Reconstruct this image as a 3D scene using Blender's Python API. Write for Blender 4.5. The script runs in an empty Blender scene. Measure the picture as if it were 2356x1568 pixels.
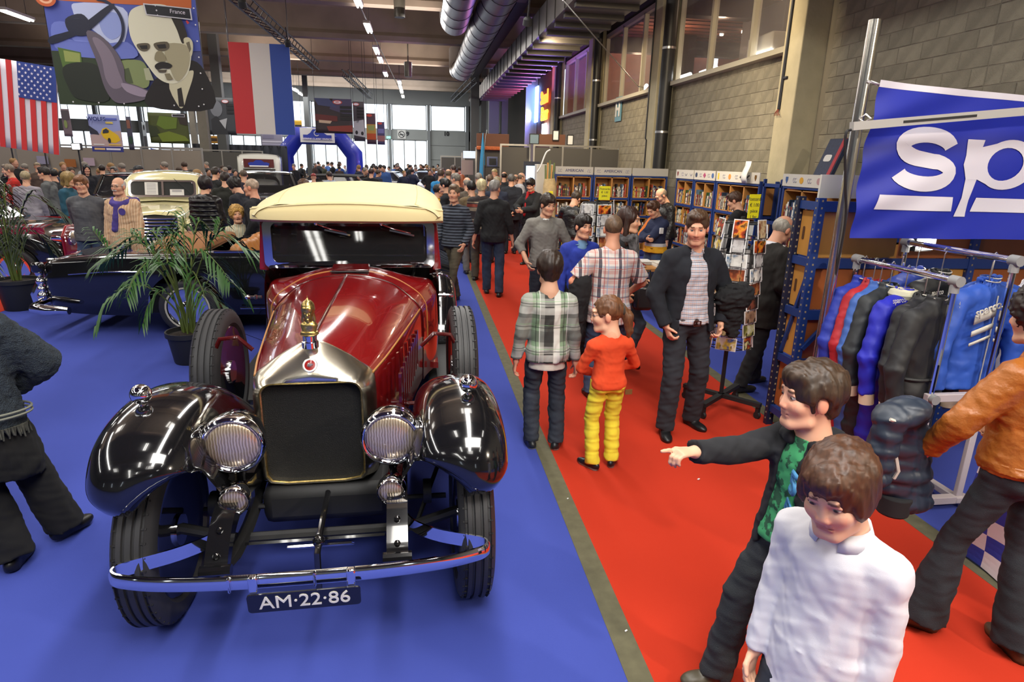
import bpy, math, random
import numpy as np
from mathutils import Vector, Matrix, noise as mnoise
SC = bpy.context.scene
COL = SC.collection
PI = math.pi
# ------------------------------------------------------------------ camera
FPX, PITCH, ROLL, YAW, CAMH = 1428.09, .280821, .0252936, .1464615, 2.1
def cam_axes():
    cy, sy, cp, sp, cr, sr = math.cos(YAW), math.sin(YAW), math.cos(PITCH), math.sin(PITCH), math.cos(ROLL), math.sin(ROLL)
    r = Vector((cy, -sy, 0)); fw = Vector((sy, cy, 0)); u = Vector((0, 0, 1))
    f2 = fw*cp - u*sp; u2 = u*cp + fw*sp
    return r*cr + u2*sr, u2*cr - r*sr, f2
AX = cam_axes()
def ray(px, py):
    return AX[0]*((px-1178)/FPX) - AX[1]*((py-784)/FPX) + AX[2]
def gp(px, py, z=0.0):
    d = ray(px, py); t = (z-CAMH)/d.z
    return Vector((d.x*t, d.y*t, z))
def aty(px, py, Y):
    d = ray(px, py); t = Y/d.y
    return Vector((d.x*t, Y, CAMH+d.z*t))
def atx(px, py, X):
    d = ray(px, py); t = X/d.x
    return Vector((X, d.y*t, CAMH+d.z*t))
cd = bpy.data.cameras.new('camera'); camo = bpy.data.objects.new('camera', cd); COL.objects.link(camo)
cd.sensor_width = 36; cd.lens = FPX*36/2356; cd.clip_start = .05; cd.clip_end = 300
m = Matrix((AX[0], AX[1], -AX[2])).transposed().to_4x4(); m.translation = (0, 0, CAMH)
camo.matrix_world = m
SC.camera = camo
# ------------------------------------------------------------------ light and exposure
SC.view_settings.view_transform = 'Standard'; SC.view_settings.look = 'None'
SC.view_settings.gamma = 1; SC.view_settings.use_curve_mapping = False
SC.view_settings.exposure = 0.28
SC.cycles.use_denoising = True
SC.cycles.max_bounces = 6; SC.cycles.diffuse_bounces = 3; SC.cycles.glossy_bounces = 4; SC.cycles.transmission_bounces = 4; SC.cycles.transparent_max_bounces = 8
SC.cycles.caustics_reflective = False; SC.cycles.caustics_refractive = False; SC.cycles.sample_clamp_indirect = 6
W = bpy.data.worlds.new('world'); SC.world = W; W.use_nodes = True
bg = W.node_tree.nodes['Background']; bg.inputs[0].default_value = (.80, .90, 1, 1); bg.inputs[1].default_value = 2.2
def area(name, loc, size, power, color=(1, 1, 1), rot=(0, 0, 0)):
    l = bpy.data.lights.new(name, 'AREA'); l.shape = 'RECTANGLE'; l.size, l.size_y = size; l.energy = power; l.color = color
    o = bpy.data.objects.new(name, l); o.location = loc; o.rotation_euler = rot; COL.objects.link(o); return o
def spot(name, loc, target, power, color=(1, .85, .65), angle=80, r=.08):
    l = bpy.data.lights.new(name, 'SPOT'); l.energy = power; l.color = color; l.spot_size = math.radians(angle); l.spot_blend = .5; l.shadow_soft_size = r
    o = bpy.data.objects.new(name, l); o.location = loc; COL.objects.link(o)
    o.rotation_euler = (Vector(target)-Vector(loc)).to_track_quat('-Z', 'Y').to_euler(); return o
# rows of fluorescent tubes under the roof (the luminous fittings themselves are built with the ceiling)
for X in (-14, -7, .4):
    for Y in (1, 12, 23, 35):
        area('tube_row_light', (X, Y, 6.3), (.5, 9), 330 if X > -1 else 260, (1, .97, .92))
for X in (-14, -7, -.5):
    for Y in (8, 20, 33):
        area('ceiling_fill', (X, Y, 6.45), (3, 9), 260, (1, .90, .80), (PI, 0, 0))  # upward fill added to lighten the ceiling, standing for spill from the tubes
area('far_wall_fill', (-6, 43, 6.4), (14, 5), 800, (.95, .98, 1), (math.radians(35), 0, 0))  # unseen fill added to brighten the far wall
area('front_tube_light', (1.2, -1.2, 6.3), (3, 2), 270, (1, .96, .9), (math.radians(15), 0, 0))
spot('stand_spotlight', (4.4, -1.6, 3.9), (2.2, 4.0, .6), 480, (1, .86, .68), 95, .12)
spot('wall_spotlight', (3.2, 9.5, 5.0), (6, 13, 3.0), 420, (1, .80, .52), 120, .15)
spot('wall_spotlight', (3.2, 17, 5.0), (6, 20, 3.0), 420, (1, .80, .52), 120, .15)
spot('shelf_spotlight', (3.6, 9.5, 3.6), (4.6, 13.5, 1.5), 160, (1, .84, .6), 120, .1)
# ------------------------------------------------------------------ helpers
def C(h):
    h = h.lstrip('#'); v = [int(h[i:i+2], 16)/255 for i in (0, 2, 4)]
    return tuple(x/12.92 if x <= .04045 else ((x+.055)/1.055)**2.4 for x in v)
_M = {}
def mat(name, color, rough=.6, metal=0, coat=0, emit=0, noise=0, nscale=20, bump=0, bscale=60, attr=None, trans=0, alpha=1, objcol=False, spec=None, sheen=0, nsc=None):
    if name in _M: return _M[name]
    mt = bpy.data.materials.new(name); mt.use_nodes = True; nt = mt.node_tree; b = nt.nodes['Principled BSDF']
    c = C(color) if isinstance(color, str) else color
    b.inputs['Base Color'].default_value = (*c, 1); b.inputs['Roughness'].default_value = rough; b.inputs['Metallic'].default_value = metal
    b.inputs['Coat Weight'].default_value = coat; b.inputs['Coat Roughness'].default_value = .03
    if spec is not None: b.inputs['Specular IOR Level'].default_value = spec
    if sheen: b.inputs['Sheen Weight'].default_value = sheen
    if trans: b.inputs['Transmission Weight'].default_value = trans
    if alpha < 1: b.inputs['Alpha'].default_value = alpha
    if emit:
        b.inputs['Emission Color'].default_value = (*c, 1); b.inputs['Emission Strength'].default_value = emit
    src = None
    if attr:
        a = nt.nodes.new('ShaderNodeAttribute'); a.attribute_name = attr; src = a.outputs['Color']
    if objcol:
        a = nt.nodes.new('ShaderNodeObjectInfo'); src = a.outputs['Color']
    if noise or bump:
        tc = nt.nodes.new('ShaderNodeTexCoord')
    if noise:
        n = nt.nodes.new('ShaderNodeTexNoise'); n.inputs['Scale'].default_value = nscale; n.inputs['Detail'].default_value = 4
        if nsc:
            mp = nt.nodes.new('ShaderNodeMapping'); mp.inputs['Scale'].default_value = nsc; nt.links.new(tc.outputs['Object'], mp.inputs[0]); nt.links.new(mp.outputs[0], n.inputs['Vector'])
        else: nt.links.new(tc.outputs['Object'], n.inputs['Vector'])
        mr = nt.nodes.new('ShaderNodeMapRange'); mr.inputs[1].default_value = .25; mr.inputs[2].default_value = .75
        mr.inputs[3].default_value = 1-noise; mr.inputs[4].default_value = 1+noise*.6
        nt.links.new(n.outputs['Fac'], mr.inputs[0])
        mx = nt.nodes.new('ShaderNodeMix'); mx.data_type = 'RGBA'; mx.blend_type = 'MULTIPLY'; mx.inputs[0].default_value = 1
        if src: nt.links.new(src, mx.inputs[6])
        else: mx.inputs[6].default_value = (*c, 1)
        nt.links.new(mr.outputs[0], mx.inputs[7]); src = mx.outputs[2]
    if src: nt.links.new(src, b.inputs['Base Color'])
    if bump:
        n2 = nt.nodes.new('ShaderNodeTexNoise'); n2.inputs['Scale'].default_value = bscale; n2.inputs['Detail'].default_value = 3
        nt.links.new(tc.outputs['Object'], n2.inputs['Vector'])
        bp = nt.nodes.new('ShaderNodeBump'); bp.inputs['Strength'].default_value = bump; bp.inputs['Distance'].default_value = .02
        nt.links.new(n2.outputs['Fac'], bp.inputs['Height']); nt.links.new(bp.outputs['Normal'], b.inputs['Normal'])
    _M[name] = mt
    return mt
def plaid(name, base, stripes, rough=.85):
    """stripes: list of (axis 0/1/2, period, offset, width, colour, opacity) in object coordinates, later ones on top"""
    if name in _M: return _M[name]
    mt = bpy.data.materials.new(name); mt.use_nodes = True; nt = mt.node_tree; b = nt.nodes['Principled BSDF']; b.inputs['Roughness'].default_value = rough
    tc = nt.nodes.new('ShaderNodeTexCoord'); sx = nt.nodes.new('ShaderNodeSeparateXYZ'); nt.links.new(tc.outputs['Object'], sx.inputs[0])
    cur = None
    def mth(op, a, bb):
        n = nt.nodes.new('ShaderNodeMath'); n.operation = op
        for i, v in enumerate((a, bb)):
            if hasattr(v, 'links'): nt.links.new(v, n.inputs[i])
            else: n.inputs[i].default_value = v
        return n.outputs[0]
    for ax, per, off, wid, colr, op in stripes:
        t = mth('ADD', sx.outputs[ax], 10*per-off); t = mth('MODULO', t, per); t = mth('LESS_THAN', t, wid); t = mth('MULTIPLY', t, op)
        mx = nt.nodes.new('ShaderNodeMix'); mx.data_type = 'RGBA'; nt.links.new(t, mx.inputs[0])
        if cur is None: mx.inputs[6].default_value = (*C(base), 1)
        else: nt.links.new(cur, mx.inputs[6])
        mx.inputs[7].default_value = (*C(colr), 1); cur = mx.outputs[2]
    nt.links.new(cur, b.inputs['Base Color']); _M[name] = mt
    return mt
def link(o, parent=None):
    COL.objects.link(o)
    if parent is not None: o.parent = parent
    return o
def thing(name, label, cat, loc=(0, 0, 0), rz=0, group=None):
    o = bpy.data.objects.new(name, None); o.location = loc; o.rotation_euler = (0, 0, rz); o.empty_display_size = .1
    return tag(link(o), label, cat, group)
def tag(o, label=None, cat=None, group=None, kind=None):
    for k, v in (('label', label), ('category', cat), ('group', group), ('kind', kind)):
        if v: o[k] = v
    return o
def make(name, V, F, mats, parent=None, mi=None, smooth=35, loc=None):
    me = bpy.data.meshes.new(name)
    me.from_pydata(V if not isinstance(V, np.ndarray) else V.tolist(), [], F if not isinstance(F, np.ndarray) else F.tolist())
    for mm in (mats if isinstance(mats, (list, tuple)) else [mats]): me.materials.append(mm)
    if mi is not None: me.polygons.foreach_set('material_index', np.asarray(mi, dtype=np.int32))
    if smooth:
        me.shade_smooth()
        if smooth < 180: me.set_sharp_from_angle(angle=math.radians(smooth))
    me.update()
    o = bpy.data.objects.new(name, me)
    if loc is not None: o.location = loc
    return link(o, parent)
def V3(*a): return np.array(a, float)
class MB:
    """collects simple shapes into one mesh"""
    def __init__(s): s.V = []; s.F = []; s.M = []; s.m = 0
    def add(s, V, F, m=None):
        n = len(s.V); s.V += [tuple(v) for v in V]; s.F += [tuple(i+n for i in f) for f in F]; s.M += [s.m if m is None else m]*len(F); return s
    def box(s, c, d, rz=0, m=None, R=None):
        hx, hy, hz = d[0]/2, d[1]/2, d[2]/2
        P = [Vector((x, y, z)) for z in (-hz, hz) for x, y in ((-hx, -hy), (hx, -hy), (hx, hy), (-hx, hy))]
        R = R or Matrix.Rotation(rz, 3, 'Z'); c = Vector(c)
        return s.add([R @ p + c for p in P], [(3, 2, 1, 0), (4, 5, 6, 7), (0, 1, 5, 4), (1, 2, 6, 5), (2, 3, 7, 6), (3, 0, 4, 7)], m)
    def bar(s, a, b, w, h=None, m=None, up=(0, 0, 1)):
        a, b = Vector(a), Vector(b); d = b-a; L = d.length; d.normalize(); u = Vector(up)
        if abs(d.dot(u)) > .99: u = Vector((0, 1, 0))
        r = d.cross(u).normalized(); u = r.cross(d)
        return s.box((a+b)/2, (w, L, h or w), R=Matrix((r, d, u)).transposed(), m=m)
    def tube(s, pts, r, n=8, m=None, closed=False, caps=True):
        pts = [Vector(p) for p in pts]; k = len(pts); rr = r if isinstance(r, (list, tuple)) else [r]*k
        V = []; prev = None
        for i, p in enumerate(pts):
            if closed: t = pts[(i+1) % k]-pts[i-1]
            else: t = pts[min(i+1, k-1)]-pts[max(i-1, 0)]
            t.normalize()
            if prev is None:
                u = Vector((0, 0, 1)) if abs(t.z) < .9 else Vector((1, 0, 0)); x = t.cross(u).normalized()
            else: x = (prev-t*prev.dot(t)).normalized()
            prev = x; y = t.cross(x)
            V += [p+(x*math.cos(2*PI*j/n)+y*math.sin(2*PI*j/n))*rr[i] for j in range(n)]
        F = [(i*n+j, i*n+(j+1) % n, ((i+1) % k)*n+(j+1) % n, ((i+1) % k)*n+j) for i in range(k if closed else k-1) for j in range(n)]
        if caps and not closed: F += [tuple(range(n))[::-1], tuple(range((k-1)*n, k*n))]
        return s.add(V, F, m)
    def lathe(s, prof, c=(0, 0, 0), n=24, R=None, m=None):
        """prof: (radius, height) pairs about local Z"""
        R = R or Matrix.Identity(3); c = Vector(c); k = len(prof)
        V = [R @ Vector((r*math.cos(2*PI*j/n), r*math.sin(2*PI*j/n), h))+c for r, h in prof for j in range(n)]
        F = [(i*n+j, i*n+(j+1) % n, (i+1)*n+(j+1) % n, (i+1)*n+j) for i in range(k-1) for j in range(n)]
        if prof[0][0] > 1e-6: F.append(tuple(range(n))[::-1])
        if prof[-1][0] > 1e-6: F.append(tuple(range((k-1)*n, k*n)))
        return s.add(V, F, m)
    def ball(s, c, r, n=16, m=None, sc=(1, 1, 1)):
        k = n//2; c = Vector(c)
        V = [c+Vector((r*sc[0]*math.sin(PI*i/k)*math.cos(2*PI*j/n), r*sc[1]*math.sin(PI*i/k)*math.sin(2*PI*j/n), r*sc[2]*math.cos(PI*i/k))) for i in range(k+1) for j in range(n)]
        return s.add(V, [(i*n+j, (i+1)*n+j, (i+1)*n+(j+1) % n, i*n+(j+1) % n) for i in range(k) for j in range(n)], m)
    def prism(s, poly, depth, o=(0, 0, 0), ux=(1, 0, 0), uy=(0, 0, 1), m=None):
        """polygon in the plane ux,uy, pushed along ux x uy by depth"""
        o, ux, uy = Vector(o), Vector(ux), Vector(uy); w = ux.cross(uy).normalized()*depth; k = len(poly)
        V = [o+ux*x+uy*y for x, y in poly]; V += [v+w for v in V]
        return s.add(V, [tuple(range(k))[::-1], tuple(range(k, 2*k))]+[(i, (i+1) % k, k+(i+1) % k, k+i) for i in range(k)], m)
    def grid(s, P, m=None, closeu=False, closev=False, flip=False):
        """P[i][j] points"""
        a, b = len(P), len(P[0]); V = [p for row in P for p in row]
        F = [(i*b+j, i*b+(j+1) % b, ((i+1) % a)*b+(j+1) % b, ((i+1) % a)*b+j) for i in range(a if closeu else a-1) for j in range(b if closev else b-1)]
        if flip: F = [f[::-1] for f in F]
        return s.add(V, F, m)
    def build(s, name, mats, parent=None, smooth=35, bevel=0, solid=0, loc=None, off=-1):
        o = make(name, s.V, s.F, mats, parent, s.M, smooth, loc)
        if solid:
            md = o.modifiers.new('s', 'SOLIDIFY'); md.thickness = solid; md.offset = off
        if bevel:
            md = o.modifiers.new('b', 'BEVEL'); md.width = bevel; md.segments = 2; md.limit_method = 'ANGLE'; md.angle_limit = math.radians(40)
        return o
def part(name, me, mats=None, parent=None, loc=None, rz=0):
    """a further object sharing the mesh of an earlier one"""
    o = bpy.data.objects.new(name, me.data if hasattr(me, 'data') else me); o.location = loc or (0, 0, 0); o.rotation_euler = (0, 0, rz)
    return link(o, parent)
def copy_tree(o, parent=None, loc=None, rz=None, label=None):
    c = o.copy(); link(c)
    if parent is not None: c.parent = parent
    if loc is not None: c.location = loc
    if rz is not None: c.rotation_euler[2] = rz
    if label: c['label'] = label
    for ch in list(o.children): copy_tree(ch, c)
    return c
TEXTS = []
def text(name, s, size, mt, parent=None, loc=(0, 0, 0), rot=(0, 0, 0), align='CENTER', bold=0, ext=.001, sx=1):
    cu = bpy.data.curves.new(name, 'FONT'); cu.body = s; cu.size = size; cu.align_x = align; cu.align_y = 'CENTER'; cu.extrude = ext; cu.bevel_depth = bold; cu.bevel_resolution = 0; cu.resolution_u = 3
    cu.materials.append(mt); o = bpy.data.objects.new(name, cu); TEXTS.append(o); o.location = loc; o.rotation_euler = rot; o.scale = (sx, 1, 1)
    return link(o, parent)
def cr(pts, n):
    """Catmull-Rom through pts, n points per span"""
    P = np.array(pts, float); k = len(P); E = np.vstack([2*P[0]-P[1], P, 2*P[-1]-P[-2]]); out = []
    for i in range(k-1):
        p0, p1, p2, p3 = E[i:i+4]
        for t in np.linspace(0, 1, n, endpoint=False):
            out.append(.5*((2*p1)+(-p0+p2)*t+(2*p0-5*p1+4*p2-p3)*t*t+(-p0+3*p1-3*p2+p3)*t**3))
    out.append(P[-1]); return np.array(out)
CHROME = mat('chrome', (.82, .82, .84), .06, 1); STEEL = mat('steel', (.62, .61, .6), .28, 1)
BLACKP = mat('black_paint', (.006, .006, .007), .12, 0, 1); RUBBER = mat('rubber', (.028, .028, .03), .55)
MATBLK = mat('matt_black', (.012, .012, .013), .6); WHITE = mat('white', (.8, .8, .78), .5); DARKM = mat('dark_metal', (.03, .03, .035), .45, .5)
# ------------------------------------------------------------------ the hall
ST = lambda o: tag(o, kind='structure')
def carpet(name, color, var=.10):
    m = mat(name, color, .95, noise=var, nscale=.9, bump=.15, bscale=500, spec=.2); return m
BLUE = carpet('blue_carpet', '#3f4c9f'); RED = carpet('red_carpet', '#b8321c', .08); TAPE = mat('grey_tape', '#5e5a44', .85, noise=.25, nscale=14)
CONC = mat('concrete', '#7d776b', .85, noise=.22, nscale=1.6, bump=.2, bscale=30); DECK = mat('roof_deck', '#75695d', .9, noise=.2, nscale=2); COLM = mat('cream_concrete', '#b5ab8c', .8, noise=.18, nscale=3, bump=.15, bscale=25)
BEAMM = mat('beam_concrete', '#8a7a6b', .85, noise=.22, nscale=.9)
b = MB(); b.box((-12.5, 18, -.06), (39, 66, .12)); floor = ST(b.build('floor', mat('hall_floor', '#55544f', .8), smooth=0))
def strip(name, x0, x1, y0, y1, m, z=.004):
    b = MB(); b.box(((x0+x1)/2, (y0+y1)/2, z-.002), (x1-x0, y1-y0, .006)); o = b.build(name, m, floor, smooth=0); return o
strip('blue_carpet', -5.6, .83, -8, 9.75, BLUE); strip('grey_tape', .83, .94, -8, 40, TAPE, .006); strip('red_carpet', .94, 2.96, -8, 40, RED)
strip('grey_tape', 2.96, 3.08, -8, 40, TAPE, .006); strip('blue_carpet', 3.08, 6, -8, 40, BLUE)
strip('red_carpet', -30, -5.6, 8.95, 10.35, RED, .005); strip('blue_carpet', -30, -5.6, -8, 8.95, BLUE); strip('blue_carpet', -30, -5.6, 10.35, 22, BLUE); strip('blue_carpet', -5.6, .83, 9.75, 40, BLUE)
b = MB(); b.box((-2.1, 7.6, .0085), (.012, 4, .003)); b.V = [(x-(y-7.6)*.9, y, z) for x, y, z in b.V]; b.build('carpet_seam', mat('seam', '#1c2866', .9), floor, smooth=0)
for px, py, w in ((1607, 1105, .02), (1440, 1455, .014), (1760, 972, .03), (1306, 1150, .012)):
    p = gp(px, py); b = MB(); b.box((p.x, p.y, .012), (w, w*.5, .004), .6); tag(b.build('paper_scrap', WHITE, smooth=0), {1607: 'tiny pale paper scrap on the red carpet behind the girl', 1440: 'small pale crumb lying on the grey carpet tape', 1760: 'white paper scrap at the foot of the blue rack post', 1306: 'tiny pale crumb on grey tape beside the red carpet'}[px], 'litter')
# ceiling: deck, beams, skylights
b = MB(); b.box((-12.5, 18, 8.1), (39, 66, .2)); ceil = ST(b.build('ceiling', DECK, smooth=0))
RB = [-9.0, -2.9, 3.4, 9.6, 15.6, 21.7, 27.8, 33.9, 40, 46]
b = MB()
prof = [(-.24, 6.62), (.24, 6.62), (.24, 6.8), (.09, 6.95), (.09, 7.75), (.2, 7.9), (.2, 8), (-.2, 8), (-.2, 7.9), (-.09, 7.75), (-.09, 6.95), (-.24, 6.8)]
b.prism([(y, z) for y, z in prof], 38.4, (-32, 0, 0), (0, 1, 0), (0, 0, 1)); beam0 = b.build('roof_beam', BEAMM, ceil, smooth=0); beam0.location = (0, RB[0], 0)
for y in RB[1:]: part('roof_beam', beam0, parent=ceil, loc=(0, y, 0))
b = MB()
for x in range(-30, 6, 3): b.box((x, 18, 7.93), (.16, 66, .16))
b.build('purlins', BEAMM, ceil, smooth=0)
sky = mat('skylight', (1, .97, .9), .5, emit=5)
b = MB(); b.box((0, 0, 0), (1.6, 1.5, .02)); s0 = b.build('skylight', sky, ceil, smooth=0); s0.location = aty(937, 12, 23.6)*1; s0.location.z = 7.98
for x, y in ((-6.6, 24.5), (-13, 24.5), (-13, 12), (-6.6, 12.4), (.4, 6.2), (-6.6, 6), (.6, -6), (-6.6, -6), (-13, 30), (1, 36)): part('skylight', s0, parent=ceil, loc=(x, y, 7.98))
# fluorescent rows
LAMP = mat('tube_glow', (1, .98, .93), .5, emit=14); HOUS = mat('lamp_housing', '#b9b7b0', .5)
def fitting(loc, label, L=1.5, w=.22):
    t = thing('fluorescent_fitting', label, 'ceiling light', loc, 0, 'fluorescent fittings under the roof')
    b = MB(); b.box((0, 0, .06), (w, L, .08)); b.build('housing', HOUS, t, smooth=0)
    b = MB()
    for g in (-1, 1): b.tube([(g*w*.25, -L/2+.03, -.01), (g*w*.25, L/2-.03, -.01)], .03, 8)
    b.build('tube', LAMP, t); b = MB(); [b.tube([(0, y, .08), (0, y, 1.92)], .008, 5) for y in (-.5, .5)]; b.build('hanger', DARKM, t); return t
fit = fitting((0, 0, 0), 'x')
def place_fit(loc, label):
    global fit
    if fit['label'] == 'x': fit.location = loc; fit['label'] = label; return
    copy_tree(fit, None, loc, None, label)
for i, (px, py) in enumerate(((822, 2), (847, 65), (866, 117), (875, 138), (887, 171), (919, 190), (921, 200), (924, 211), (927, 222))):
    d = ray(px, py); z = 6.35; t = (z-CAMH)/d.z; place_fit((d.x*t, d.y*t, z), 'bright fluorescent fitting in the central row, %s from the camera' % ('nearest second third fourth fifth sixth seventh eighth ninth'.split()[i]))
for i, (px, py) in enumerate(((40, 36), (668, 201), (680, 208), (693, 217), (476, 205), (490, 212), (655, 60), (640, 190))):
    if i >= 6: continue
    d = ray(px, py); z = 6.1; t = (z-CAMH)/d.z; place_fit((d.x*t, d.y*t, z), 'fluorescent fitting seen '+['alone left of the portrait banner', 'right of the striped tricolour flag, nearest', 'right of the tricolour flag, in the middle', 'right of the tricolour flag, farthest', 'left of the tricolour flag, nearer', 'left of the tricolour flag, farther'][i])
for x in (-1.2, 3): 
    for y in (-7, -3, 1): place_fit((x, y, 6.35), 'fluorescent fitting behind the camera, %s on the %s' % ({-7: 'rearmost', -3: 'middle one', 1: 'foremost'}[y], 'blue carpet side' if x < 0 else 'book stand side'))
for i, y in enumerate((-5.2, -6.8, -8.4, -10)):  # unseen fittings added, and widened below, for the strip mirrored in the windscreen
    place_fit((-2.45, y, 6.35), 'wide fluorescent fitting added behind the camera for the windscreen reflection, %s' % ('first second third fourth'.split()[i])); COL.objects[-1]
for o in list(COL.objects):
    if o.get('label', '').startswith('wide fluor'): o.scale = (2, 1, 1)
b = MB(); p0 = gp(825, 8, 6.46); p1 = gp(926, 220, 6.46); b.tube([p0, p1], .02, 6); tag(b.build('lamp_cable', DARKM), 'dark cable linking the central row of fluorescent fittings', 'cable')
# ducts
SPIR = mat('spiral_duct', '#8f8c8c', .38, .75, noise=.15, nscale=3)
def duct(name, label, pts, r):
    t = thing(name, label, 'duct', pts[0]); b = MB(); o = Vector(pts[0]); P = [Vector(p)-o for p in pts]; b.tube(P, r, 24); b.build('pipe', SPIR, t, 60)
    L = 0; b = MB()
    for a, c in zip(P, P[1:]):
        n = int((c-a).length/1.15); d = (c-a).normalized()
        for i in range(n): q = a+d*1.15*(i+.5); b.tube([q-d*.012, q+d*.012], r*1.025, 24)
    if b.V: b.build('seam', DARKM, t)
    return t
duct('ventilation_duct', 'long round spiral duct under the roof, running to the far end', [(2.1, 16.5, 6.3), (1.95, 31, 6.1), (1.85, 32.2, 6.25), (1.85, 32.6, 7.2)], .46)
duct('ventilation_duct', 'short round spiral duct ending in an elbow beside the longer one', [(1.1, 16.5, 6.35), (1.1, 21.5, 6.3), (1.1, 22.3, 6.5), (1.1, 22.5, 7.4)], .44)
duct('ventilation_duct', 'slanted round duct near the far wall, beyond the long box duct', [(3.3, 41, 5.6), (4.1, 40, 6.9)], .42)
b = MB(); b.box((1.6, 16.75, 6.5), (2.2, 1.3, 1.0)); tag(b.build('duct_plenum', mat('plenum', '#6f605c', .5, .3), smooth=0), 'brownish sheet metal box where the two round ducts begin', 'duct')
# long box duct with ribbed underside
SHEET = mat('sheet_metal', '#77706a', .42, .6, noise=.2, nscale=2); SHEETD = mat('sheet_metal_dark', '#3b3733', .5, .4)
t = thing('box_duct', 'long sheet metal box duct with ribbed underside lit purple', 'duct', (3.0, 2, 5.15))
b = MB(); b.box((.7, 16, .34), (1.4, 32, .62)); b.build('casing', SHEET, t, smooth=0)
b = MB(); b.box((0, 0, 0), (1.3, .16, .10)); rib = b.build('rib', SHEETD, t, smooth=0); rib.location = (.72, .6, -.02)
for i in range(1, 33): part('rib', rib, parent=t, loc=(.72, .6+i*.98, -.02))
b = MB(); b.box((0, 0, 0), (.02, .03, .62)); sm = b.build('seam', SHEETD, t, smooth=0); sm.location = (-.01, 1, .34)
for i in range(1, 31): part('seam', sm, parent=t, loc=(-.01, 1+i, .34))
t = thing('cable_tray', 'dark cable tray with pipes above the box duct', 'cable tray', (2.75, 2, 6.2)); b = MB(); b.box((0, 16, 0), (.34, 32, .06)); b.build('tray', DARKM, t, smooth=0)
b = MB()
for x, r in ((-.1, .05), (.02, .035), (.12, .05)): b.tube([(x, 0, .08), (x, 32, .08)], r, 8)
b.build('pipe', mat('pipe_grey', '#55524e', .5, .3), t)
b = MB()
for i in range(12): b.box((.17, 1.5+i*2.8, .7), (.03, .03, 1.4))
b.build('hanger', DARKM, t, smooth=0)
# lighting trusses
def truss(label, a, c, w=.3):
    a, c = Vector(a), Vector(c); t = thing('lighting_truss', label, 'truss', a); d = c-a; b = MB()
    for x, z in ((-w/2, 0), (w/2, 0), (-w/2, w), (w/2, w)): b.tube([(x, 0, z), (x+d.x, d.y, z+d.z)], .03, 6)
    b.build('chord', DARKM, t); b = MB(); n = int(d.length/.6)
    for i in range(n):
        p, q = d*(i/n), d*((i+1)/n)
        for x in (-w/2, w/2): b.tube([p+Vector((x, 0, 0)), q+Vector((x, 0, w))], .015, 5)
        b.tube([p+Vector((-w/2, 0, 0)), q+Vector((w/2, 0, 0))], .015, 5)
    b.build('lacing', DARKM, t); return t
truss('black lighting truss beside the striped tricolour flag', (-4.9, 15.5, 6.1), (-4.9, 33, 6.1)); truss('small black truss far away left of the long spiral duct', (-3.6, 33.5, 5.9), (-3.3, 45, 5.9)); truss('small black truss far away right of the long spiral duct', (2.7, 33.5, 5.9), (2.2, 45, 5.9))
def lampspot(p, label, tilt=.5):
    t = thing('spotlight', label, 'spotlight', p); b = MB(); b.lathe([(.05, .16), (.09, .12), (.1, 0)], (0, 0, 0), 14); b.build('housing', MATBLK, t); b = MB(); b.lathe([(0.001, .005), (.09, .006)], (0, 0, 0), 14); b.build('lens', mat('spot_glow', (1, .95, .8), .5, emit=20), t); b = MB(); b.bar((0, 0, .15), (0, 0, .5), .03); b.build('bracket', MATBLK, t, smooth=0); t.rotation_euler = (tilt, 0, 0); return t
lampspot(aty(559, 16, 16), 'black spotlight with glowing lens hanging left of the tricolour flag'); lampspot(aty(1213, 58, 14), 'small glowing spotlight above the box duct'); lampspot(aty(664, 106, 19.8), 'tiny bright lamp at the top corner of the tricolour flag')
for px, py, l in ((919, 15, 'dark cylinder speaker hanging below the skylight'), (939, 160, 'small bell shaped lamp hanging right of the central row')):
    b = MB(); p = aty(px, py, 21 if py < 100 else 30); b.lathe([(.16, -.3), (.18, .3), (.03, .34), (.03, 8.04-p.z)], p, 16); tag(b.build('hanging_lamp', mat('bell', '#4b463c', .4, .3)), l, 'lamp')
# far wall
GREY = mat('panel_grey', '#9a9d9a', .75, noise=.06, nscale=1); GREYD = mat('steel_column', '#4f504e', .6); FRAME = mat('window_frame', '#8f918f', .5)
GLASS = mat('clear_glass', (.9, .95, 1), .02, alpha=.12)
YF = 50
def wallbox(b, x0, x1, z0, z1, y=YF, d=.25, m=None): b.box(((x0+x1)/2, y+d/2, (z0+z1)/2), (x1-x0, d, z1-z0), m=m)
b = MB(); wallbox(b, -32, 8, 6.02, 8); wallbox(b, -32, 8, 3.5, 4.2); wallbox(b, 3.42, 8, 0, 6.02); wallbox(b, -32, -2.32, 0, 1.05); wallbox(b, .52, 3.42, 0, 3.5); farw = ST(b.build('wall_far', GREY, smooth=0))
b = MB(); b.box((0, 0, 3), (.22, .3, 6.1)); q = b.build('steel_column', mat('far_column', '#7c7f80', .6), farw, smooth=0); xs = [3.5, .6, -2.3, -5.2, -8.1, -11, -13.9, -16.8, -19.7, -22.6, -25.5, -28.4]; q.location = (xs[0], YF-.1, 0)
for x in xs[1:]: part('steel_column', q, parent=farw, loc=(x, YF-.1, 0))
b = MB()
for z in (.01, 1.1, 2.15): b.box((2, YF-.01, z+1.0), (2.7, .03, .02))
b.build('panel_joint', GREYD, farw, smooth=0)
wn = 0
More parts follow.
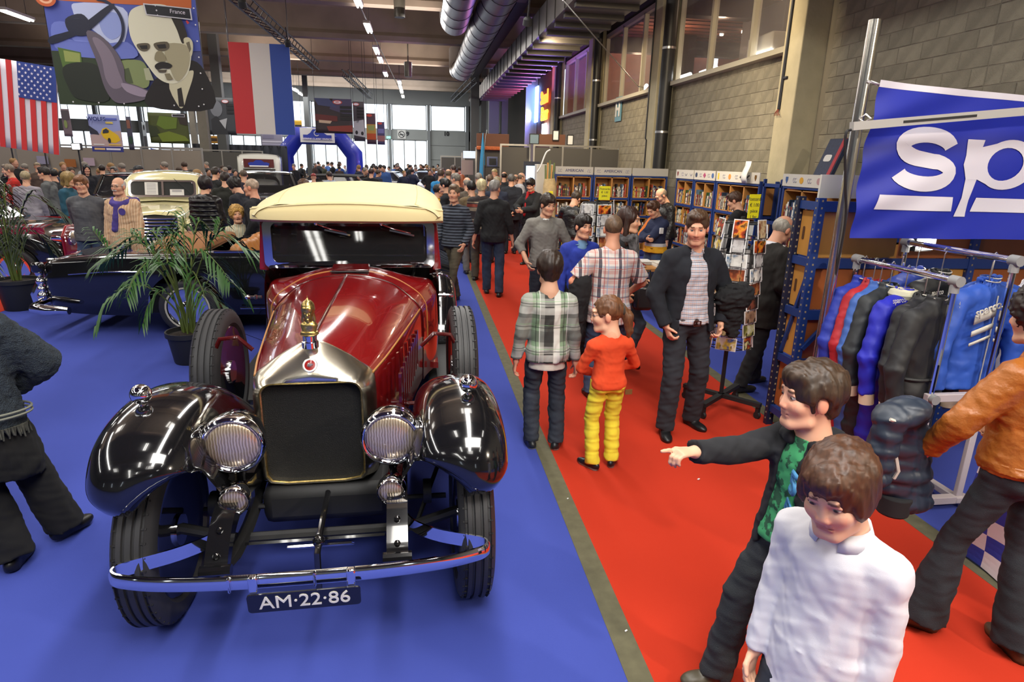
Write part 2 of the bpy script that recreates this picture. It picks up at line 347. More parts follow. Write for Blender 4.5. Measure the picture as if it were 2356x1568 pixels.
for i, x in enumerate(xs[:-1]):
    for z0, z1 in ((4.2, 6.02), (1.05, 3.5)):
        if z0 < 2 and i == 0: continue
        if z0 < 2 and i == 1: z0 = 0
        w = ST(thing('window_%d' % (wn+1), '', '', (x-1.45, YF, z0))); wn += 1
        for k in ('label', 'category'):
            if k in w: del w[k]
        hh = z1-z0; b = MB()
        for xx in ((-1.27, 1.27) if z0 > 2 else (-1.27, -.42, .42, 1.27)): b.box((xx, .1, hh/2), (.07, .1, hh))
        for zz in ((.03, hh-.03) if z0 > 2 else (.03, hh-.03)): b.box((0, .1, zz), (2.6, .1, .06))
        b.build('window_frame', FRAME, w, smooth=0); b = MB(); b.box((0, .12, hh/2), (2.54, .012, hh)); b.build('pane', GLASS, w, smooth=0)
def sign(name, label, p, w, h, m, cat='sign', d=.02):
    b = MB(); b.box((0, 0, 0), (w, d, h)); t = thing(name, label, cat, p); b.build('board', m, t, smooth=0); return t
SIGNW = mat('sign_white', '#d9d8d2', .6); TXT = mat('text_dark', '#26262a', .7)
for s, px, l in (('9', 938, 'dark numeral 9 painted above the glazed hall door'), ('10', 1027, 'dark numerals 10 painted above the closed hall door')):
    p = aty(px, 308, YF-.06); t = thing('door_number', l, 'sign', p); text('numeral', s, .42, TXT, t, rot=(PI/2, 0, 0), bold=.015)
t = sign('no_smoking_sign', 'square white no smoking sign beside the numeral 9', aty(924, 309, YF-.06), .62, .62, SIGNW); b = MB(); b.tube([(.22*math.cos(a), -.02, .22*math.sin(a)) for a in np.linspace(0, 2*PI, 25)[:-1]], .025, 6, closed=True); b.bar((-.16, -.02, .16), (.16, -.02, -.16), .04); b.bar((-.15, -.02, -.02), (.15, -.02, -.02), .05, .06); b.build('prohibition_mark', TXT, t)
b = MB(); p = aty(894, 316, YF-.3); b.box(p, (.3, .04, .16)); tag(b.build('exit_sign', mat('exit_green', (.25, .9, .55), .5, emit=1.2), smooth=0), 'small glowing green exit sign left of the no smoking sign', 'sign')
# ground and haze of buildings outside the far windows
b = MB(); b.box((-12, 80, -.2), (120, 58, .2)); ST(b.build('ground_outside', mat('asphalt', '#8f8f8c', .9), smooth=0))
# left and rear wall close the hall
b = MB(); b.box((-32.1, 18, 4), (.2, 66, 8)); ST(b.build('wall_left', GREY, smooth=0)); b = MB(); b.box((-12.5, -15.1, 1.4), (39, .2, 2.8)); b.box((-12.5, -15.1, 7), (39, .2, 2))
for x0, x1 in ((-32, -20), (-19.3, -12), (-11.3, -5.05), (-4.45, 2.8), (3.4, 7)): b.box(((x0+x1)/2, -15.1, 4.4), (x1-x0, .2, 3.2))  # gaps left between boxes: unseen slot openings added for a bright windscreen reflection
ST(b.build('wall_rear', GREY, smooth=0))
for i, (px, w, Y) in enumerate(((470, .42, 33), (511, .4, 33.2), (708, .28, 42), (446, .3, 40), (1092, .5, 40), (1112, .3, 40), (1135, .55, 36), (1160, .35, 36))):
    p = aty(px, 300, Y); b = MB(); b.box((p.x, Y, 4), (w, w, 8)); ST(b.build('column', GREYD if px > 500 else CONC, smooth=0))
# right wall: block bays, columns, windows
BLK = mat('concrete_block', '#8b8471', .92, noise=.28, nscale=5, bump=.5, bscale=70)
nt = BLK.node_tree; oi = nt.nodes.new('ShaderNodeObjectInfo'); mr = nt.nodes.new('ShaderNodeMapRange'); mr.inputs[3].default_value = .82; mr.inputs[4].default_value = 1.08; nt.links.new(oi.outputs['Random'], mr.inputs[0])
hs = nt.nodes.new('ShaderNodeMix'); hs.data_type = 'RGBA'; hs.blend_type = 'MULTIPLY'; hs.inputs[0].default_value = 1; lk = nt.nodes['Principled BSDF'].inputs['Base Color'].links[0].from_socket; nt.links.new(lk, hs.inputs[6]); nt.links.new(mr.outputs[0], hs.inputs[7]); nt.links.new(hs.outputs[2], nt.nodes['Principled BSDF'].inputs['Base Color'])
MORT = mat('mortar', '#7b7465', .95)
def blockmesh(L):
    b = MB(); h, e, d = .0965, .006, .007; y = L/2-.004
    b.add([(0, -y, -h), (0, y, -h), (0, y, h), (0, -y, h), (-d, -y+e, -h+e), (-d, y-e, -h+e), (-d, y-e, h-e), (-d, -y+e, h-e)], [(4, 7, 6, 5), (0, 4, 5, 1), (1, 5, 6, 2), (2, 6, 7, 3), (3, 7, 4, 0)])
    o = b.build('block', BLK, None, 0); me = o.data; bpy.data.objects.remove(o); return me
BM = {.4: blockmesh(.4), .2: blockmesh(.2)}
random.seed(4)
def bay(name, y0, y1, z0, z1, zb=0, single=True):
    b = MB(); b.box((6.15, (y0+y1)/2, (zb+z1)/2), (.3, y1-y0, z1-zb)); w = ST(b.build(name, MORT, smooth=0)); n = 0; st = MB(); r = 0; z = z0
    while z < z1-.05:
        y = y0+(.2 if r % 2 else 0)
        if r % 2:
            ins = [(y0+.1, .2)]
        else: ins = []
        while y < y1-.15:
            L = .4 if y+.4 <= y1+.01 else .2; ins.append((y+L/2, L)); y += L
        for yy, L in ins:
            if single and n < 298: part('block', BM[L], parent=w, loc=(6.0+random.uniform(-.003, .003), yy, z+.1)); n += 1
            else:
                b0 = st; h = .0955; d = .02; q = L/2-.006; b0.add([(6-d, yy-q, z+.1-h), (6-d, yy+q, z+.1-h), (6-d, yy+q, z+.1+h), (6-d, yy-q, z+.1+h)], [(0, 3, 2, 1)])
        z += .2; r += 1
    if st.V: tag(st.build('block_courses', BLK, w, smooth=0), kind='stuff')
    return w
bay('wall_right', 9.86, 15.3, 1.6, 3.92); bay('wall_right', 15.86, 21.5, 1.6, 3.98); bay('wall_right', 22.1, 27.6, 1.6, 4.0, single=False)
bay('wall_right', 6.4, 9.34, 1.6, 7.2); bay('wall_right', 2.4, 6.4, 2.0, 7.0, single=True); b = MB(); b.box((6.15, -6.5, 4), (.3, 17.8, 8)); b.box((6.15, 5.9, 7.6), (.3, 7, .8)); ST(b.build('wall_right', BLK, smooth=0))
b = MB(); b.box((6.2, 41, 4), (.3, 18, 8)); b.box((6.25, 19, 7.05), (.3, 26, 1.9)); ST(b.build('wall_right', mat('wall_upper', '#3a352e', .9), smooth=0))
for i, y in enumerate((9.6, 15.58, 21.8, 27.9, 34.9)):
    b = MB(); b.box((5.82, y, 4), (.44, .5, 8)); ST(b.build('column', COLM, smooth=0, bevel=.015))
b = MB(); b.box((5.85, 4.95, 5), (.3, .18, 6)); ST(b.build('column', mat('pale_paint', '#9ba0a2', .6), smooth=0)); b = MB(); b.box((5.88, 4.65, 5), (.2, .34, 6)); ST(b.build('column', SHEETD, smooth=0))
def downpipe(x, y, z0, z1, r, label):
    t = thing('drain_pipe', label, 'pipe', (x, y, z0)); b = MB(); b.tube([(0, 0, 0), (0, 0, z1-z0)], r, 16); b.build('pipe', mat('black_pipe', '#1e1d1c', .45), t); b = MB()
    for z in (2.6-z0+.25, 4.7-z0): b.tube([(0, 0, z), (0, 0, z+.05)], r*1.08, 16)
    b.build('clamp', STEEL, t)
downpipe(5.75, 15.12, 0, 8, .15, 'thick black drain pipe beside the column left of the largest window'); downpipe(5.75, 21.4, 0, 8, .13, 'black drain pipe beside the column between second and third window'); downpipe(5.75, 27.5, 0, 8, .13, 'black drain pipe beside the column right of the neon niche')
WFR = mat('white_frame', '#b3ac98', .5)
REDC = mat('reddish_ceiling', '#8a4f3a', .8, noise=.15, nscale=3); TINT = mat('tinted_glass', (.55, .5, .5), .03, alpha=.16)
for i, (y0, y1) in enumerate(((9.95, 15.25), (15.95, 21.4), (22.2, 27.3))):
    w = ST(bpy.data.objects.new('window_%d' % (wn+1), None)); wn += 1; link(w); w.location = (6, y0, 3.95); L = y1-y0; H = 2.1; b = MB()
    for k in range(4 if i == 0 else 4): b.box((.06, L*k/3, H/2), (.12, .09 if 0 < k < 3 else .13, H))
    b.box((.06, L/2, H), (.12, L, .12)); b.build('window_frame', WFR, w, smooth=0); b = MB(); b.box((-.05, L/2, 0), (.3, L+.15, .09)); b.build('sill', WFR, w, smooth=0)
    for k in range(3): b = MB(); b.box((.08, L*(k+.5)/3, H/2), (.012, L/3-.08, H)); b.build('pane', TINT, w, smooth=0)
# the room behind those windows
b = MB(); b.box((9.5, 18.6, 3.8), (6.4, 18, .12)); ST(b.build('floor', mat('upper_floor', '#4a3328', .7), smooth=0)); b = MB(); b.box((9.5, 18.6, 6.75), (6.4, 18, .1)); b.box((12.8, 18.6, 5.2), (.1, 18, 3)); b.box((9.5, 9.6, 5.2), (6.4, .1, 3)); b.box((9.5, 28, 5.2), (6.4, .1, 3)); up = ST(b.build('ceiling', REDC, smooth=0))
b = MB()
for k in range(34): b.box((9.5, 9.8+k*.53, 6.69), (6.4, .02, .03))
b.build('plank_joints', mat('joint_dark', '#3c2018', .9), up, smooth=0)
b = MB()
for y in (12.7, 18.7, 25): b.box((9.3, y, 6.45), (6, .45, .5))
for y in (13.3, 19, 24): b.box((9.8, y, 5.2), (.5, .5, 3))
up2 = ST(b.build('beam', mat('dark_wood', '#241c1a', .6), smooth=0))
for k, y in enumerate((11.5, 15, 18.6, 22.5, 26)):
    l = bpy.data.lights.new('dining_lamp', 'POINT'); l.energy = 60; l.color = (1, .72, .48); l.shadow_soft_size = .15; o = bpy.data.objects.new('dining_lamp', l); o.location = (8.6, y, 6.1); link(o)
DL = mat('downlight', (1, .8, .55), .5, emit=16)
pp = [(px, py) for px, py in ((1710, 76), (1660, 82), (1620, 144), (1590, 155), (1560, 164), (1592, 157), (1467, 116), (1380, 137), (1470, 165), (1466, 170), (1413, 138), (1345, 186))]
ords = 'first second third fourth fifth sixth seventh eighth ninth tenth eleventh twelfth'.split()
for i, (px, py) in enumerate(pp):
    d = ray(px, py); t = (6.62-CAMH)/d.z; X = d.x*t
    if X > 12.5: t = 12.72/d.x
    p = d*t+Vector((0, 0, CAMH)); b = MB(); b.lathe([(.001, 0), (.06, .0), (.07, .09)], p, 10); tag(b.build('downlight', DL), 'small warm downlight in the upper dining room, %s from the right' % ords[i], 'ceiling light', 'downlights in the upper dining room')
for px, py, px2, py2, l in ((1728, 130, 1775, 117, 'tube lamp on the window sill beside the grey projector'), (1612, 168, 1648, 156, 'tube lamp on the window sill near the first mullion'), (1560, 180, 1588, 171, 'tube lamp at the left end of the largest window sill'), (1480, 205, 1488, 196, 'bright lamp at the right end of the second window sill')):
    a, c = atx(px, py, 6.25), atx(px2, py2, 6.25); b = MB(); b.tube([a, c], .045, 8); tag(b.build('tube_lamp', LAMP), l, 'lamp')
p = atx(1775, 105, 6.5); t = thing('projector', 'pale grey projector standing inside the largest window', 'projector', p); b = MB(); b.box((0, 0, 0), (.5, .9, .34)); b.build('case', mat('proj', '#a8a396', .5), t, bevel=.03); b = MB(); b.lathe([(.08, 0), (.08, .06)], (-.27, .1, .05), 14, Matrix.Rotation(-PI/2, 3, 'Y')); b.build('lens', MATBLK, t)
p = atx(1778, 52, 6.6); t = thing('monitor', 'black monitor hung on a white bracket inside the largest window', 'monitor', p); b = MB(); b.box((0, 0, 0), (.12, .95, .62)); b.build('screen', MATBLK, t, bevel=.02); b = MB(); b.bar((0, -.3, .3), (0, -.3, .55), .06); b.bar((0, -.3, .55), (0, -.6, .55), .06); b.build('bracket', WHITE, t, smooth=0)
# wall fittings
def sockets(px, py, y_off, label, X=5.97):
    p = atx(px, py, X); t = thing('socket_panel', label, 'socket panel', p); b = MB(); b.box((0, 0, 0), (.04, .34, .62)); b.build('plate', mat('plate', '#a09a88', .4, .3), t, smooth=0)
    b = MB()
    for z in (-.17, .17):
        for y in (-.09, .09): b.box((-.03, y, z), (.04, .1, .14))
    b.build('socket', mat('socket_cream', '#c9bf9e', .5), t, smooth=0); b = MB()
    for z in (-.17, .17): b.box((-.025, 0, z), (.02, .06, .14))
    b.build('warning_label', mat('label_red', '#c8603c', .6), t, smooth=0)
    b = MB(); b.tube([(0, .02, .3), (0, .02, 3.4)], .022, 8); b.build('conduit', mat('conduit', '#a08a5a', .5), t)
sockets(1870, 181, 0, 'grey socket panel with conduit right of the nearest cream column'); sockets(1530, 246, 0, 'grey socket panel beside the thick black drain pipe'); sockets(1366, 280, 0, 'grey socket panel beside the second column, below the second window'); sockets(1281, 297, 0, 'grey socket panel beside the column next to the neon niche')
t = sign('hydrant_sign', 'square blue and white H sign on the block wall', atx(1423, 251, 5.96), .02, .7, mat('sign_blue', '#5f8f9e', .5)); t.children[0].scale = (1, 30, 1); text('letter', 'H', .62, SIGNW, t, (-.02, 0, -.02), (PI/2, 0, -PI/2), bold=.02)
t = thing('cable_conduit', 'dark conduit with hanging wires on the nearest cream column', 'conduit', (5.585, 9.72, 3.0)); b = MB(); b.tube([(0, 0, 0), (0, 0, 5)], .025, 8); b.bar((0, .0, .45), (0, -.12, .45), .03); b.build('pipe', DARKM, t); b = MB()
for k in range(4): b.tube([(0, .01*k, 0), (-.03, .03*k-.04, -.06), (-.02, .05*k-.08, -.1)], .006, 5)
b.build('wire', mat('wire_red', '#7c3a28', .6), t)
t = thing('wall_cable', 'dark cable stapled to the second cream column', 'cable', (5.585, 15.7, 2.0)); b = MB(); b.tube([(0, 0, 0), (0, 0, .7), (0, .08, .75), (0, .08, 5.5)], .018, 6); b.build('cable', DARKM, t)
t = thing('stay_cable', 'long pale steel wire slanting from the roof to the second window sill', 'wire', (0, 0, 0)); b = MB(); b.tube([aty(1295, 0, 13), aty(1478, 210, 18.2)], .014, 6); b.build('wire', STEEL, t); t.location = (0, 0, 0)
# neon niche
t = thing('neon_sign', 'red and yellow neon lettering in the blue lit wall niche', 'neon sign', (5.95, 30.6, 0)); NR = mat('neon_red', (1, .16, .02), .5, emit=4); NY = mat('neon_yellow', (1, .42, .03), .5, emit=3.5); NB = mat('neon_blue', (.2, .4, 1), .5, emit=8); NW = mat('neon_white', (.75, .85, 1), .5, emit=9)
b = MB(); b.box((.1, .65, 4.2), (.08, 5.1, 4.0)); b.build('backboard', mat('niche_brown', '#5a3a30', .8), t, smooth=0)
c = atx(1253, 225, 5.9); text('lettering', 'Stand', .85, NR, t, (-.06, c.y-30.6, c.z), (PI/2, 0, -PI/2), bold=.015, ext=.02, sx=.95); c = atx(1253, 262, 5.9); text('lettering', 'Bazar', .85, NY, t, (-.06, c.y-30.6, c.z), (PI/2, 0, -PI/2), bold=.03, ext=.02, sx=.8)
a = atx(1236, 205, 5.9); c = atx(1234, 275, 5.9); b = MB()
for k in range(7): z = a.z+(c.z-a.z)*k/6; b.box((-.05, a.y-30.6+.05, z), (.06, .8, .26))
b.build('blue_tube', NB, t, smooth=0); c = atx(1252, 300, 5.9); b = MB(); b.box((-.05, c.y-30.6, c.z), (.06, 1.0, .62)); b.build('white_panel', NW, t, smooth=0)
b = MB(); b.box((-.25, 3.3, 4.2), (.6, .12, 4.6)); b.box((-.25, .75, 6.35), (.6, 5.2, .12)); b.build('niche_frame', mat('niche_white', '#a7a3a8', .7), t, smooth=0)
area('neon_glow', (5.7, 32.8, 4.4), (.4, 2.5), 170, (.25, .22, 1), (0, math.radians(90), 0)); area('neon_glow', (4.6, 28.8, 4.4), (.4, 2), 150, (1, .18, .45), (0, math.radians(150), 0)); area('neon_glow', (4.6, 25, 4.2), (.6, 3), 160, (.35, .2, 1), (0, math.radians(165), 0))
# ------------------------------------------------------------------ people: smooth blended bodies, polygonised by surface nets
def nz(v): v = np.asarray(v, float); return v/max(np.linalg.norm(v), 1e-9)
def wob(P, f, seed, o=3):
    rs = np.random.RandomState(seed); n = np.zeros(P.shape[:-1], np.float32)
    for i in range(o):
        d, e = rs.randn(3), rs.randn(3); d /= np.linalg.norm(d); e /= np.linalg.norm(e); a, b = rs.rand(2)*6.28
        n += np.sin(P @ (d*f)+a+1.6*np.sin(P @ (e*f*.6)+b))
    return n/o
class Sdf:
    def __init__(s, k=.03): s.p = []; s.k = k; s.cut = []; s.w = []
    def cone(s, a, b, ra, rb=None, k=None, sub=False, flat=False):
        a, b = V3(*a), V3(*b); rb = ra if rb is None else rb; R = max(ra, rb)
        s.p.append(('c', (a, b, ra, rb, flat), np.minimum(a, b)-R, np.maximum(a, b)+R, s.k if k is None else k, sub)); return s
    def ell(s, c, r, R=None, k=None, sub=False):
        c, r = V3(*c), V3(*r); m = max(r); s.p.append(('e', (c, r, R), c-m, c+m, s.k if k is None else k, sub)); return s
    def ec(s, a, b, wa, wb, side, k=None, flat=False):
        """cone of elliptical section: wa=(half width along side, half depth)"""
        a, b = V3(*a), V3(*b); m = max(max(wa), max(wb)); s.p.append(('x', (a, b, wa, wb, nz(side), flat), np.minimum(a, b)-m, np.maximum(a, b)+m, s.k if k is None else k, False)); return s
    def plane(s, p, n): s.cut.append((V3(*p), nz(n))); return s     # removes what lies on the side n points to
    def wrinkle(s, amp, f, seed, m=None, o=3):
        if f < 100 and m is None: f *= 2.8; amp *= .85
        s.w.append((amp, f, seed, o, m))
        return s
    def mesh(s, vox):
        pos = [p for p in s.p if not p[5]]
        lo = np.min([p[2] for p in pos], 0)-3*vox; hi = np.max([p[3] for p in pos], 0)+3*vox
        n = np.ceil((hi-lo)/vox).astype(int)+1; D = np.full(n, .5, np.float32)
        ax = [lo[i]+vox*np.arange(n[i]) for i in range(3)]
        for ty, q, a, b, k, sub in s.p:
            mg = k+2*vox; i0 = np.clip(np.floor((a-mg-lo)/vox).astype(int), 0, n-1); i1 = np.clip(np.ceil((b+mg-lo)/vox).astype(int)+1, 1, n)
            if (i1 <= i0).any(): continue
            X = np.stack(np.meshgrid(*[ax[i][i0[i]:i1[i]] for i in range(3)], indexing='ij'), -1).astype(np.float32)
            if ty == 'e':
                c, r, R = q; v = X-c.astype(np.float32)
                if R is not None: v = v @ np.asarray(R, np.float32)
                k0 = np.linalg.norm(v/r, axis=-1); k1 = np.linalg.norm(v/(r*r), axis=-1)+1e-6; d = k0*(k0-1)/k1
            else:
                A, B = q[0], q[1]; ab = B-A; L = np.linalg.norm(ab)+1e-9; v = X-A.astype(np.float32); tt = (v @ (ab/L**2).astype(np.float32)); t = np.clip(tt, 0, 1)
                w = v-t[..., None]*ab
                if ty == 'c': d = np.linalg.norm(w, axis=-1)-(q[2]+(q[3]-q[2])*t)
                else:
                    sd = nz(q[4]-ab/L*np.dot(q[4], ab/L)); u = w @ sd.astype(np.float32); z = np.sqrt(np.maximum((w*w).sum(-1)-u*u, 0))
                    ww = q[2][0]+(q[3][0]-q[2][0])*t; dd = q[2][1]+(q[3][1]-q[2][1])*t; k0 = np.sqrt((u/ww)**2+(z/dd)**2)
                    k1 = np.sqrt((u/ww**2)**2+(z/dd**2)**2)+1e-6; d = k0*(k0-1)/k1
                if q[-1]: d = np.maximum(d, np.maximum(-tt, tt-1)*L)
            sl = tuple(slice(i0[i], i1[i]) for i in range(3)); o = D[sl]
            if sub:
                h = np.clip(.5-.5*(o+d)/k, 0, 1); D[sl] = o*(1-h)-d*h+k*h*(1-h)
            else:
                h = np.clip(.5+.5*(d-o)/k, 0, 1); D[sl] = d*(1-h)+o*h-k*h*(1-h)
        if s.w:
            idx = np.nonzero(np.abs(D) < .03+3*vox); P = np.stack([ax[i][idx[i]] for i in range(3)], -1)
            for amp, f, seed, o, mm in s.w: D[idx] += amp*wob(P if mm is None else P @ mm, f, seed, o)
        for p, nn in s.cut:
            g = (ax[0][:, None, None]-p[0])*nn[0]+(ax[1][None, :, None]-p[1])*nn[1]+(ax[2][None, None, :]-p[2])*nn[2]; D = np.maximum(D, g.astype(np.float32))
        D[0] = D[-1] = .1; D[:, 0] = D[:, -1] = .1; D[:, :, 0] = D[:, :, -1] = .1
        S = D < 0; c = [S[i:n[0]-1+i, j:n[1]-1+j, l:n[2]-1+l] for i in (0, 1) for j in (0, 1) for l in (0, 1)]
        an = c[0].copy(); al = c[0].copy()
        for q in c[1:]: an |= q; al &= q
        act = np.argwhere(an & ~al); idm = np.full(n-1, -1, np.int32); idm[tuple(act.T)] = np.arange(len(act))
        acc = np.zeros((len(act), 3)); cnt = np.zeros(len(act))
        for axis in range(3):
            e = np.zeros(3, int); e[axis] = 1; o1, o2 = [i for i in range(3) if i != axis]
            for p in (0, 1):
                for q in (0, 1):
                    b = act.copy(); b[:, o1] += p; b[:, o2] += q; d0 = D[tuple(b.T)]; d1 = D[tuple((b+e).T)]; m = (d0 < 0) != (d1 < 0)
                    t = np.where(m, d0/np.where(m, d0-d1, 1), 0); pt = b.astype(float); pt[:, axis] += t; acc[m] += pt[m]; cnt[m] += 1
        V = lo+vox*(acc/cnt[:, None]); Fs = []
        for axis in range(3):
            e = np.zeros(3, int); e[axis] = 1; o1, o2 = (axis+1) % 3, (axis+2) % 3
            sl0 = [slice(None)]*3; sl1 = [slice(None)]*3; sl0[axis] = slice(0, -1); sl1[axis] = slice(1, None)
            A = S[tuple(sl0)]; B = S[tuple(sl1)]; ed = np.argwhere(A != B); ins = A[tuple(ed.T)]
            def cid(p, q):
                b = ed.copy(); b[:, o1] -= p; b[:, o2] -= q; return idm[tuple(b.T)]
            Q = np.stack([cid(1, 1), cid(0, 1), cid(0, 0), cid(1, 0)], 1); Q[~ins] = Q[~ins][:, ::-1]; Fs.append(Q)
        return V, np.vstack(Fs)
def blob(name, sdf, vox, mt, parent, col=None):
    V, F = sdf.mesh(vox)
    me = bpy.data.meshes.new(name); nv, nf = len(V), len(F)
    me.vertices.add(nv); me.vertices.foreach_set('co', V.astype(np.float32).ravel()); me.loops.add(nf*4); me.loops.foreach_set('vertex_index', F.astype(np.int32).ravel())
    me.polygons.add(nf); me.polygons.foreach_set('loop_start', np.arange(0, nf*4, 4, dtype=np.int32)); me.update(calc_edges=True); me.validate()
    me.shade_smooth()
    for x in (mt if isinstance(mt, (list, tuple)) else [mt]): me.materials.append(x)
    if col is not None:
        a = me.color_attributes.new('tint', 'FLOAT_COLOR', 'POINT'); c = np.ones((nv, 4), np.float32); c[:, :3] = col(V); a.data.foreach_set('color', c.ravel())
    o = bpy.data.objects.new(name, me); return link(o, parent)
SKIN = mat('skin', (.6, .4, .3), .5, attr='tint', spec=.35)
SKIN.node_tree.nodes['Principled BSDF'].inputs['Subsurface Weight'].default_value = 0
HAIRM = mat('hair', (.05, .03, .02), .5, attr='tint', noise=.5, nscale=90, nsc=(1, 1, .2))
EYEM = mat('eye', (.7, .68, .65), .15, attr='tint')
SHOEM = mat('shoe_leather', (.02, .02, .02), .4, attr='tint')
def cloth(name, color, rough=.9, noise=.25, ns=9): return mat(name, color, rough, noise=noise, nscale=ns, bump=.05, bscale=400)
JEANS = cloth('denim_dark', '#2b3039'); JEANS2 = cloth('denim_blue', '#3a4a66', noise=.4); BLKC = cloth('black_cloth', '#17171a'); NAVY = cloth('navy_cloth', '#181b28')
GREYC = cloth('grey_wool', '#6d6a66'); KHAKI = cloth('brown_twill', '#4b4436'); BLKL = mat('black_leather', '#1b1a19', .38, noise=.3, bump=.3, bscale=40)
def rotm(yaw=0, pitch=0, roll=0):
    """yaw about z (left turn positive), pitch about x (nod down positive), roll about y"""
    return np.array(Matrix.Rotation(yaw, 3, 'Z') @ Matrix.Rotation(-pitch, 3, 'X') @ Matrix.Rotation(roll, 3, 'Y'))
def ik(a, b, l1, l2, pole):
    a, b, pole = V3(*a), V3(*b), V3(*pole); d = b-a; L = np.linalg.norm(d); m = (l1+l2)*.995
    if L > m: b = a+d/L*m; d = b-a; L = m
    u = d/L; x = (l1*l1-l2*l2+L*L)/(2*L); h = math.sqrt(max(l1*l1-x*x, 0)); p = pole-u*np.dot(pole, u)
    return a+u*x+nz(p)*h, b
class Fig:
    """a person's joints, standing at the origin and facing +Y; lengths in metres for height h"""
    def __init__(s, h=1.75, lean=0, side=0, twist=0, hands=((.27, .05, .80), (-.27, .05, .80)), feet=((.1, .02, .12), (-.1, .0, -.12)), lift=(0, 0), head=(0, 0, 0), fat=1, hs=None, pelvis=(0, 0), drop=0, wide=1, poles=((.4, -1, 0), (-.4, -1, 0)), kpole=((.15, 1, 0), (-.15, 1, 0))):
        k = s.k = h/1.75; s.h = h; s.fat = fat; s.hs = hs if hs else min(1, .80+.20*k)*(1 if h > 1.5 else 1.03)
        hz = s.hs*.125
        s.pel = V3(pelvis[0], pelvis[1], (.945-drop)*k); RT = rotm(0, lean, side); s.RT = RT @ rotm(twist); top = (h-2*hz)-.945*k
        up = lambda z: s.pel+RT @ V3(0, 0, z)
        s.waist = up(.16*k); s.chest = up(.34*k); s.nb = up(top-.045*k); s.side = s.RT @ V3(1, 0, 0); s.fw = s.RT @ V3(0, 1, 0)
        s.sh = [s.nb+s.side*(sg*.168*k*wide)-RT @ V3(0, .01*k, .078*k) for sg in (1, -1)]
        HR = s.RT @ rotm(*head); s.HR = HR; s.hc = s.nb+RT @ V3(0, .012, .05*k)+HR @ V3(0, .025, .125*s.hs)
        s.el = []; s.wr = []
        for i in (0, 1):
            t = s.pel*V3(1, 1, 0)+V3(hands[i][0]*k, hands[i][1]*k, hands[i][2]*k); e, w = ik(s.sh[i], t, .285*k, .255*k, poles[i]); s.el.append(e); s.wr.append(w)
        s.hip = [s.pel+V3(sg*.088*k, 0, -.02*k) for sg in (1, -1)]; s.an = []; s.kn = []; s.fy = []
        for i in (0, 1):
            t = V3(feet[i][0]*k, feet[i][1]*k, (.085+lift[i])*k); kn, a = ik(s.hip[i], t, .425*k, .43*k, kpole[i]); s.kn.append(kn); s.an.append(a); s.fy.append(feet[i][2])
def head_sdf(f, S, nose=1, jaw=1):
    q = f.hs; T = lambda x, y, z: f.hc+f.HR @ (V3(x, y, z)*q); R = f.HR
    S.ell(T(0, -.018, .03), V3(.076, .096, .09)*q, R, .02).ell(T(0, .026, -.035), V3(.06*jaw, .07, .083)*q, R, .02).ell(T(0, .066, -.1), V3(.026, .022, .02)*q, R, .02)
    for g in (1, -1):
        S.ell(T(g*.036, .06, -.028), V3(.026, .028, .026)*q, R, .02).ell(T(g*.077, -.008, -.012), V3(.012, .021, .033)*q, R, .006)
        S.cone(T(g*.045, .02, -.09), T(g*.02, .07, -.102), .02*q, .018*q, .02)
    S.cone(T(-.03, .082, .028), T(.03, .082, .028), .012*q, k=.015)
    for g in (1, -1): S.ell(T(g*.031, .108, .004), V3(.018, .02, .012)*q, R, .012, True)
    S.cone(T(0, .088, .012), T(0, .106*nose, -.03), .0075*q, .0105*q, .012).cone(T(-.011, .096, -.035), T(.011, .096, -.035), .0085*q, k=.007)
    for g in (1, -1): S.cone(T(g*.019, .088, .0145), T(g*.044, .082, .0125), .0045*q, k=.006)
    S.cone(T(-.019, .086, -.059), T(.019, .086, -.059), .0068*q, k=.006).cone(T(-.016, .085, -.07), T(.016, .085, -.07), .0075*q, k=.005)
    S.cone(T(-.03, .088, -.0645), T(.03, .088, -.0645), .0025*q, k=.004, sub=True)
    S.cone(T(0, -.03, -.05), f.nb+f.RT @ V3(0, 0, .01), .052*q, .058*q*min(1.05, f.fat), .03).cone(f.nb, f.nb-f.RT @ V3(0, 0, .06), .06*q, .07*q, .04)
def hand_sdf(f, S, i, curl=.5, point=False, roll=0, bend=0, palmin=None):
    q = f.k**.7; w, e = f.wr[i], f.el[i]; d = nz(w-e); inn = palmin if palmin is not None else -f.side*(1 if i == 0 else -1)
    n = nz(inn-d*np.dot(inn, d)); n = nz(n*math.cos(roll)+np.cross(d, n)*math.sin(roll)); d = nz(d*math.cos(bend)+n*math.sin(bend)); t = np.cross(n, d)*(1 if i == 0 else -1)
    t = t if np.dot(t, f.fw+V3(0, 0, .3)) > 0 else -t          # thumb side
    S.cone(e*.3+w*.7, w, .026*q, .024*q, .015)
    S.ec(w, w+d*.085*q, (.026*q, .016*q), (.04*q, .014*q), t, .015)
    for j, (o, L) in enumerate(((.029, .068), (.01, .077), (-.010, .072), (-.028, .056))):
        c = curl if not (point and j == 0) else .05
        if point and j: c = 1.25
        p = w+d*.088*q+t*o*q; a = c*.5; dd = d
        for m, (fr, r) in enumerate(((.45, .0092), (.32, .0085), (.26, .0075))):
            dd = nz(d*math.cos(a)+n*math.sin(a)); p2 = p+dd*L*fr*q; S.cone(p, p2, r*q, r*.92*q, .006); p = p2; a += c*(.75 if m == 0 else .6)
    b = w+d*.03*q+t*.028*q; a2 = b+(d*.6+t*.75+n*.25)*.04*q; S.cone(b, a2, .0125*q, .0105*q, .01).cone(a2, a2+(d*.85+t*.25+n*.3*(1+curl))*.032*q, .010*q, .0085*q, .006)
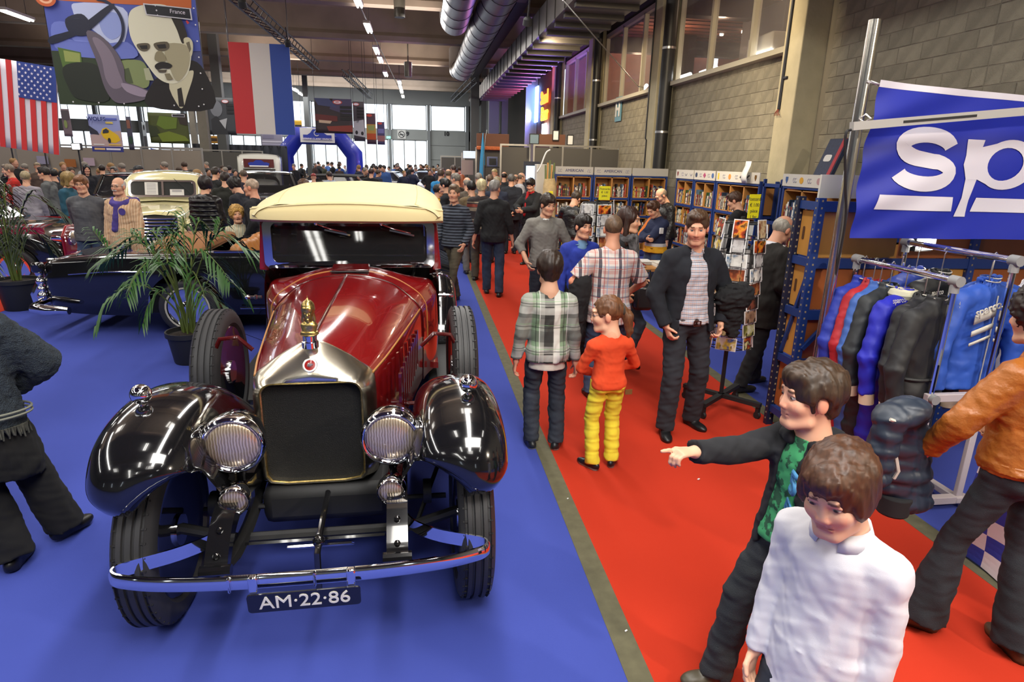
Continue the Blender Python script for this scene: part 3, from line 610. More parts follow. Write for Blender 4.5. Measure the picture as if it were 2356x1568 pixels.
def skin_col(f, base, lip=None, brow=None, beard=None, bamt=0):
    base = np.array(C(base)); lip = np.array(C(lip or '#b8736a')); brow = np.array(C(brow or '#3a2a1e'))
    def fn(P):
        L = ((P-f.hc) @ f.HR)/f.hs; x, y, z = L[:, 0], L[:, 1], L[:, 2]; c = np.tile(base, (len(P), 1)); ax = np.abs(x)
        def mixin(m, col, a=1): c[m] = c[m]*(1-a)+np.asarray(col)*a
        mixin((y > .05) & (ax > .02) & (ax < .055) & (z > -.055) & (z < -.015), base*V3(1.12, .82, .78), .5)
        mixin((y > .085) & (ax < .022) & (z > -.043) & (z < -.02), base*V3(1.1, .8, .75), .5)
        mixin((ax > .068) & (y < .03), base*V3(1.1, .78, .72), .6)
        if beard: mixin((y > .0) & (z < -.035) & (z > -.15) & ((y > .03) | (ax > .05)), C(beard), bamt)
        mixin((y > .075) & (ax < .024) & (z > -.0765) & (z < -.054), lip, .55)
        mixin((y > .06) & (ax > .014) & (ax < .048) & (np.abs(z-.029+ax*.06) < .0052), brow, .85)
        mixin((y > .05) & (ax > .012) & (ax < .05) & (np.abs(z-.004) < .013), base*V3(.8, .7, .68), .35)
        return c
    return fn
def eyes(f, par, iris='#3b2c20'):
    for g in (1, -1):
        b = MB(); b.ball((0, 0, 0), .012*f.hs, 14); V = np.array(b.V); Vw = V[:, [0, 2, 1]]*V3(1, 1, .78)
        c = f.hc+f.HR @ (V3(g*.031, .0775, .004)*f.hs); me = bpy.data.meshes.new('eye'); me.from_pydata(((f.HR @ Vw.T).T+c).tolist(), [], [q[::-1] for q in b.F]); me.shade_smooth(); me.materials.append(EYEM)
        a = me.color_attributes.new('tint', 'FLOAT_COLOR', 'POINT'); cc = np.ones((len(V), 4), np.float32); cc[:, :3] = (.46, .42, .40)
        r = np.hypot(Vw[:, 0], Vw[:, 2]); fr = Vw[:, 1] > 0; cc[fr & (r < .0068*f.hs), :3] = C(iris); cc[fr & (r < .0025), :3] = .01; a.data.foreach_set('color', cc.ravel()); link(bpy.data.objects.new('eye', me), par)
def hair(f, par, vox, style='short', col='#3a2a1c', seed=1):
    q = f.hs; T = lambda x, y, z: f.hc+f.HR @ (V3(x, y, z)*q); R = f.HR; S = Sdf(.012)
    ears = style == 'shag'; style = 'mop' if ears else style
    if style in ('short', 'fringe', 'mop', 'long', 'pony', 'curly', 'bob'):
        e = {'short': .008, 'fringe': .014, 'mop': .017, 'long': .014, 'pony': .007, 'curly': .03, 'bob': .022}[style]
        S.ell(T(0, -.022, .035), V3(.079+e, .099+e, .092+e)*q, R)
        if style == 'short': S.ell(T(0, .03, .095), V3(.06, .06, .035)*q, R)
        if style in ('fringe', 'mop'): S.ell(T(0, .05, .075), V3(.066, .055, .05)*q, R); S.ell(T(0, -.06, -.03), V3(.07, .05, .06)*q, R)
        if style == 'mop':
            for g in (1, -1): S.ell(T(g*.07, .0, .0 if not ears else .02), V3(.025, .06, .06)*q, R)
        if style == 'long' or style == 'bob':
            L = .22 if style == 'long' else .10
            for g in (1, -1): S.cone(T(g*.065, -.01, .02), T(g*.07, -.005, -L), .03*q, .035*q)
            S.cone(T(0, -.08, 0), T(0, -.085, -L), .06*q, .06*q, .03)
        if style == 'pony':
            S.cone(T(.0, -.115, .03), T(.0, -.15, -.03), .03*q, .04*q).cone(T(0, -.15, -.03), T(.0, -.155, -.13), .04*q, .026*q).cone(T(0, -.155, -.13), T(.0, -.14, -.19), .026*q, .008*q)
        fz = {'short': .072, 'fringe': .045, 'mop': .032, 'long': .078, 'pony': .08, 'curly': .055, 'bob': .05}[style]
        S.ell(T(0, .105, fz-.115), V3(.072, .075, .115)*q, R, .012, True)           # the open face
        if style in ('short', 'pony', 'fringe'):
            for g in (1, -1): S.ell(T(g*.09, .03, -.055), V3(.03, .055, .075)*q, R, .01, True); S.ell(T(g*.085, -.005, -.02), V3(.022, .024, .034)*q, R, .008, True)
        if ears:
            for g in (1, -1): S.ell(T(g*.1, -.004, -.02), V3(.045, .03, .038)*q, R, .008, True); S.ell(T(g*.09, .045, -.06), V3(.04, .055, .06)*q, R, .01, True)
        if style in ('short',): S.plane(T(0, -.02, -.075), R @ V3(0, .45, -1))
        elif style in ('fringe', 'mop', 'curly', 'pony'): S.plane(T(0, -.02, -.09 if style != 'pony' else -.2), R @ V3(0, .1, -1))
        if style == 'curly': S.wrinkle(.012, 75, seed)
        S.wrinkle(.005, 150, seed+1, R @ np.diag((1, 1, .22))).wrinkle(.003, 400, seed+5, R @ np.diag((1, 1, .16)))
    elif style == 'bald':        # a ring of short hair round the back and sides
        S.ell(T(0, -.024, .02), V3(.0805, .0985, .088)*q, R); S.ell(T(0, .02, .11), V3(.078, .115, .085)*q, R, .01, True); S.ell(T(0, .09, -.03), V3(.09, .085, .13)*q, R, .01, True)
        S.plane(T(0, -.02, -.06), R @ V3(0, .3, -1)); S.wrinkle(.002, 120, seed)
    elif style == 'buzz':
        S.ell(T(0, -.022, .032), V3(.0785, .0985, .092)*q, R); S.ell(T(0, .105, -.04), V3(.075, .075, .115)*q, R, .01, True); S.plane(T(0, -.02, -.06), R @ V3(0, .35, -1)); S.wrinkle(.0012, 160, seed)
        for g in (1, -1): S.ell(T(g*.085, -.003, -.025), V3(.025, .03, .04)*q, R, .008, True)
    elif style == 'cap':
        S.ell(T(0, -.02, .05), V3(.086, .108, .085)*q, R); S.plane(T(0, 0, .035), R @ V3(0, 0, -1)); S.ell(T(0, .1, .045), V3(.065, .075, .012)*q, R, .01)
    c0 = np.array(C(col)); blob('cap' if style == 'cap' else 'hair', S, vox, HAIRM, par, lambda P: np.tile(c0, (len(P), 1))*(1+.25*wob(P, 70, seed))[:, None])
def top_sdf(f, hem=.50, puff=0, sleeve=1.0, sh=1, wr=(.007, 19), seed=1, collar=.0, k=.035, neck=.0):
    """the garment of the upper body down to hem (a share of the height); sleeve: share of the arm covered"""
    K = f.k; F = f.fat; S = Sdf(k); h = V3(f.pel[0], f.pel[1], hem*f.h); low = f.pel+f.RT @ V3(0, 0, hem*f.h-f.pel[2]); sd = f.side; p = puff; kt = .008
    if hem*f.h < f.pel[2]-.02: S.ec(low, f.pel, ((.178*F*K+p), (.142*F*K+p)), ((.172*F*K+p), (.138*F*K+p)), sd, kt, flat=True)
    S.ec(f.pel if hem*f.h < f.pel[2]-.02 else low, f.waist, (.170*F*K+p, .135*F*K+p), (.155*F*K+p, .116*F*K+p), sd, kt, flat=True)
    S.ec(f.waist, f.chest, (.155*F*K+p, .116*F*K+p), (.166*F*K+p, .118*F*K+p), sd, kt).ec(f.chest, f.nb-f.RT @ V3(0, 0, .05*K), (.166*F*K+p, .118*F*K+p), (.095*K+p, .066*K+p), sd, kt)
    if hem*f.h < f.pel[2]+.02:
        for i, g in ((0, 1), (1, -1)): S.ell(f.hip[i]+V3(-g*.005, -.045*K, -.02*K), V3(.096*F+p, .092*F+p, .11)*K, None, .02)
    S.plane(low, -(f.RT @ V3(0, 0, 1)))
    for i in (0, 1):
        S.cone(f.nb-f.RT @ V3(0, .01, .03*K)+sd*(.03 if i == 0 else -.03)*K, f.sh[i], .055*K+p*.6, .058*K*sh+p*.6, .03)
        e, w = f.el[i], f.wr[i]
        if sleeve > .55:
            t = (sleeve-.5)*2; w2 = e+(w-e)*t; S.cone(f.sh[i], e, .060*K*sh+p, .05*K*F**.3+p, .03).cone(e, w2, .05*K*F**.3+p, .037*K+p, .006, flat=True).cone(e, e, .05*K+p, k=.004)
        else: e2 = f.sh[i]+(e-f.sh[i])*sleeve*2; S.cone(f.sh[i], e2, .062*K*sh+p, .066*K+p, .02, flat=True).cone(f.sh[i], f.sh[i], .061*K+p, k=.02)
    if collar: S.cone(f.nb-f.RT @ V3(0, -.005, .03), f.nb+f.RT @ V3(0, .012, collar), .068*f.hs, .062*f.hs, .01, flat=True)
    else: S.cone(f.nb-f.RT @ V3(0, 0, .03), f.nb+f.RT @ V3(0, .004, .012), .066*f.hs+.004, .06*f.hs+.004, .02, flat=True)
    if wr: S.wrinkle(wr[0], wr[1], seed).wrinkle(wr[0]*.5, wr[1]*2.3, seed+9)
    return S
def trousers(f, par, vox, mt, rise=.0, loose=0, flare=0, seed=3, end=.03, name='trousers', hips=1):
    K = f.k; F = f.fat; S = Sdf(.03); U = f.RT; l = loose
    S.ec(f.pel-V3(0, 0, .03*K), f.pel+V3(0, 0, (.09+rise)*K), (.160*F*K*hips, .115*F*K), (.148*F*K, .108*F*K), V3(1, 0, 0), flat=False)
    for i, g in ((0, 1), (1, -1)):
        S.ell(f.hip[i]+V3(-g*.005, -.045*K, -.02*K), V3(.082, .078, .09)*K*hips, None, .02)
        S.cone(f.hip[i]-V3(0, 0, .02), f.kn[i], .086*K*F**.5+l*.5, .061*K+l, .02)
        S.cone(f.kn[i], f.an[i]+nz(f.an[i]-f.kn[i])*(.055-end)*K, .061*K+l, .05*K+l+flare, .006, flat=True).cone(f.kn[i], f.kn[i], .061*K+l, k=.004)
    S.wrinkle(.006, 20, seed).wrinkle(.004, 95, seed+4, np.diag((.6, .6, 1.5))); S.plane(f.pel+V3(0, 0, (.10+rise)*K), (0, 0, 1)); blob(name, S, vox, mt, par)
def shoes(f, par, vox, col='#1a1816', sole='#0c0c0c', heel=0, slim=1):
    K = f.k**.8; c0, c1 = np.array(C(col)), np.array(C(sole))
    for i in (0, 1):
        a = f.an[i]; y = f.fy[i]; d = V3(-math.sin(y), math.cos(y), 0); s = V3(d[1], -d[0], 0); z0 = a[2]-.085*f.k; S = Sdf(.025); b = V3(a[0], a[1], z0)
        if heel:
            S.cone(b-d*.05*K+V3(0, 0, heel+.03), b+d*.13*K+V3(0, 0, .022), .03*K, .026*K).cone(b-d*.06*K+V3(0, 0, heel), b-d*.065*K, .012, .006, .01).cone(b-d*.03+V3(0, 0, heel+.02), a+V3(0, 0, .03), .034*K, .04*K)
        else:
            S.ell(b-d*.035*K+V3(0, 0, .035), V3(.037*slim, .055, .042)*K, rotm(y)).ell(b+d*.095*K+V3(0, 0, .022), V3(.046*slim, .088, .036)*K, rotm(y)).cone(b+d*.03*K+V3(0, 0, .045), a+V3(0, 0, .02), .04*K, .04*K)
            S.cone(b-d*.04*K+V3(0, 0, .008), b+d*.12*K+V3(0, 0, .008), .038*K*slim, .04*K*slim, .01)
        S.plane((0, 0, z0+.001), (0, 0, -1)); blob('shoe', S, vox, SHOEM, par, lambda P: np.where((P[:, 2] < z0+.016)[:, None], c1, c0))
PEOPLE = []
def person(label, loc, yaw, f, skin='#d9a98c', vox=.008, hairstyle='short', haircol='#3a2a1c', hands=(dict(), dict()), eye=True, brow=None, beard=None, bamt=0, group=None, lip=None, bare_arms=0, nose=1, jaw=1, iris='#3b2c20', hvox=None):
    """the figure's Empty with its body, hair and eyes; clothes are added by the caller"""
    t = thing('person', label, 'person', loc, yaw, group); S = Sdf(.02); head_sdf(f, S, nose, jaw); K = f.k
    S.ec(f.nb, f.chest, (.06*K, .05*K), (.06*K, .05*K), f.side, .03)
    for i in (0, 1):
        S.cone(f.nb-f.RT @ V3(0, 0, .05), f.sh[i], .035*K, .03*K).cone(f.sh[i], f.el[i], .028*K if not bare_arms else .042*K, .026*K if not bare_arms else .037*K, .02)
        S.cone(f.el[i], f.wr[i], .026*K if not bare_arms else .038*K, .024*K, .02)
        if hands[i] is not None: hand_sdf(f, S, i, **hands[i])
    blob('body', S, vox, SKIN, t, skin_col(f, skin, lip, brow or haircol, beard, bamt))
    if hairstyle: hair(f, t, hvox or vox, hairstyle, haircol, len(PEOPLE))
    if eye: eyes(f, t, iris)
    PEOPLE.append(t); return t
def glasses(f, par, mt=MATBLK):
    q = f.hs; T = lambda x, y, z: f.hc+f.HR @ (V3(x, y, z)*q); b = MB()
    for g in (1, -1):
        b.tube([T(g*.031+.022*math.cos(a), .107, .003+.015*math.sin(a)) for a in np.linspace(0, 2*PI, 17)[:-1]], .0016, 6, closed=True); b.tube([T(g*.053, .105, .008), T(g*.078, .04, .008), T(g*.079, -.01, .0)], .0016, 6)
    b.tube([T(-.009, .107, .006), T(0, .11, .009), T(.009, .107, .006)], .0016, 6); b.build('glasses', mt, par)
# ------------------------------------------------------------------ the red and black vintage saloon in front
REDP = mat('red_paint', '#7d1013', .16, 0, 1, noise=.03, nscale=1); MAROON = mat('maroon_paint', '#4a0a0c', .2, 0, 1); CREAM = mat('cream_fabric', '#d8ca9c', .75, noise=.05, nscale=6, bump=.12, bscale=700); CREAMD = mat('cream_band', '#cdbd8c', .75, bump=.12, bscale=700)
NICK = mat('nickel', (.84, .77, .62), .22, 1, noise=.05, nscale=4); BRASS = mat('brass', (.60, .45, .16), .3, 1, noise=.4, nscale=90); GOLD = mat('pinstripe', '#a8763a', .4); COREM = mat('radiator_core', (.008, .008, .009), .7, bump=1, bscale=300); DGLASS = mat('car_glass', (.02, .02, .022), .03, coat=1, alpha=.62); INT = mat('car_interior', '#1c1512', .8)
lensm = bpy.data.materials.new('fluted_lens'); lensm.use_nodes = True; _n = lensm.node_tree; _b = _n.nodes['Principled BSDF']; _b.inputs['Base Color'].default_value = (.56, .44, .30, 1); _b.inputs['Metallic'].default_value = .6; _b.inputs['Roughness'].default_value = .3; _b.inputs['Coat Weight'].default_value = 1
_t = _n.nodes.new('ShaderNodeTexCoord'); _w = _n.nodes.new('ShaderNodeTexWave'); _w.bands_direction = 'X'; _w.inputs['Scale'].default_value = 26; _w.inputs['Distortion'].default_value = 3; _p = _n.nodes.new('ShaderNodeBump'); _p.inputs['Strength'].default_value = .14; _p.inputs['Distance'].default_value = .01
_r = _n.nodes.new('ShaderNodeValToRGB'); _r.color_ramp.elements[0].color = (.34, .25, .16, 1); _r.color_ramp.elements[1].color = (.72, .60, .45, 1); _n.links.new(_w.outputs['Fac'], _r.inputs[0]); _n.links.new(_r.outputs[0], _b.inputs['Base Color']); _n.links.new(_t.outputs['Object'], _w.inputs['Vector']); _n.links.new(_w.outputs['Fac'], _p.inputs['Height']); _n.links.new(_p.outputs['Normal'], _b.inputs['Normal'])
def mirror(P):
    """half profile (x>=0, from sill to the middle) to a full one"""
    return [(-x, z) for x, z in P]+[(x, z) for x, z in P[::-1]][0 if P[-1][0] > 1e-6 else 1:]
def shell(b, st, n=6, m=None, k=5):
    """st: list of (y, half profile); splines across and along; adds a smooth mirrored skin"""
    rows = [cr([(x, y, z) for x, z in p], k) for y, p in st]; A = np.array(rows); L = [cr(A[:, j], n) for j in range(A.shape[1])]; G = np.stack(L, 1)
    G[:, :, 0] = np.maximum(G[:, :, 0], 0); full = np.concatenate([G*V3(-1, 1, 1), G[:, ::-1][:, 1:]], 1); b.grid(full.tolist(), m); return full
def tyre(b, R, w, m=None, tread=True, n=56):
    """about the local X axis"""
    h = w/2; p = [(R*.70, -h*.62), (R*.78, -h*.98), (R*.87, -h*1.0), (R*.945, -h*.9), (R*.985, -h*.74)]
    if tread:
        for x in (-.62, -.22, .22, .62):
            p += [(R, (x-.09)*h), (R*.972, (x-.055)*h), (R*.972, (x+.055)*h), (R, (x+.09)*h)]
    else: p += [(R, -.5*h), (R, .5*h)]
    p += [(R*.985, h*.74), (R*.945, h*.9), (R*.87, h), (R*.78, h*.98), (R*.70, h*.62)]
    b.lathe([(r, z) for r, z in p], (0, 0, 0), n, Matrix.Rotation(PI/2, 3, 'Y'), m)
def wire_wheel(parent, loc, R=.41, w=.165, side=1, nspoke=36):
    o = bpy.data.objects.new('wheel', None); o.location = loc; link(o, parent); b = MB(); tyre(b, R, w); b.build('tyre', RUBBER, o, 28)
    b = MB(); n = 44; tr = MB()
    for k in range(n):
        a = 2*PI*k/n
        for x in (-.8, .8):
            c = Vector((x*w/2, math.cos(a)*R*.972, math.sin(a)*R*.972)); tr.bar(c+Vector((.012 if x > 0 else -.012, 0, 0))*0, c+Vector((.02*(-1 if x > 0 else 1), 0, 0)), .008, .012, up=(0, math.cos(a), math.sin(a)))
    tr.build('tread_notch', MATBLK, o, 0)
    b = MB(); b.lathe([(R*.60, -w*.36), (R*.72, -w*.42), (R*.735, -w*.4), (R*.66, -w*.2), (R*.66, w*.2), (R*.735, w*.4), (R*.72, w*.42), (R*.60, w*.36)], (0, 0, 0), 48, Matrix.Rotation(PI/2, 3, 'Y')); b.build('rim', BLACKP, o)
    b = MB()
    for k in range(nspoke):
        a = 2*PI*k/nspoke; a2 = a+(.35 if k % 2 else -.35); x = (.3 if k % 4 < 2 else -.1)*w; b.tube([(x, math.cos(a2)*.06, math.sin(a2)*.06), (0, math.cos(a)*R*.655, math.sin(a)*R*.655)], .0035, 4, caps=False)
    b.build('spokes', BLACKP, o, 60); b = MB(); b.lathe([(.075, -.07), (.075, .05), (.05, .08), (.035, .11), (.001, .115)], (0, 0, 0), 20, Matrix.Rotation(PI/2*side, 3, 'Y')); b.build('hub', CHROME, o); return o
car = thing('vintage_car', 'large vintage saloon with red bonnet, black wings and cream roof', 'car', (-.495, 2.75, 0), math.radians(1.3))
# bonnet
def hoodp(xs, zs, zt, zb=.52, pk=.6): return [(xs, zb), (xs+.005, (zb+zs)/2), (xs+.003, zs-.07), (xs-.018, zs-.005), (xs-.07, zs+.035), (xs*.55, zs+.035+(zt-zs-.035)*.38), (xs*.22, zs+.035+(zt-zs-.035)*.8), (0, zt)]
def hoodr(xs, zs, zt, zb=.52): return [(xs, zb), (xs+.005, (zb+zs)/2), (xs, zs-.07), (xs-.02, zs), (xs-.075, zs+.07), (xs*.6, zt-.065), (xs*.3, zt-.015), (0, zt)]
b = MB(); st = []
for t in np.linspace(0, 1, 7):
    y = .33+t*1.39; P = np.array(hoodp(.314, 1.06, 1.225)); Q = np.array(hoodr(.525, 1.06, 1.30)); e = t**.85; st.append((y, (P*(1-e)+Q*e).tolist()))
H = shell(b, st, 3); b.build('bonnet', REDP, car, 60)
mid = H.shape[1]//2; b = MB(); b.tube([Vector(p)+Vector((0, 0, .004)) for p in H[:, mid]], .008, 8); b.build('bonnet_hinge', MAROON, car)
for g, nm in ((1, 'bonnet_edge'), (-1, 'bonnet_edge')):
    j = mid+g*(H.shape[1]//2-14); b = MB(); b.tube([Vector(p) for p in H[:, j]], .006, 8); b.build('bonnet_edge', GOLD, car)
b = MB(); b.tube([Vector(p)+Vector((0, 0, .002)) for p in H[-1, 6:-6]], .007, 8); b.build('bonnet_seam', MAROON, car)
for k in range(20):
    b = MB(); g = 1 if k < 10 else -1; k %= 10
    for g in (g,):
        x = g*(.36+.0115*k+.014); y = .55+k*.1; b.box((x, y, .83), (.016, .03, .26), g*-.14)
    b.build('louvre', MAROON, car, smooth=0)
# cowl
b = MB(); st = []
for t, xs, zs, zt in ((0, .525, 1.06, 1.30), (.3, .56, 1.085, 1.315), (.62, .615, 1.11, 1.318), (.85, .645, 1.12, 1.305), (1, .655, 1.12, 1.285)): st.append((1.72+t*.46, hoodr(xs, zs, zt, .5)))
Cw = shell(b, st, 4); b.build('scuttle', REDP, car, 60); b = MB(); b.tube([Vector(p) for p in Cw[4, 4:-4]], .005, 6); b.build('pinstripe', GOLD, car)
b = MB(); b.box((.02, 1.83, 1.333), (.26, .12, .022), R=Matrix.Rotation(math.radians(12), 3, 'X')); b.build('scuttle_vent', MAROON, car, bevel=.006); b = MB(); b.tube([(-.12, 1.765, 1.318), (.15, 1.765, 1.318)], .006, 6); b.build('vent_lip', MATBLK, car)
# body behind the windscreen
b = MB(); bp = lambda x, s=1: [(x-.02, .5), (x, .7), (x+.015, .95), (x+.01, 1.12), (x-.005, 1.22), (x-.02, 1.27)]
def side_skin(b, st, n, k=4):
    rows = np.array([cr([(x, y, z) for x, z in p], k) for y, p in st]); G = np.stack([cr(rows[:, j], n) for j in range(rows.shape[1])], 1)
    for g in (1, -1): b.grid((G*V3(g, 1, 1)).tolist(), flip=g < 0)
    return G
side_skin(b, [(2.18, bp(.655)), (2.9, bp(.69)), (3.6, bp(.70)), (4.2, bp(.67)), (4.45, bp(.6))], 5); b.box((0, 4.4, .95), (1.2, .06, .9)); b.box((0, 3.2, .52), (1.3, 2.4, .05)); b.build('body', REDP, car, 40)
b = MB()
for g in (1, -1):
    for y in (2.2, 3.02, 3.12, 3.95): b.bar((g*.655, y, 1.26), (g*.62, y, 1.66), .07, .05)
b.build('window_pillar', REDP, car, smooth=0, bevel=.01); b = MB()
for g in (1, -1): b.add([(g*.65, 2.23, 1.27), (g*.66, 3.95, 1.27), (g*.62, 3.95, 1.66), (g*.615, 2.23, 1.66)], [(0, 1, 2, 3)])
b.build('side_glass', DGLASS, car, smooth=0); b = MB(); b.box((0, 2.9, 1.0), (1.24, .12, .55)); b.box((0, 2.6, .8), (1.2, .6, .2)); b.box((0, 4.1, 1.1), (1.2, .14, .7)); b.build('seat', INT, car, bevel=.04)
b = MB(); b.tube([(.28+.2*math.cos(a), 2.38+.06*math.sin(a), 1.25+.19*math.sin(a)) for a in np.linspace(0, 2*PI, 25)[:-1]], .012, 6, closed=True); b.bar((.28, 2.38, 1.25), (.28, 2.2, 1.1), .03); b.build('steering_wheel', MATBLK, car)
for g in (1, -1):
    b = MB(); b.lathe([(.011, 0), (.011, .03), (.018, .035), (.018, .05), (.011, .055), (.011, .08), (.016, .085), (.02, .1), (.012, .115)], (g*.66, 2.05, 1.08), 12, Matrix.Rotation(PI/2*g, 3, 'Y')); b.build('door_hinge', CHROME, car)
    b = MB(); b.bar((g*.7, 3.0, 1.08), (g*.74, 3.0, 1.08), .02); b.bar((g*.735, 2.96, 1.08), (g*.735, 3.09, 1.08), .02); b.build('door_handle', CHROME, car, bevel=.004)
# windscreen: chrome frame, dark glass, wipers
yw = 2.16; b = MB(); fr = []
def rr(x0, x1, z0, z1, r, n=6):
    o = []
    for cx, cz, a0 in ((x1-r, z1-r, 0), (x0+r, z1-r, 90), (x0+r, z0+r, 180), (x1-r, z0+r, 270)):
        o += [(cx+r*math.cos(math.radians(a0+90*i/n)), cz+r*math.sin(math.radians(a0+90*i/n))) for i in range(n+1)]
    return o
def ringface(b, out, inn, y0, y1, m=None, bulge=0):
    n = len(out); rows = [[(x, y1, z) for x, z in out], [(x, y0, z) for x, z in out], [(x, y0, z) for x, z in inn], [(x, y1, z) for x, z in inn]]
    b.grid(rows, m, closev=True)
ringface(b, rr(-.635, .635, 1.285, 1.645, .05), rr(-.575, .575, 1.325, 1.622, .045), yw-.03, yw+.03); b.build('windscreen_frame', CHROME, car, 30)
b = MB(); b.box((0, yw+.012, 1.475), (1.16, .006, .30), R=Matrix.Rotation(math.radians(-14), 3, 'X')); b.build('windscreen', DGLASS, car, smooth=0); b = MB(); b.box((0, yw, 1.375), (1.15, .014, .008)); b.build('windscreen_split', CHROME, car, smooth=0)
b = MB(); b.grid([[(x, yw-.04-.10*(1-(x/.6)**2), 1.302+.022*(1-(x/.62)**2)) for x in np.linspace(-.6, .6, 25)], [(x, yw-.045-.12*(1-(x/.6)**2), 1.285+.03*(1-(x/.62)**2)) for x in np.linspace(-.61, .61, 25)], [(x, yw-.0, 1.33+.012*(1-(x/.62)**2)) for x in np.linspace(-.6, .6, 25)]]); b.build('scuttle_trim', CHROME, car)
for x in (-.245, .235):
    b = MB(); b.ball((x, yw-.04, 1.625), .018, 10); b.tube([(x, yw-.05, 1.62), (x+.10, yw-.055, 1.585), (x+.22, yw-.05, 1.555)], .005, 6); b.bar((x+.06, yw-.045, 1.575), (x+.245, yw-.04, 1.535), .006, .012); b.build('wiper', CHROME, car)
b = MB(); b.bar((0, yw+.06, 1.6), (0, yw+.06, 1.64), .012); b.box((0, yw+.06, 1.585), (.12, .015, .04)); b.build('mirror', MATBLK, car, smooth=0)
# roof
b = MB(); st = []
for y, hw, z0, z1, zt in ((2.04, .665, 1.66, 1.715, 1.77), (2.12, .69, 1.655, 1.735, 1.79), (2.5, .715, 1.665, 1.765, 1.85), (3.0, .72, 1.67, 1.78, 1.88), (3.7, .715, 1.67, 1.78, 1.885), (4.2, .70, 1.66, 1.75, 1.84), (4.45, .66, 1.5, 1.62, 1.72)):
    st.append((y, [(hw-.03, z0), (hw, z0+.025), (hw-.005, z1-.03), (hw-.055, z1+.012), (hw*.72, (z1+zt)/2+.022), (hw*.36, zt-.012), (0, zt)]))
RF = shell(b, st, 5); b.build('roof', CREAM, car, 60)
b = MB(); R0 = []; R1 = []; R2 = []
for x in np.linspace(-.70, .70, 33):
    u = (x/.70)**2; yb = 1.985+.11*u**2; R0.append((x, yb+.0, 1.640-.002*u)); R1.append((x, yb-.02, 1.655)); R2.append((x, yb+.02, 1.775-.052*u))
b.grid([[(x, y+.1, z-.002) for x, y, z in R0], R0, R1, [(x, (y+yy)/2-.012, (z+zz)/2+.01) for (x, y, z), (_, yy, zz) in zip(R1, R2)], R2, [(x, y+.06, z+.012) for x, y, z in R2]]); b.build('roof_header', CREAMD, car, 50); b = MB(); b.tube([(x, y-.003, z+.002) for x, y, z in R2], .006, 6); b.tube([(x, y+.015, z+.002) for x, y, z in R0], .005, 6); b.build('header_piping', CREAM, car)
for g in (1, -1):
    b = MB(); b.tube([tuple(rw[np.argmin(np.abs(rw[:, 0]-g*.5))]) for rw in RF[1:26:2]], .004, 6); b.build('roof_seam', CREAMD, car)
# radiator
N = 15
def loop_out(ins=0):
    P = np.array(hoodp(.316-ins, 1.062-ins, 1.232-ins, .50+ins)); h = cr([(x, 0, z) for x, z in P], 4)[:, [0, 2]]; bot = [(.16, .478+ins), (0, .472+ins)]
    R = [tuple(q) for q in h]; return [(-x, z) for x, z in bot[::-1]][:0]+[(0, .472+ins), (.16, .474+ins), (.27, .482+ins)]+R+[(-x, z) for x, z in R[::-1][1:]]+[(-.27, .482+ins), (-.16, .474+ins)]
OUT = np.array(loop_out()); ang = np.arctan2(OUT[:, 1]-.78, OUT[:, 0])
def inner(a, hx=.252, z0=.515, z1=1.045, r=.06):
    q = np.array(rr(-hx, hx, z0, z1, r, 10)); t = np.arctan2(q[:, 1]-.78, q[:, 0]); o = np.argsort(t); t, q = t[o], q[o]; t = np.concatenate([t-2*PI, t, t+2*PI]); q = np.vstack([q, q, q]); return np.stack([np.interp(a, t, q[:, i]) for i in (0, 1)], -1)
INN = inner(ang); mix = lambda u: OUT*(1-u)+INN*u
b = MB(); rows = [(OUT*V3(.985, .995), .36), (OUT, .345), (mix(.04), .325), (mix(.14), .29), (mix(.30), .255), (mix(.52), .218), (mix(.75), .193), (mix(.92), .185), (INN, .196), (inner(ang, .248, .519, 1.041), .215), (inner(ang, .246, .521, 1.039), .25)]
b.grid([[(x, y, z) for x, z in q] for q, y in rows], closev=True); b.build('radiator_shell', NICK, car, 70)
b = MB(); b.tube([(x, .199, z) for x, z in inner(ang, .25, .517, 1.043)], .005, 6, closed=True); b.build('core_surround', BRASS, car); b = MB(); b.box((0, .25, .78), (.52, .03, .55)); b.build('radiator_core', COREM, car, smooth=0)
b = MB(); b.lathe([(.036, -.01), (.038, .004), (.034, .007), (0.001, .008)], (-.0, .222, 1.125), 24, Matrix.Rotation(math.radians(52), 3, 'X')); b.build('badge', mat('badge_silver', (.7, .69, .66), .35, .8), car); b = MB(); b.lathe([(.027, 0), (.001, .002)], (-.0, .2154, 1.1302), 20, Matrix.Rotation(math.radians(52), 3, 'X')); b.build('badge_enamel', mat('red_enamel', '#8d1713', .2, 0, 1), car); b = MB(); b.lathe([(.012, 0), (.006, .012), (0.001, .016)], (-.002, .213, 1.132), 8, Matrix.Rotation(math.radians(52), 3, 'X')); b.bar((-.014, .214, 1.126), (.014, .212, 1.136), .006); b.build('badge_relief', mat('badge_silver', (.7, .69, .66), .35, .8), car)
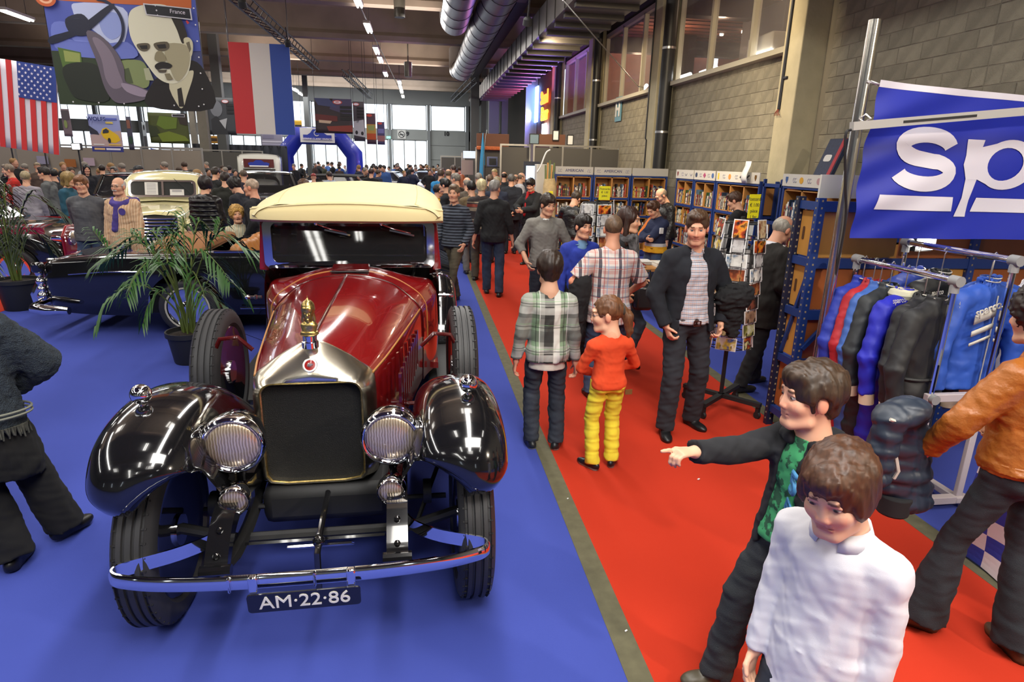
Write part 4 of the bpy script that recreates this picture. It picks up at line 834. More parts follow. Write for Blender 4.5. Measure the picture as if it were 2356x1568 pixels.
# helmeted bust on the filler cap
mo = bpy.data.objects.new('mascot', None); mo.location = (-.05, .27, 1.225); link(mo, car)
b = MB(); b.lathe([(.040, -.02), (.040, .01), (.034, .015), (.034, .04), (.041, .045)], (0, 0, 0), 20); b.build('filler_cap', CHROME, mo); S = Sdf(.003); z = .045
S.ec((0, 0, z), (0, 0, z+.016), (.045, .03), (.04, .028), (1, 0, 0), flat=True).ec((0, 0, z+.012), (0, 0, z+.045), (.032, .02), (.04, .024), (1, 0, 0)).cone((0, 0, z+.04), (0, -.004, z+.08), .018, .016).ell((0, -.004, z+.104), (.0215, .027, .036)).cone((0, -.030, z+.116), (0, -.035, z+.100), .003, .005, .003).cone((-.016, -.022, z+.121), (.016, -.022, z+.121), .005, k=.004).cone((0, -.024, z+.076), (0, -.025, z+.078), .007, k=.004)
S.ell((0, .004, z+.140), (.030, .035, .026)).ec((0, .0, z+.128), (0, .002, z+.136), (.033, .038), (.031, .036), (1, 0, 0)).cone((0, .036, z+.11), (0, .03, z+.06), .012, .016).cone((0, 0, z+.155), (0, 0, z+.172), .013, .006, .008).cone((0, 0, z+.17), (0, 0, z+.192), .004, .0015, .004)
for g in (1, -1): S.ell((g*.0095, -.031, z+.112), (.006, .006, .0045), None, .002, True); S.cone((g*.02, .0, z+.12), (g*.026, -.002, z+.07), .008, .009)
S.cone((-.007, -.031, z+.090), (.007, -.031, z+.090), .0022, sub=True, k=.002); S.wrinkle(.0005, 420, 4); blob('bust', S, .0022, BRASS, mo)
# wings
FW = [(-.375, .735), (-.405, .80), (-.385, .89), (-.30, .985), (-.15, 1.04), (.08, 1.045), (.35, .985), (.65, .83), (.95, .64), (1.25, .49), (1.6, .41)]
SEC = [(.44, -.16), (.47, -.06), (.53, -.005), (.62, .02), (.70, .025), (.765, .01), (.815, -.03), (.84, -.09), (.842, -.15)]
def wing(b, path, sec, g, n=5, k=4, lift=0):
    P = cr([(0, y, z) for y, z in path], n); S = cr([(x, 0, d) for x, d in sec], k); rows = []; m = len(P)
    for i, p in enumerate(P):
        t = P[min(i+1, m-1)]-P[max(i-1, 0)]; t /= np.linalg.norm(t); nn = V3(0, -t[2], t[1]); nn = nn if nn[2] > -.99 else -nn
        u = i/(m-1); sc = 1-.30*max(0, 1-u*8)**2; cx = .66; ww = [lift*max(0, (cx+.02-s[0])/.22)*max(0, 1-u*4.5)**1.3 for s in S]; rows.append([(g*(cx+(s[0]-cx)*(1-.16*max(0, 1-u*7)**2)), p[1]+nn[1]*s[2]*sc+w_*.9, p[2]+nn[2]*s[2]*sc+w_) for s, w_ in zip(S, ww)])
    b.grid(rows, flip=g > 0); return rows
for g in (1, -1):
    b = MB(); rows = wing(b, FW, SEC, g, lift=.17); o = b.build('wing', BLACKP, car, 60, solid=.012, off=0)
    b = MB(); r = [Vector(q[0]) for q in rows]; low = [Vector((g*.37, p.y+.02, max(.52, min(p.z-.1, .60)))) for p in r]; b.grid([[tuple(a), tuple(a*.5+c*.5+Vector((-g*.02, 0, .01))), tuple(c)] for a, c in zip(r[9:42], low[9:42])]); b.build('wing_valance', BLACKP, car, 60)
    b = MB(); b.ball((g*.69, -.10, 1.125), .043, 20); b.lathe([(.03, 0), (.012, .02), (.012, .05)], (g*.69, -.10, 1.06), 14); b.build('parking_lamp', CHROME, car)
# running boards and rear wings
for g in (1, -1):
    b = MB(); b.box((g*.74, 2.35, .40), (.34, 1.7, .04)); b.build('running_board', MATBLK, car, smooth=0, bevel=.01); b = MB(); wing(b, [(2.95, .42), (3.05, .62), (3.25, .84), (3.55, .95), (3.85, .92), (4.15, .75), (4.35, .52)], [(.60, -.02), (.68, .01), (.78, .01), (.86, -.03), (.89, -.1)], g); b.build('rear_wing', BLACKP, car, 60, solid=.012, off=0)
# wheels
for g in (1, -1):
    wire_wheel(car, (g*.71, 0, .41), side=g); wire_wheel(car, (g*.72, 3.6, .41), side=g, nspoke=24); w = wire_wheel(car, (g*.775, 1.30, .745), side=g); w.name = 'spare_wheel'
    b = MB(); b.tube([(g*.50, 1.0, .98), (g*.58, 1.0, 1.06), (g*.68, 1.0, 1.05), (g*.735, 1.02, .95), (g*.745, 1.05, .80), (g*.74, 1.05, .62)], .014, 8); b.tube([(g*.40, .95, .62), (g*.6, 1.0, .60), (g*.74, 1.05, .62)], .014, 8); b.build('spare_wheel_carrier', MAROON, car)
# chassis
b = MB()
for g in (1, -1):
    b.bar((g*.36, 3.6, .52), (g*.36, .1, .56), .06, .12); b.grid([[(g*(.36+dx), y, z) for y, z in cr([(0, .2, .60), (0, -.1, .67), (0, -.30, .64), (0, -.42, .55), (0, -.465, .49)], 4)[:, 1:]] for dx in (-.045, .045)]); b.grid([[(g*.36+dx, y, z+dz) for y, z in cr([(0, .2, .60), (0, -.1, .67), (0, -.30, .64), (0, -.42, .55), (0, -.465, .49)], 4)[:, 1:]] for dx, dz in ((-.045, 0), (-.045, -.07), (.045, -.07), (.045, 0))])
    for y, z in ((-.36, .612), (-.435, .54)): b.ball((g*.36, y, z), .015, 8)
    b.tube([(g*.36-.06, -.46, .49), (g*.36+.06, -.46, .49)], .025, 10)
b.build('frame_rail', BLACKP, car, 40)
b = MB(); b.tube([(-.66, 0, .42), (-.4, 0, .34), (.4, 0, .34), (.66, 0, .42)], .026, 8); b.tube([(-.6, .18, .40), (.6, .18, .40)], .014, 6); b.build('front_axle', MATBLK, car)
for g in (1, -1):
    b = MB()
    for i in range(5): b.tube([(g*.36, y, .40+.09*(abs(y)/.5)**2-i*.012) for y in np.linspace(-.48+i*.07, .55-i*.07, 9)], .022, 4)
    b.build('leaf_spring', MATBLK, car); b = MB(); b.tube([(g*.45, .02, .36), (g*.56, .3, .5)], .012, 6); b.lathe([(.06, -.02), (.06, .02)], (g*.50, .06, .5), 12, Matrix.Rotation(PI/2, 3, 'Y')); b.build('shock_absorber', MATBLK, car)
b = MB(); b.box((0, 1.0, .40), (.64, 1.7, .2)); b.build('sump_shade', MATBLK, car, bevel=.05)  # sump enlarged into a black box, adding the shade under the car
b = MB()
for i in range(3): b.tube([(-.13, -.22+i*.05, .42-i*.035), (.15, -.22+i*.05, .42-i*.035)], .009, 6)
b.build('apron_slat', CHROME, car); b = MB(); b.box((0, -.14, .40), (.6, .25, .012), R=Matrix.Rotation(math.radians(-32), 3, 'X')); b.build('splash_apron', BLACKP, car, smooth=0)
b = MB(); b.tube([(.02, .05, .53), (.02, -.28, .50), (.02, -.36, .47), (.02, -.38, .28)], .014, 8); b.ball((.02, -.3, .49), .028, 10); b.build('starting_handle', BLACKP, car)
# lamps
for g in (1, -1):
    for nm, r, c in (('headlamp', .136, (g*.338, -.13, .893)), ('fog_lamp', .066, (g*.335, -.20, .665))):
        o = bpy.data.objects.new(nm, None); o.location = c; o.rotation_euler = (math.radians(4), 0, g*math.radians(-3)); link(o, car); Rm = Matrix.Rotation(PI/2, 3, 'X')
        b = MB(); b.lathe([(r*.98, 0), (r*.96, -r*.35), (r*.8, -r*.9), (r*.45, -r*1.3), (.001, -r*1.45)], (0, 0, 0), 36, Rm); b.build('bowl', BLACKP if nm == 'headlamp' else CHROME, o, 60)
        b = MB(); b.lathe([(r*.80, .012), (r*.84, .028), (r*.92, .032), (r*1.0, .022), (r*1.02, 0), (r*.98, -.02)], (0, 0, 0), 40, Rm); b.build('rim', CHROME, o, 60); b = MB(); b.lathe([(r*.82, .012)]+[(r*.82*math.cos(t), .012+r*.22*math.sin(t)) for t in np.linspace(.1, PI/2-.01, 8)]+[(.0005, .012+r*.22)], (0, 0, 0), 32, Rm); b.build('lens', lensm, o, 60)
        b = MB(); b.tube([(0, r*.4, -r*.9), (0, r*.5, -r*1.45)], .018, 8); b.build('lamp_post', CHROME, o)
b = MB(); b.tube([(-.36, -.02, .73), (-.335, -.02, .755), (.335, -.02, .755), (.36, -.02, .73)], .016, 8); b.location = None
for g in (1, -1):
    q = MB(); q.tube([(g*.335, -.08, .77), (g*.34, -.06, .68), (g*.36, -.02, .63)], .018, 8); q.build('lamp_bracket', BLACKP, car)
# bumper and number plate
b = MB(); half = [(0, -.565), (.3, -.56), (.55, -.535), (.69, -.50), (.735, -.475), (.745, -.445), (.725, -.415), (.66, -.385), (.54, -.33), (.44, -.25), (.385, -.14)]
P = cr([(x, y, 0) for x, y in half], 5); P = np.vstack([P[::-1]*V3(-1, 1, 1), P[1:]]); rows = []; n = len(P)
T = np.array([P[min(i+1, n-1)]-P[max(i-1, 0)] for i in range(n)]); T /= np.linalg.norm(T, axis=1)[:, None]; Nn = np.stack([T[:, 1], -T[:, 0]], 1)
for o, dz in ((.0, .031), (.007, .022), (.009, 0), (.007, -.022), (0, -.031), (-.008, -.031), (-.008, .031)): rows.append([(P[i][0]+Nn[i][0]*o, P[i][1]+Nn[i][1]*o, .50+dz) for i in range(n)])
b.grid(rows, closeu=True); b.build('bumper', CHROME, car, 35); b = MB()
for x in (-.19, .18): b.box((x, -.575, .50), (.035, .03, .075))
for x in (-.28, .04): b.box((x, -.572, .50), (.012, .02, .066))
b.build('bumper_clamp', CHROME, car, bevel=.006); b = MB(); b.prism(rr(-.215, .215, -.046, .046, .015, 3), .008, (0, 0, 0), (1, 0, 0), (0, 0, 1)); pl = b.build('number_plate', mat('plate_black', (.006, .006, .01), .25, 0, .5), car, smooth=0); pl.location = (.0, -.585, .422); pl.rotation_euler = (math.radians(8), 0, 0)
text('characters', 'AM·22·86', .088, mat('plate_white', '#e3e0d5', .5), pl, (.002, -.0095, .0), (PI/2, 0, 0), bold=.0004, sx=1.0)

for o in car.children:
    if o.name.split('.')[0] in ('bonnet', 'bonnet_hinge', 'bonnet_edge', 'radiator_shell', 'core_surround', 'radiator_core', 'badge', 'badge_enamel', 'badge_relief'):
        for v in o.data.vertices: e = min(1, max(0, (1.8-v.co.y)/1.5)); v.co.x = v.co.x*(1-.05*e)-.05*e
# ------------------------------------------------------------------ the other cars
TAN = mat('tan_leather', '#a56c35', .45, noise=.12, nscale=8); CREAMP = mat('cream_paint', '#d9cf9c', .2, 0, 1); WPAINT = mat('white_paint', '#d5d3c8', .3, 0, 1); REDP2 = mat('bright_red_paint', '#8f1118', .18, 0, 1); DGREY = mat('dark_grey_paint', '#25272a', .16, 0, 1); BLUEP = mat('blue_paint', '#10203f', .2, 0, 1); PAPER = mat('paper', '#d6d2cc', .8); WALLT = mat('whitewall', '#cfc9b4', .6)
def cut_arch(V, F, yc, zc, r, xmin):
    """opens a round wheel arch in the side skin and pulls its rim onto the circle"""
    d = np.hypot(V[:, 1]-yc, V[:, 2]-zc); side = np.abs(V[:, 0]) > xmin; ins = (d < r) & side
    keep = [f for f in F if not all(ins[i] for i in f)]
    used = set(i for f in keep for i in f); mv = np.array([i for i in np.nonzero(ins)[0] if i in used], int)
    if len(mv):
        k = r/np.maximum(d[mv], 1e-3); V[mv, 1] = yc+(V[mv, 1]-yc)*k; V[mv, 2] = zc+(V[mv, 2]-zc)*k
    return V, keep
def body_shell(name, st, mt, par, arches, n=10, k=6, xmin=.5):
    b = MB(); shell(b, st, n, None, k); V, F = np.array(b.V), b.F
    for yc, zc, r in arches: V, F = cut_arch(V, F, yc, zc, r, xmin)
    return make(name, V, F, mt, par, None, 60)
def wheel(par, loc, side, R=.33, w=.18, cap=CHROME, white=0, lo=0):
    o = bpy.data.objects.new('wheel', None); o.location = loc; link(o, par); b = MB(); tyre(b, R, w, tread=False, n=32); b.build('tyre', RUBBER, o, 40); Rm = Matrix.Rotation(PI/2*side, 3, 'Y')
    b = MB(); b.lathe([(.001, w*.46), (R*.2, w*.44), (R*.26, w*.34), (R*.45, w*.40), (R*.6, w*.36), (R*.68, w*.42), (R*.70, w*.30), (R*.66, -w*.3)], (0, 0, 0), 28, Rm); b.build('hub_cap', cap, o, 50)
    if white: b = MB(); b.lathe([(R*.705, w*.492), (R*(.705+white), w*.508)], (0, 0, 0), 32, Rm); b.F = b.F[:-1] if len(b.F[-1]) > 4 else b.F; b.F = [f for f in b.F if len(f) == 4]; b.M = [0]*len(b.F); b.build('white_band', WALLT, o, 0)
    return o
# --- black open tourer at the left; local +Y runs from its chromed end towards the right
cv = thing('convertible', 'long black open car with tan leather seats, beside the potted palm', 'car', (-4.12, 8.53, 0), -PI/2)
def cp(x, zs, zt, zb=.24): return [(x-.06, zb), (x, zb+.16), (x+.015, (zb+zs)/2+.05), (x, zs-.10), (x-.035, zs), (x-.16, zs+(zt-zs)*.5), (x*.45, zt-.012), (0, zt)]
body_shell('body', [(-.28, cp(.62, .66, .70, .40)), (-.24, cp(.72, .80, .84, .34)), (-.06, cp(.80, .88, .92, .27)), (.5, cp(.86, .935, .985)), (1.2, cp(.88, .96, 1.0)), (1.6, cp(.88, .97, 1.01))], BLACKP, cv, [(1.34, .33, .43)], 12, 8)
def cs(x, z): return [(x-.06, .24), (x, .40), (x+.015, .62), (x, z-.12), (x-.03, z-.01), (x-.075, z+.012), (x-.12, z), (x-.13, z-.25)]
b = MB(); side_skin(b, [(1.6, cs(.88, .985)), (2.2, cs(.885, .99)), (3.2, cs(.88, .99))], 8, 6); V, F = cut_arch(np.array(b.V), b.F, 1.34, .33, .43, .5); make('side_panel', V, F, BLACKP, cv, None, 60)
body_shell('bonnet', [(3.2, cp(.88, .97, 1.0)), (4.0, cp(.86, .93, .97)), (4.45, cp(.78, .80, .86, .3))], BLACKP, cv, [(3.95, .33, .42)], 8, 6)
b = MB(); b.box((0, 2.4, .34), (1.56, 1.7, .04)); b.box((0, 1.62, .62), (1.5, .05, .55)); b.box((0, 3.2, .72), (1.5, .05, .5)); b.build('cockpit', mat('brown_trim', '#5a3820', .7), cv, smooth=0)
for x in (-.37, .37):
    for y in (1.98, 2.75):
        b = MB()
        for j in range(4): b.tube([(x-.3+j*.2, y+.02, .45), (x-.3+j*.2, y, .75), (x-.3+j*.2, y-.07, 1.02-abs(j-1.5)*.02)], [.11, .11, .085], 12); b.ball((x-.3+j*.2, y-.07, 1.02-abs(j-1.5)*.02), .085, 12)
        b.build('seat_back', TAN, cv); b = MB(); b.box((x, y+.27, .52), (.72, .5, .16)); b.build('seat_cushion', TAN, cv, bevel=.05)
b = MB(); b.prism([(-.74, .97), (-.6, 1.08), (-.2, 1.12), (.2, 1.12), (.6, 1.08), (.74, .97)], .62, (0, 1.56, 0), (1, 0, 0), (0, 0, 1)); b.build('folded_hood', mat('tan_cloth', '#8a5c34', .8), cv, bevel=.05)
b = MB()
for g in (1, -1): b.tube([(g*.845, 1.7, 1.004), (g*.85, 2.4, 1.012), (g*.845, 3.2, 1.002)], .016, 6); b.tube([(g*.905, 1.95, .34), (g*.905, 3.4, .34)], .012, 6); b.tube([(g*.86, .1, .74), (g*.885, .5, .775), (g*.895, 1.0, .775)], .009, 6); b.bar((g*.91, 2.75, .90), (g*.91, 2.9, .90), .02)
b.build('side_trim', CHROME, cv); b = MB(); b.box((.895, 2.62, .66), (.004, .008, .6)); b.build('door_gap', MATBLK, cv, smooth=0)
b = MB()
for g in (1, -1):
    b.tube([(g*.93, .34, .33), (g*.92, .12, .335), (g*.86, -.06, .34), (g*.74, -.12, .34)], [.045, .065, .06, .05], 12); b.tube([(g*.5, -.15, .56), (g*.5, -.22, .44), (g*.5, -.2, .26), (g*.5, -.12, .2)], [.05, .06, .055, .04], 10)
    for z, r in ((.74, .045), (.64, .05), (.55, .045), (.47, .055)): b.ball((g*.76, .0, z), r, 12)
b.tube([(-.74, -.12, .34), (.74, -.12, .34)], .05, 12); o = b.build('bumper', CHROME, cv); o.location = (0, -.26, 0)
b = MB(); b.box((.80, .02, .81), (.10, .12, .12)); b.box((-.80, .02, .81), (.10, .12, .12)); o = b.build('lamp_hood', BLACKP, cv, bevel=.03); o.location = (0, -.26, 0)
for g in (1, -1): wheel(cv, (g*.775, 1.34, .33), g, .335, .18, white=.06); wheel(cv, (g*.775, 3.95, .33), g, .335, .18, white=.06)
b = MB(); b.box((0, 1.34, .42), (1.38, .95, .36)); b.box((0, 3.9, .4), (1.38, .9, .3)); b.build('underbody', MATBLK, cv, smooth=0)
# --- general closed car; local +Y towards the back, origin under the nose
def saloon(name, label, loc, rz, W, L, sill, belt, hood, deck, roofz, cab, paint, roofm=None, wheels=(.75, 3.4), R=.33, nose=.55, glass=DGLASS, tumble=.14, white=0, low=None):
    t = thing(name, label, 'car', loc, math.radians(rz)); w = W/2
    def p(x, zs, zt, zb=sill): return [(x-.05, zb), (x, zb+.14), (x+.01, (zb+zs)/2), (x, zs-.09), (x-.03, zs-.01), (x-.13, zs+(zt-zs)*.6), (x*.5, zt-.01), (0, zt)]
    c0, c1, c2, c3 = cab
    body_shell('body', [(0, p(w*.82, nose, nose+.05, sill+.1)), (.08, p(w*.92, nose+.13, nose+.2)), (.5, p(w*.97, (nose+hood)/2+.08, hood-.02)), (c0, p(w, belt-.01, hood+.02)), ((c0+c3)/2, p(w*1.01, belt, belt+.02)), (c3, p(w, belt-.01, belt+.01)), (L-.5, p(w*.96, deck-.05, deck)), (L-.06, p(w*.9, deck-.2, deck-.14)), (L, p(w*.82, deck-.32, deck-.3, sill+.1))], paint, t, [(y, R, R+.08) for y in wheels], 7, 5, w*.55)
    def g(x, z0, z1): return [(x, z0), (x-tumble*.5, (z0+z1)/2), (x-tumble, z1)]
    wb, wr = w-.05, w-.05-tumble; b = MB(); P = [(-wb, c0, belt), (wb, c0, belt), (wr, c1, roofz-.06), (-wr, c1, roofz-.06), (-wb, c3, belt), (wb, c3, belt), (wr, c2, roofz-.06), (-wr, c2, roofz-.06)]
    b.add(P, [(0, 1, 2, 3), (5, 4, 7, 6), (1, 5, 6, 2), (4, 0, 3, 7)]); b.build('glazing', glass, t, smooth=0)
    b = MB(); st = []
    for y, q, zt in ((c1-.06, .94, roofz-.045), (c1+.1, 1, roofz-.015), ((c1+c2)/2, 1.02, roofz), (c2-.1, 1, roofz-.02), (c2+.08, .95, roofz-.06)): st.append((y, [(wr*q, roofz-.09), (wr*q+.012, roofz-.07), (wr*q-.02, zt-.028), (wr*q*.75, zt-.01), (wr*q*.4, zt-.002), (0, zt)]))
    shell(b, st, 5); b.build('roof', roofm or paint, t, 60)
    b = MB()
    for s in (1, -1):
        for a, c in (((s*wb, c0, belt), (s*wr, c1, roofz-.07)), ((s*wb, c3, belt), (s*wr, c2, roofz-.07)), ((s*wb, (c0+c3)/2, belt), (s*wr, (c1+c2)/2, roofz-.07))): b.bar(a, c, .06)
    b.build('pillar', paint if not roofm else CHROME, t, smooth=0)
    b = MB()
    for s in (1, -1): b.bar((s*(wb+.01), c0, belt+.01), (s*(wb+.01), c3, belt+.01), .02)
    b.bar((-wb, c0-.01, belt+.01), (wb, c0-.01, belt+.01), .025); b.bar((-wr, c1-.02, roofz-.07), (wr, c1-.02, roofz-.07), .025); b.build('chrome_trim', CHROME, t, smooth=0)
    b = MB(); b.tube([(-w*.98, .25, .46), (-w*.9, -.06, .46), (0, -.12, .46), (w*.9, -.06, .46), (w*.98, .25, .46)], .05, 8); b.tube([(-w*.95, L-.25, .48), (-w*.85, L+.06, .48), (w*.85, L+.06, .48), (w*.95, L-.25, .48)], .05, 8); b.build('bumper', CHROME, t)
    for s in (1, -1):
        for y in wheels: wheel(t, (s*(w-.12), y, R), s, R, .17, white=white)
    b = MB()
    for y in wheels: b.box((0, y, R+.08), (W-.5, .8, .4))
    b.build('underbody', MATBLK, t, smooth=0); b = MB()
    for y in ((c0+c3)/2-.1, c3-.5): b.box((0, y, belt-.15), (W-.5, .18, .6))
    b.build('seat', INT, t, bevel=.05); return t
def headlights(t, xs, y, z, r, par_m=CHROME):
    for x in xs:
        o = bpy.data.objects.new('headlamp', None); o.location = (x, y, z); link(o, t); b = MB(); b.lathe([(r*.85, .02), (r, .02), (r*1.05, -.02), (r*.9, -.25), (.001, -.3)], (0, 0, 0), 24, Matrix.Rotation(PI/2, 3, 'X')); b.build('shell', par_m, o); b = MB(); b.lathe([(r*.85, .02), (r*.5, .045), (.001, .055)], (0, 0, 0), 20, Matrix.Rotation(PI/2, 3, 'X')); b.build('lens', lensm, o)
# --- cream delivery pick-up
pk = thing('pickup_truck', 'cream rounded old pickup with paper notices behind its split windscreen', 'car', (-4.62, 11.75, 0), math.radians(12))
def pp(x, zs, zt, zb=.5): return [(x, zb), (x+.01, zb+.25), (x, zs-.12), (x-.05, zs-.02), (x-.14, zs+(zt-zs)*.55), (x*.45, zt-.015), (0, zt)]
body_shell('bonnet', [(0, pp(.34, 1.0, 1.07)), (.1, pp(.40, 1.06, 1.13)), (.6, pp(.50, 1.12, 1.19)), (1.2, pp(.62, 1.16, 1.22))], CREAMP, pk, [], 6, 5)
body_shell('cab', [(1.12, pp(.66, 1.16, 1.24)), (1.2, pp(.70, 1.2, 1.30)), (1.32, pp(.71, 1.40, 1.56)), (1.5, pp(.70, 1.60, 1.72)), (1.8, pp(.70, 1.64, 1.77)), (2.3, pp(.70, 1.63, 1.76)), (2.55, pp(.68, 1.52, 1.66)), (2.65, pp(.66, 1.2, 1.3))], CREAMP, pk, [], 6, 5)
def tilt(o, y, z, a): o.location = (0, y, z); o.rotation_euler = (-a, 0, 0)
WS = .42
b = MB(); ringface(b, rr(-.57, .57, -.17, .17, .08), rr(-.53, .53, -.135, .135, .07), -.02, .03); o = b.build('windscreen_frame', CHROME, pk, 30); tilt(o, 1.225, 1.445, WS); b = MB(); b.prism(rr(-.54, .54, -.145, .145, .07), .01, (0, .005, 0)); o = b.build('windscreen', mat('shop_glass', (.03, .035, .035), .05, coat=1), pk, smooth=0); tilt(o, 1.225, 1.445, WS); b = MB(); b.box((0, -.015, 0), (.035, .03, .29)); o = b.build('windscreen_bar', CHROME, pk, smooth=0); tilt(o, 1.225, 1.445, WS)
for x, z, w, h in ((-.19, .0, .22, .25), (.24, -.075, .24, .125)): b = MB(); b.box((x, -.012, z), (w, .004, h)); o = b.build('notice', PAPER, pk, smooth=0); tilt(o, 1.225, 1.445, WS); b = MB(); [b.box((x, -.0145, z+h*(.36-i*.12)), (w*.7, .002, .008)) for i in range(7 if h > .2 else 3)]; o2 = b.build('print', mat('print_grey', '#7c7a80', .8), o, smooth=0)
b = MB(); b.bar((.2, -.04, .19), (.48, -.04, -.1), .008); o = b.build('wiper', MATBLK, pk, smooth=0); tilt(o, 1.225, 1.445, WS)
for g in (1, -1):
    b = MB(); b.prism(rr(1.5, 2.25, 1.22, 1.56, .12), .008, (g*.705, 0, 0), (0, 1, 0), (0, 0, 1)); b.build('side_window', DGLASS, pk, smooth=0)
    b = MB(); wing(b, [(-.05, .55), (-.02, .75), (.2, .90), (.55, .92), (.9, .75), (1.15, .5)], [(.36, -.06), (.46, .0), (.6, .03), (.74, .0), (.80, -.1)], g); b.build('wing', CREAMP, pk, 60, solid=.01, off=0); wheel(pk, (g*.66, .5, .36), g, .36, .16, CREAMP); wheel(pk, (g*.66, 3.2, .36), g, .36, .16, CREAMP)
    b = MB(); wing(b, [(2.75, .5), (2.9, .75), (3.2, .86), (3.5, .75), (3.65, .5)], [(.62, -.02), (.7, .01), (.8, -.02), (.84, -.1)], g); b.build('rear_wing', CREAMP, pk, 60, solid=.01, off=0)
headlights(pk, (-.58, .58), -.02, .82, .10); b = MB(); b.box((0, 3.1, .85), (1.25, 1.0, .6)); b.box((0, 2, .48), (1.3, 3.2, .1)); b.build('load_bed', CREAMP, pk, bevel=.03)
b = MB(); [b.tube([(-.36+.01*i, -.02-.012*i, 1.0-i*.055), (0, -.07-.012*i, 1.0-i*.055), (.36-.01*i, -.02-.012*i, 1.0-i*.055)], .016, 6) for i in range(8)]; b.build('grille_bar', CHROME, pk); b = MB(); b.box((0, .03, .8), (.7, .06, .5)); b.build('grille_back', MATBLK, pk, smooth=0); b = MB(); b.tube([(-.75, .0, .45), (0, -.16, .45), (.75, .0, .45)], .05, 8); b.build('bumper', CHROME, pk)
p_ = MB(); p_.box((-.47, -.17, .56), (.34, .015, .16)); q_ = p_.build('number_plate', PAPER, pk, bevel=.005); text('characters', 'CHEV', .11, mat('plate_red', '#8e1a1a', .6), q_, (-.47, -.18, .56), (PI/2, 0, 0), bold=.004)
# --- red and black saloon behind the smiling man
rb = saloon('two_tone_car', 'red roofed two-tone car with red and white side stripes behind the smiling man', (-5.45, 11.25, 0), 90, 1.8, 4.6, .26, .98, .99, .97, 1.47, (1.35, 1.85, 3.2, 3.65), BLACKP, REDP2)
b = MB()
for g in (1, -1): b.box((g*.905, 2.3, .93), (.03, 4.2, .10))
b.build('red_flank', REDP2, rb, smooth=0); b = MB(); [b.box((g*.915, 1.0+i*.16, .82), (.02, .09, .09)) for i in range(16) for g in (1, -1)]; b.build('white_stripe', WPAINT, rb, smooth=0)
b = MB(); b.prism([(-.88, .5), (.88, .5), (.9, .85), (.75, 1.0), (-.75, 1.0), (-.9, .85)], .05, (0, -.0, 0)); b.build('nose_panel', REDP2, rb, bevel=.02); headlights(rb, (-.68, .68), -.06, .80, .11)
saloon('black_car', 'long black car with chrome window frames left of the cream pickup', (-6.9, 15.6, 0), 9, 1.85, 5.2, .26, 1.06, 1.08, 1.04, 1.6, (1.6, 2.0, 4.2, 4.7), BLACKP)
saloon('red_car', 'red car roof seen far left behind the black car', (-10.0, 18.5, 0), 96, 1.8, 4.8, .26, 1.05, 1.05, 1.02, 1.66, (1.4, 1.8, 3.6, 4.2), REDP2)
bt = saloon('dark_saloon', 'dark grey rounded saloon facing the camera behind the bald man in a suit', (-4.0, 16.6, 0), 9, 1.8, 5.0, .3, 1.08, 1.06, 1.0, 1.68, (1.95, 2.35, 3.7, 4.4), DGREY, nose=.72, wheels=(.7, 3.9), R=.36, tumble=.18)
for g in (1, -1):
    b = MB(); wing(b, [(-.1, .55), (-.08, .8), (.12, .96), (.5, 1.0), (1.1, .93), (1.9, .7)], [(.40, -.03), (.52, .02), (.66, .03), (.82, -.01), (.93, -.14)], g); b.build('wing', DGREY, bt, 60, solid=.01, off=0)
headlights(bt, (-.6, .6), -.08, .86, .14); b = MB(); b.prism([(-.2, .5), (.2, .5), (.24, .9), (.18, 1.1), (-.18, 1.1), (-.24, .9)], .08, (0, .02, 0)); b.build('grille', CHROME, bt, bevel=.02); b = MB(); [b.box((-.17+i*.034, -.068, .8), (.012, .012, .5)) for i in range(11)]; b.build('grille_bar', MATBLK, bt, smooth=0)
vn = thing('delivery_van', 'tall white old van with a blue badge board above its cab', 'van', (-6.25, 26, 0), math.radians(10))
body_shell('box_body', [(.8, pp(.72, 1.2, 1.35)), (.9, pp(.78, 1.98, 2.10)), (1.2, pp(.8, 2.05, 2.16)), (3.6, pp(.8, 2.05, 2.16)), (3.75, pp(.72, 1.9, 2.0))], WPAINT, vn, [], 5, 5); body_shell('bonnet', [(-.5, pp(.4, .9, 1.0)), (0, pp(.55, 1.05, 1.12)), (.85, pp(.68, 1.1, 1.2))], WPAINT, vn, [], 5, 5)
b = MB(); b.prism([(-.56, 1.64), (.56, 1.64), (.56, 1.96), (-.56, 1.96)], .03, (0, .8, 0)); b.build('red_board', mat('board_red', '#5a1c1c', .5), vn, smooth=0); b = MB(); b.prism([(-.36, 1.70), (.36, 1.70), (.40, 1.80), (.3, 1.84), (.2, 1.84), (.1, 1.92), (-.1, 1.92), (-.2, 1.84), (-.3, 1.84), (-.40, 1.80)], .02, (0, .765, 0)); b.build('blue_badge', mat('badge_blue', '#25389a', .5), vn, smooth=0); b = MB(); b.box((0, .74, 1.69), (.7, .01, .05)); b.build('badge_lettering', WHITE, vn, smooth=0)
b = MB(); b.box((0, .8, 1.42), (1.2, .04, .32)); b.build('windscreen', DGLASS, vn, smooth=0)
for g in (1, -1): wheel(vn, (g*.68, .1, .36), g, .36, .16, WPAINT); wheel(vn, (g*.68, 3.0, .36), g, .36, .16, WPAINT)
cb = saloon('black_coupe', 'black car with folded dark top and chrome window frames beyond the cream roof', (.55, 22.3, 0), 84, 1.85, 5.2, .28, 1.06, 1.08, 1.05, 1.56, (2.1, 2.6, 4.2, 4.8), BLACKP, mat('black_cloth_top', '#1a1918', .85))
saloon('blue_car', 'dark blue car between the dark saloon and the black coupe', (.2, 26.3, 0), 80, 1.8, 4.6, .26, 1.0, 1.0, .98, 1.2, (1.6, 1.9, 2.6, 2.8), BLUEP)
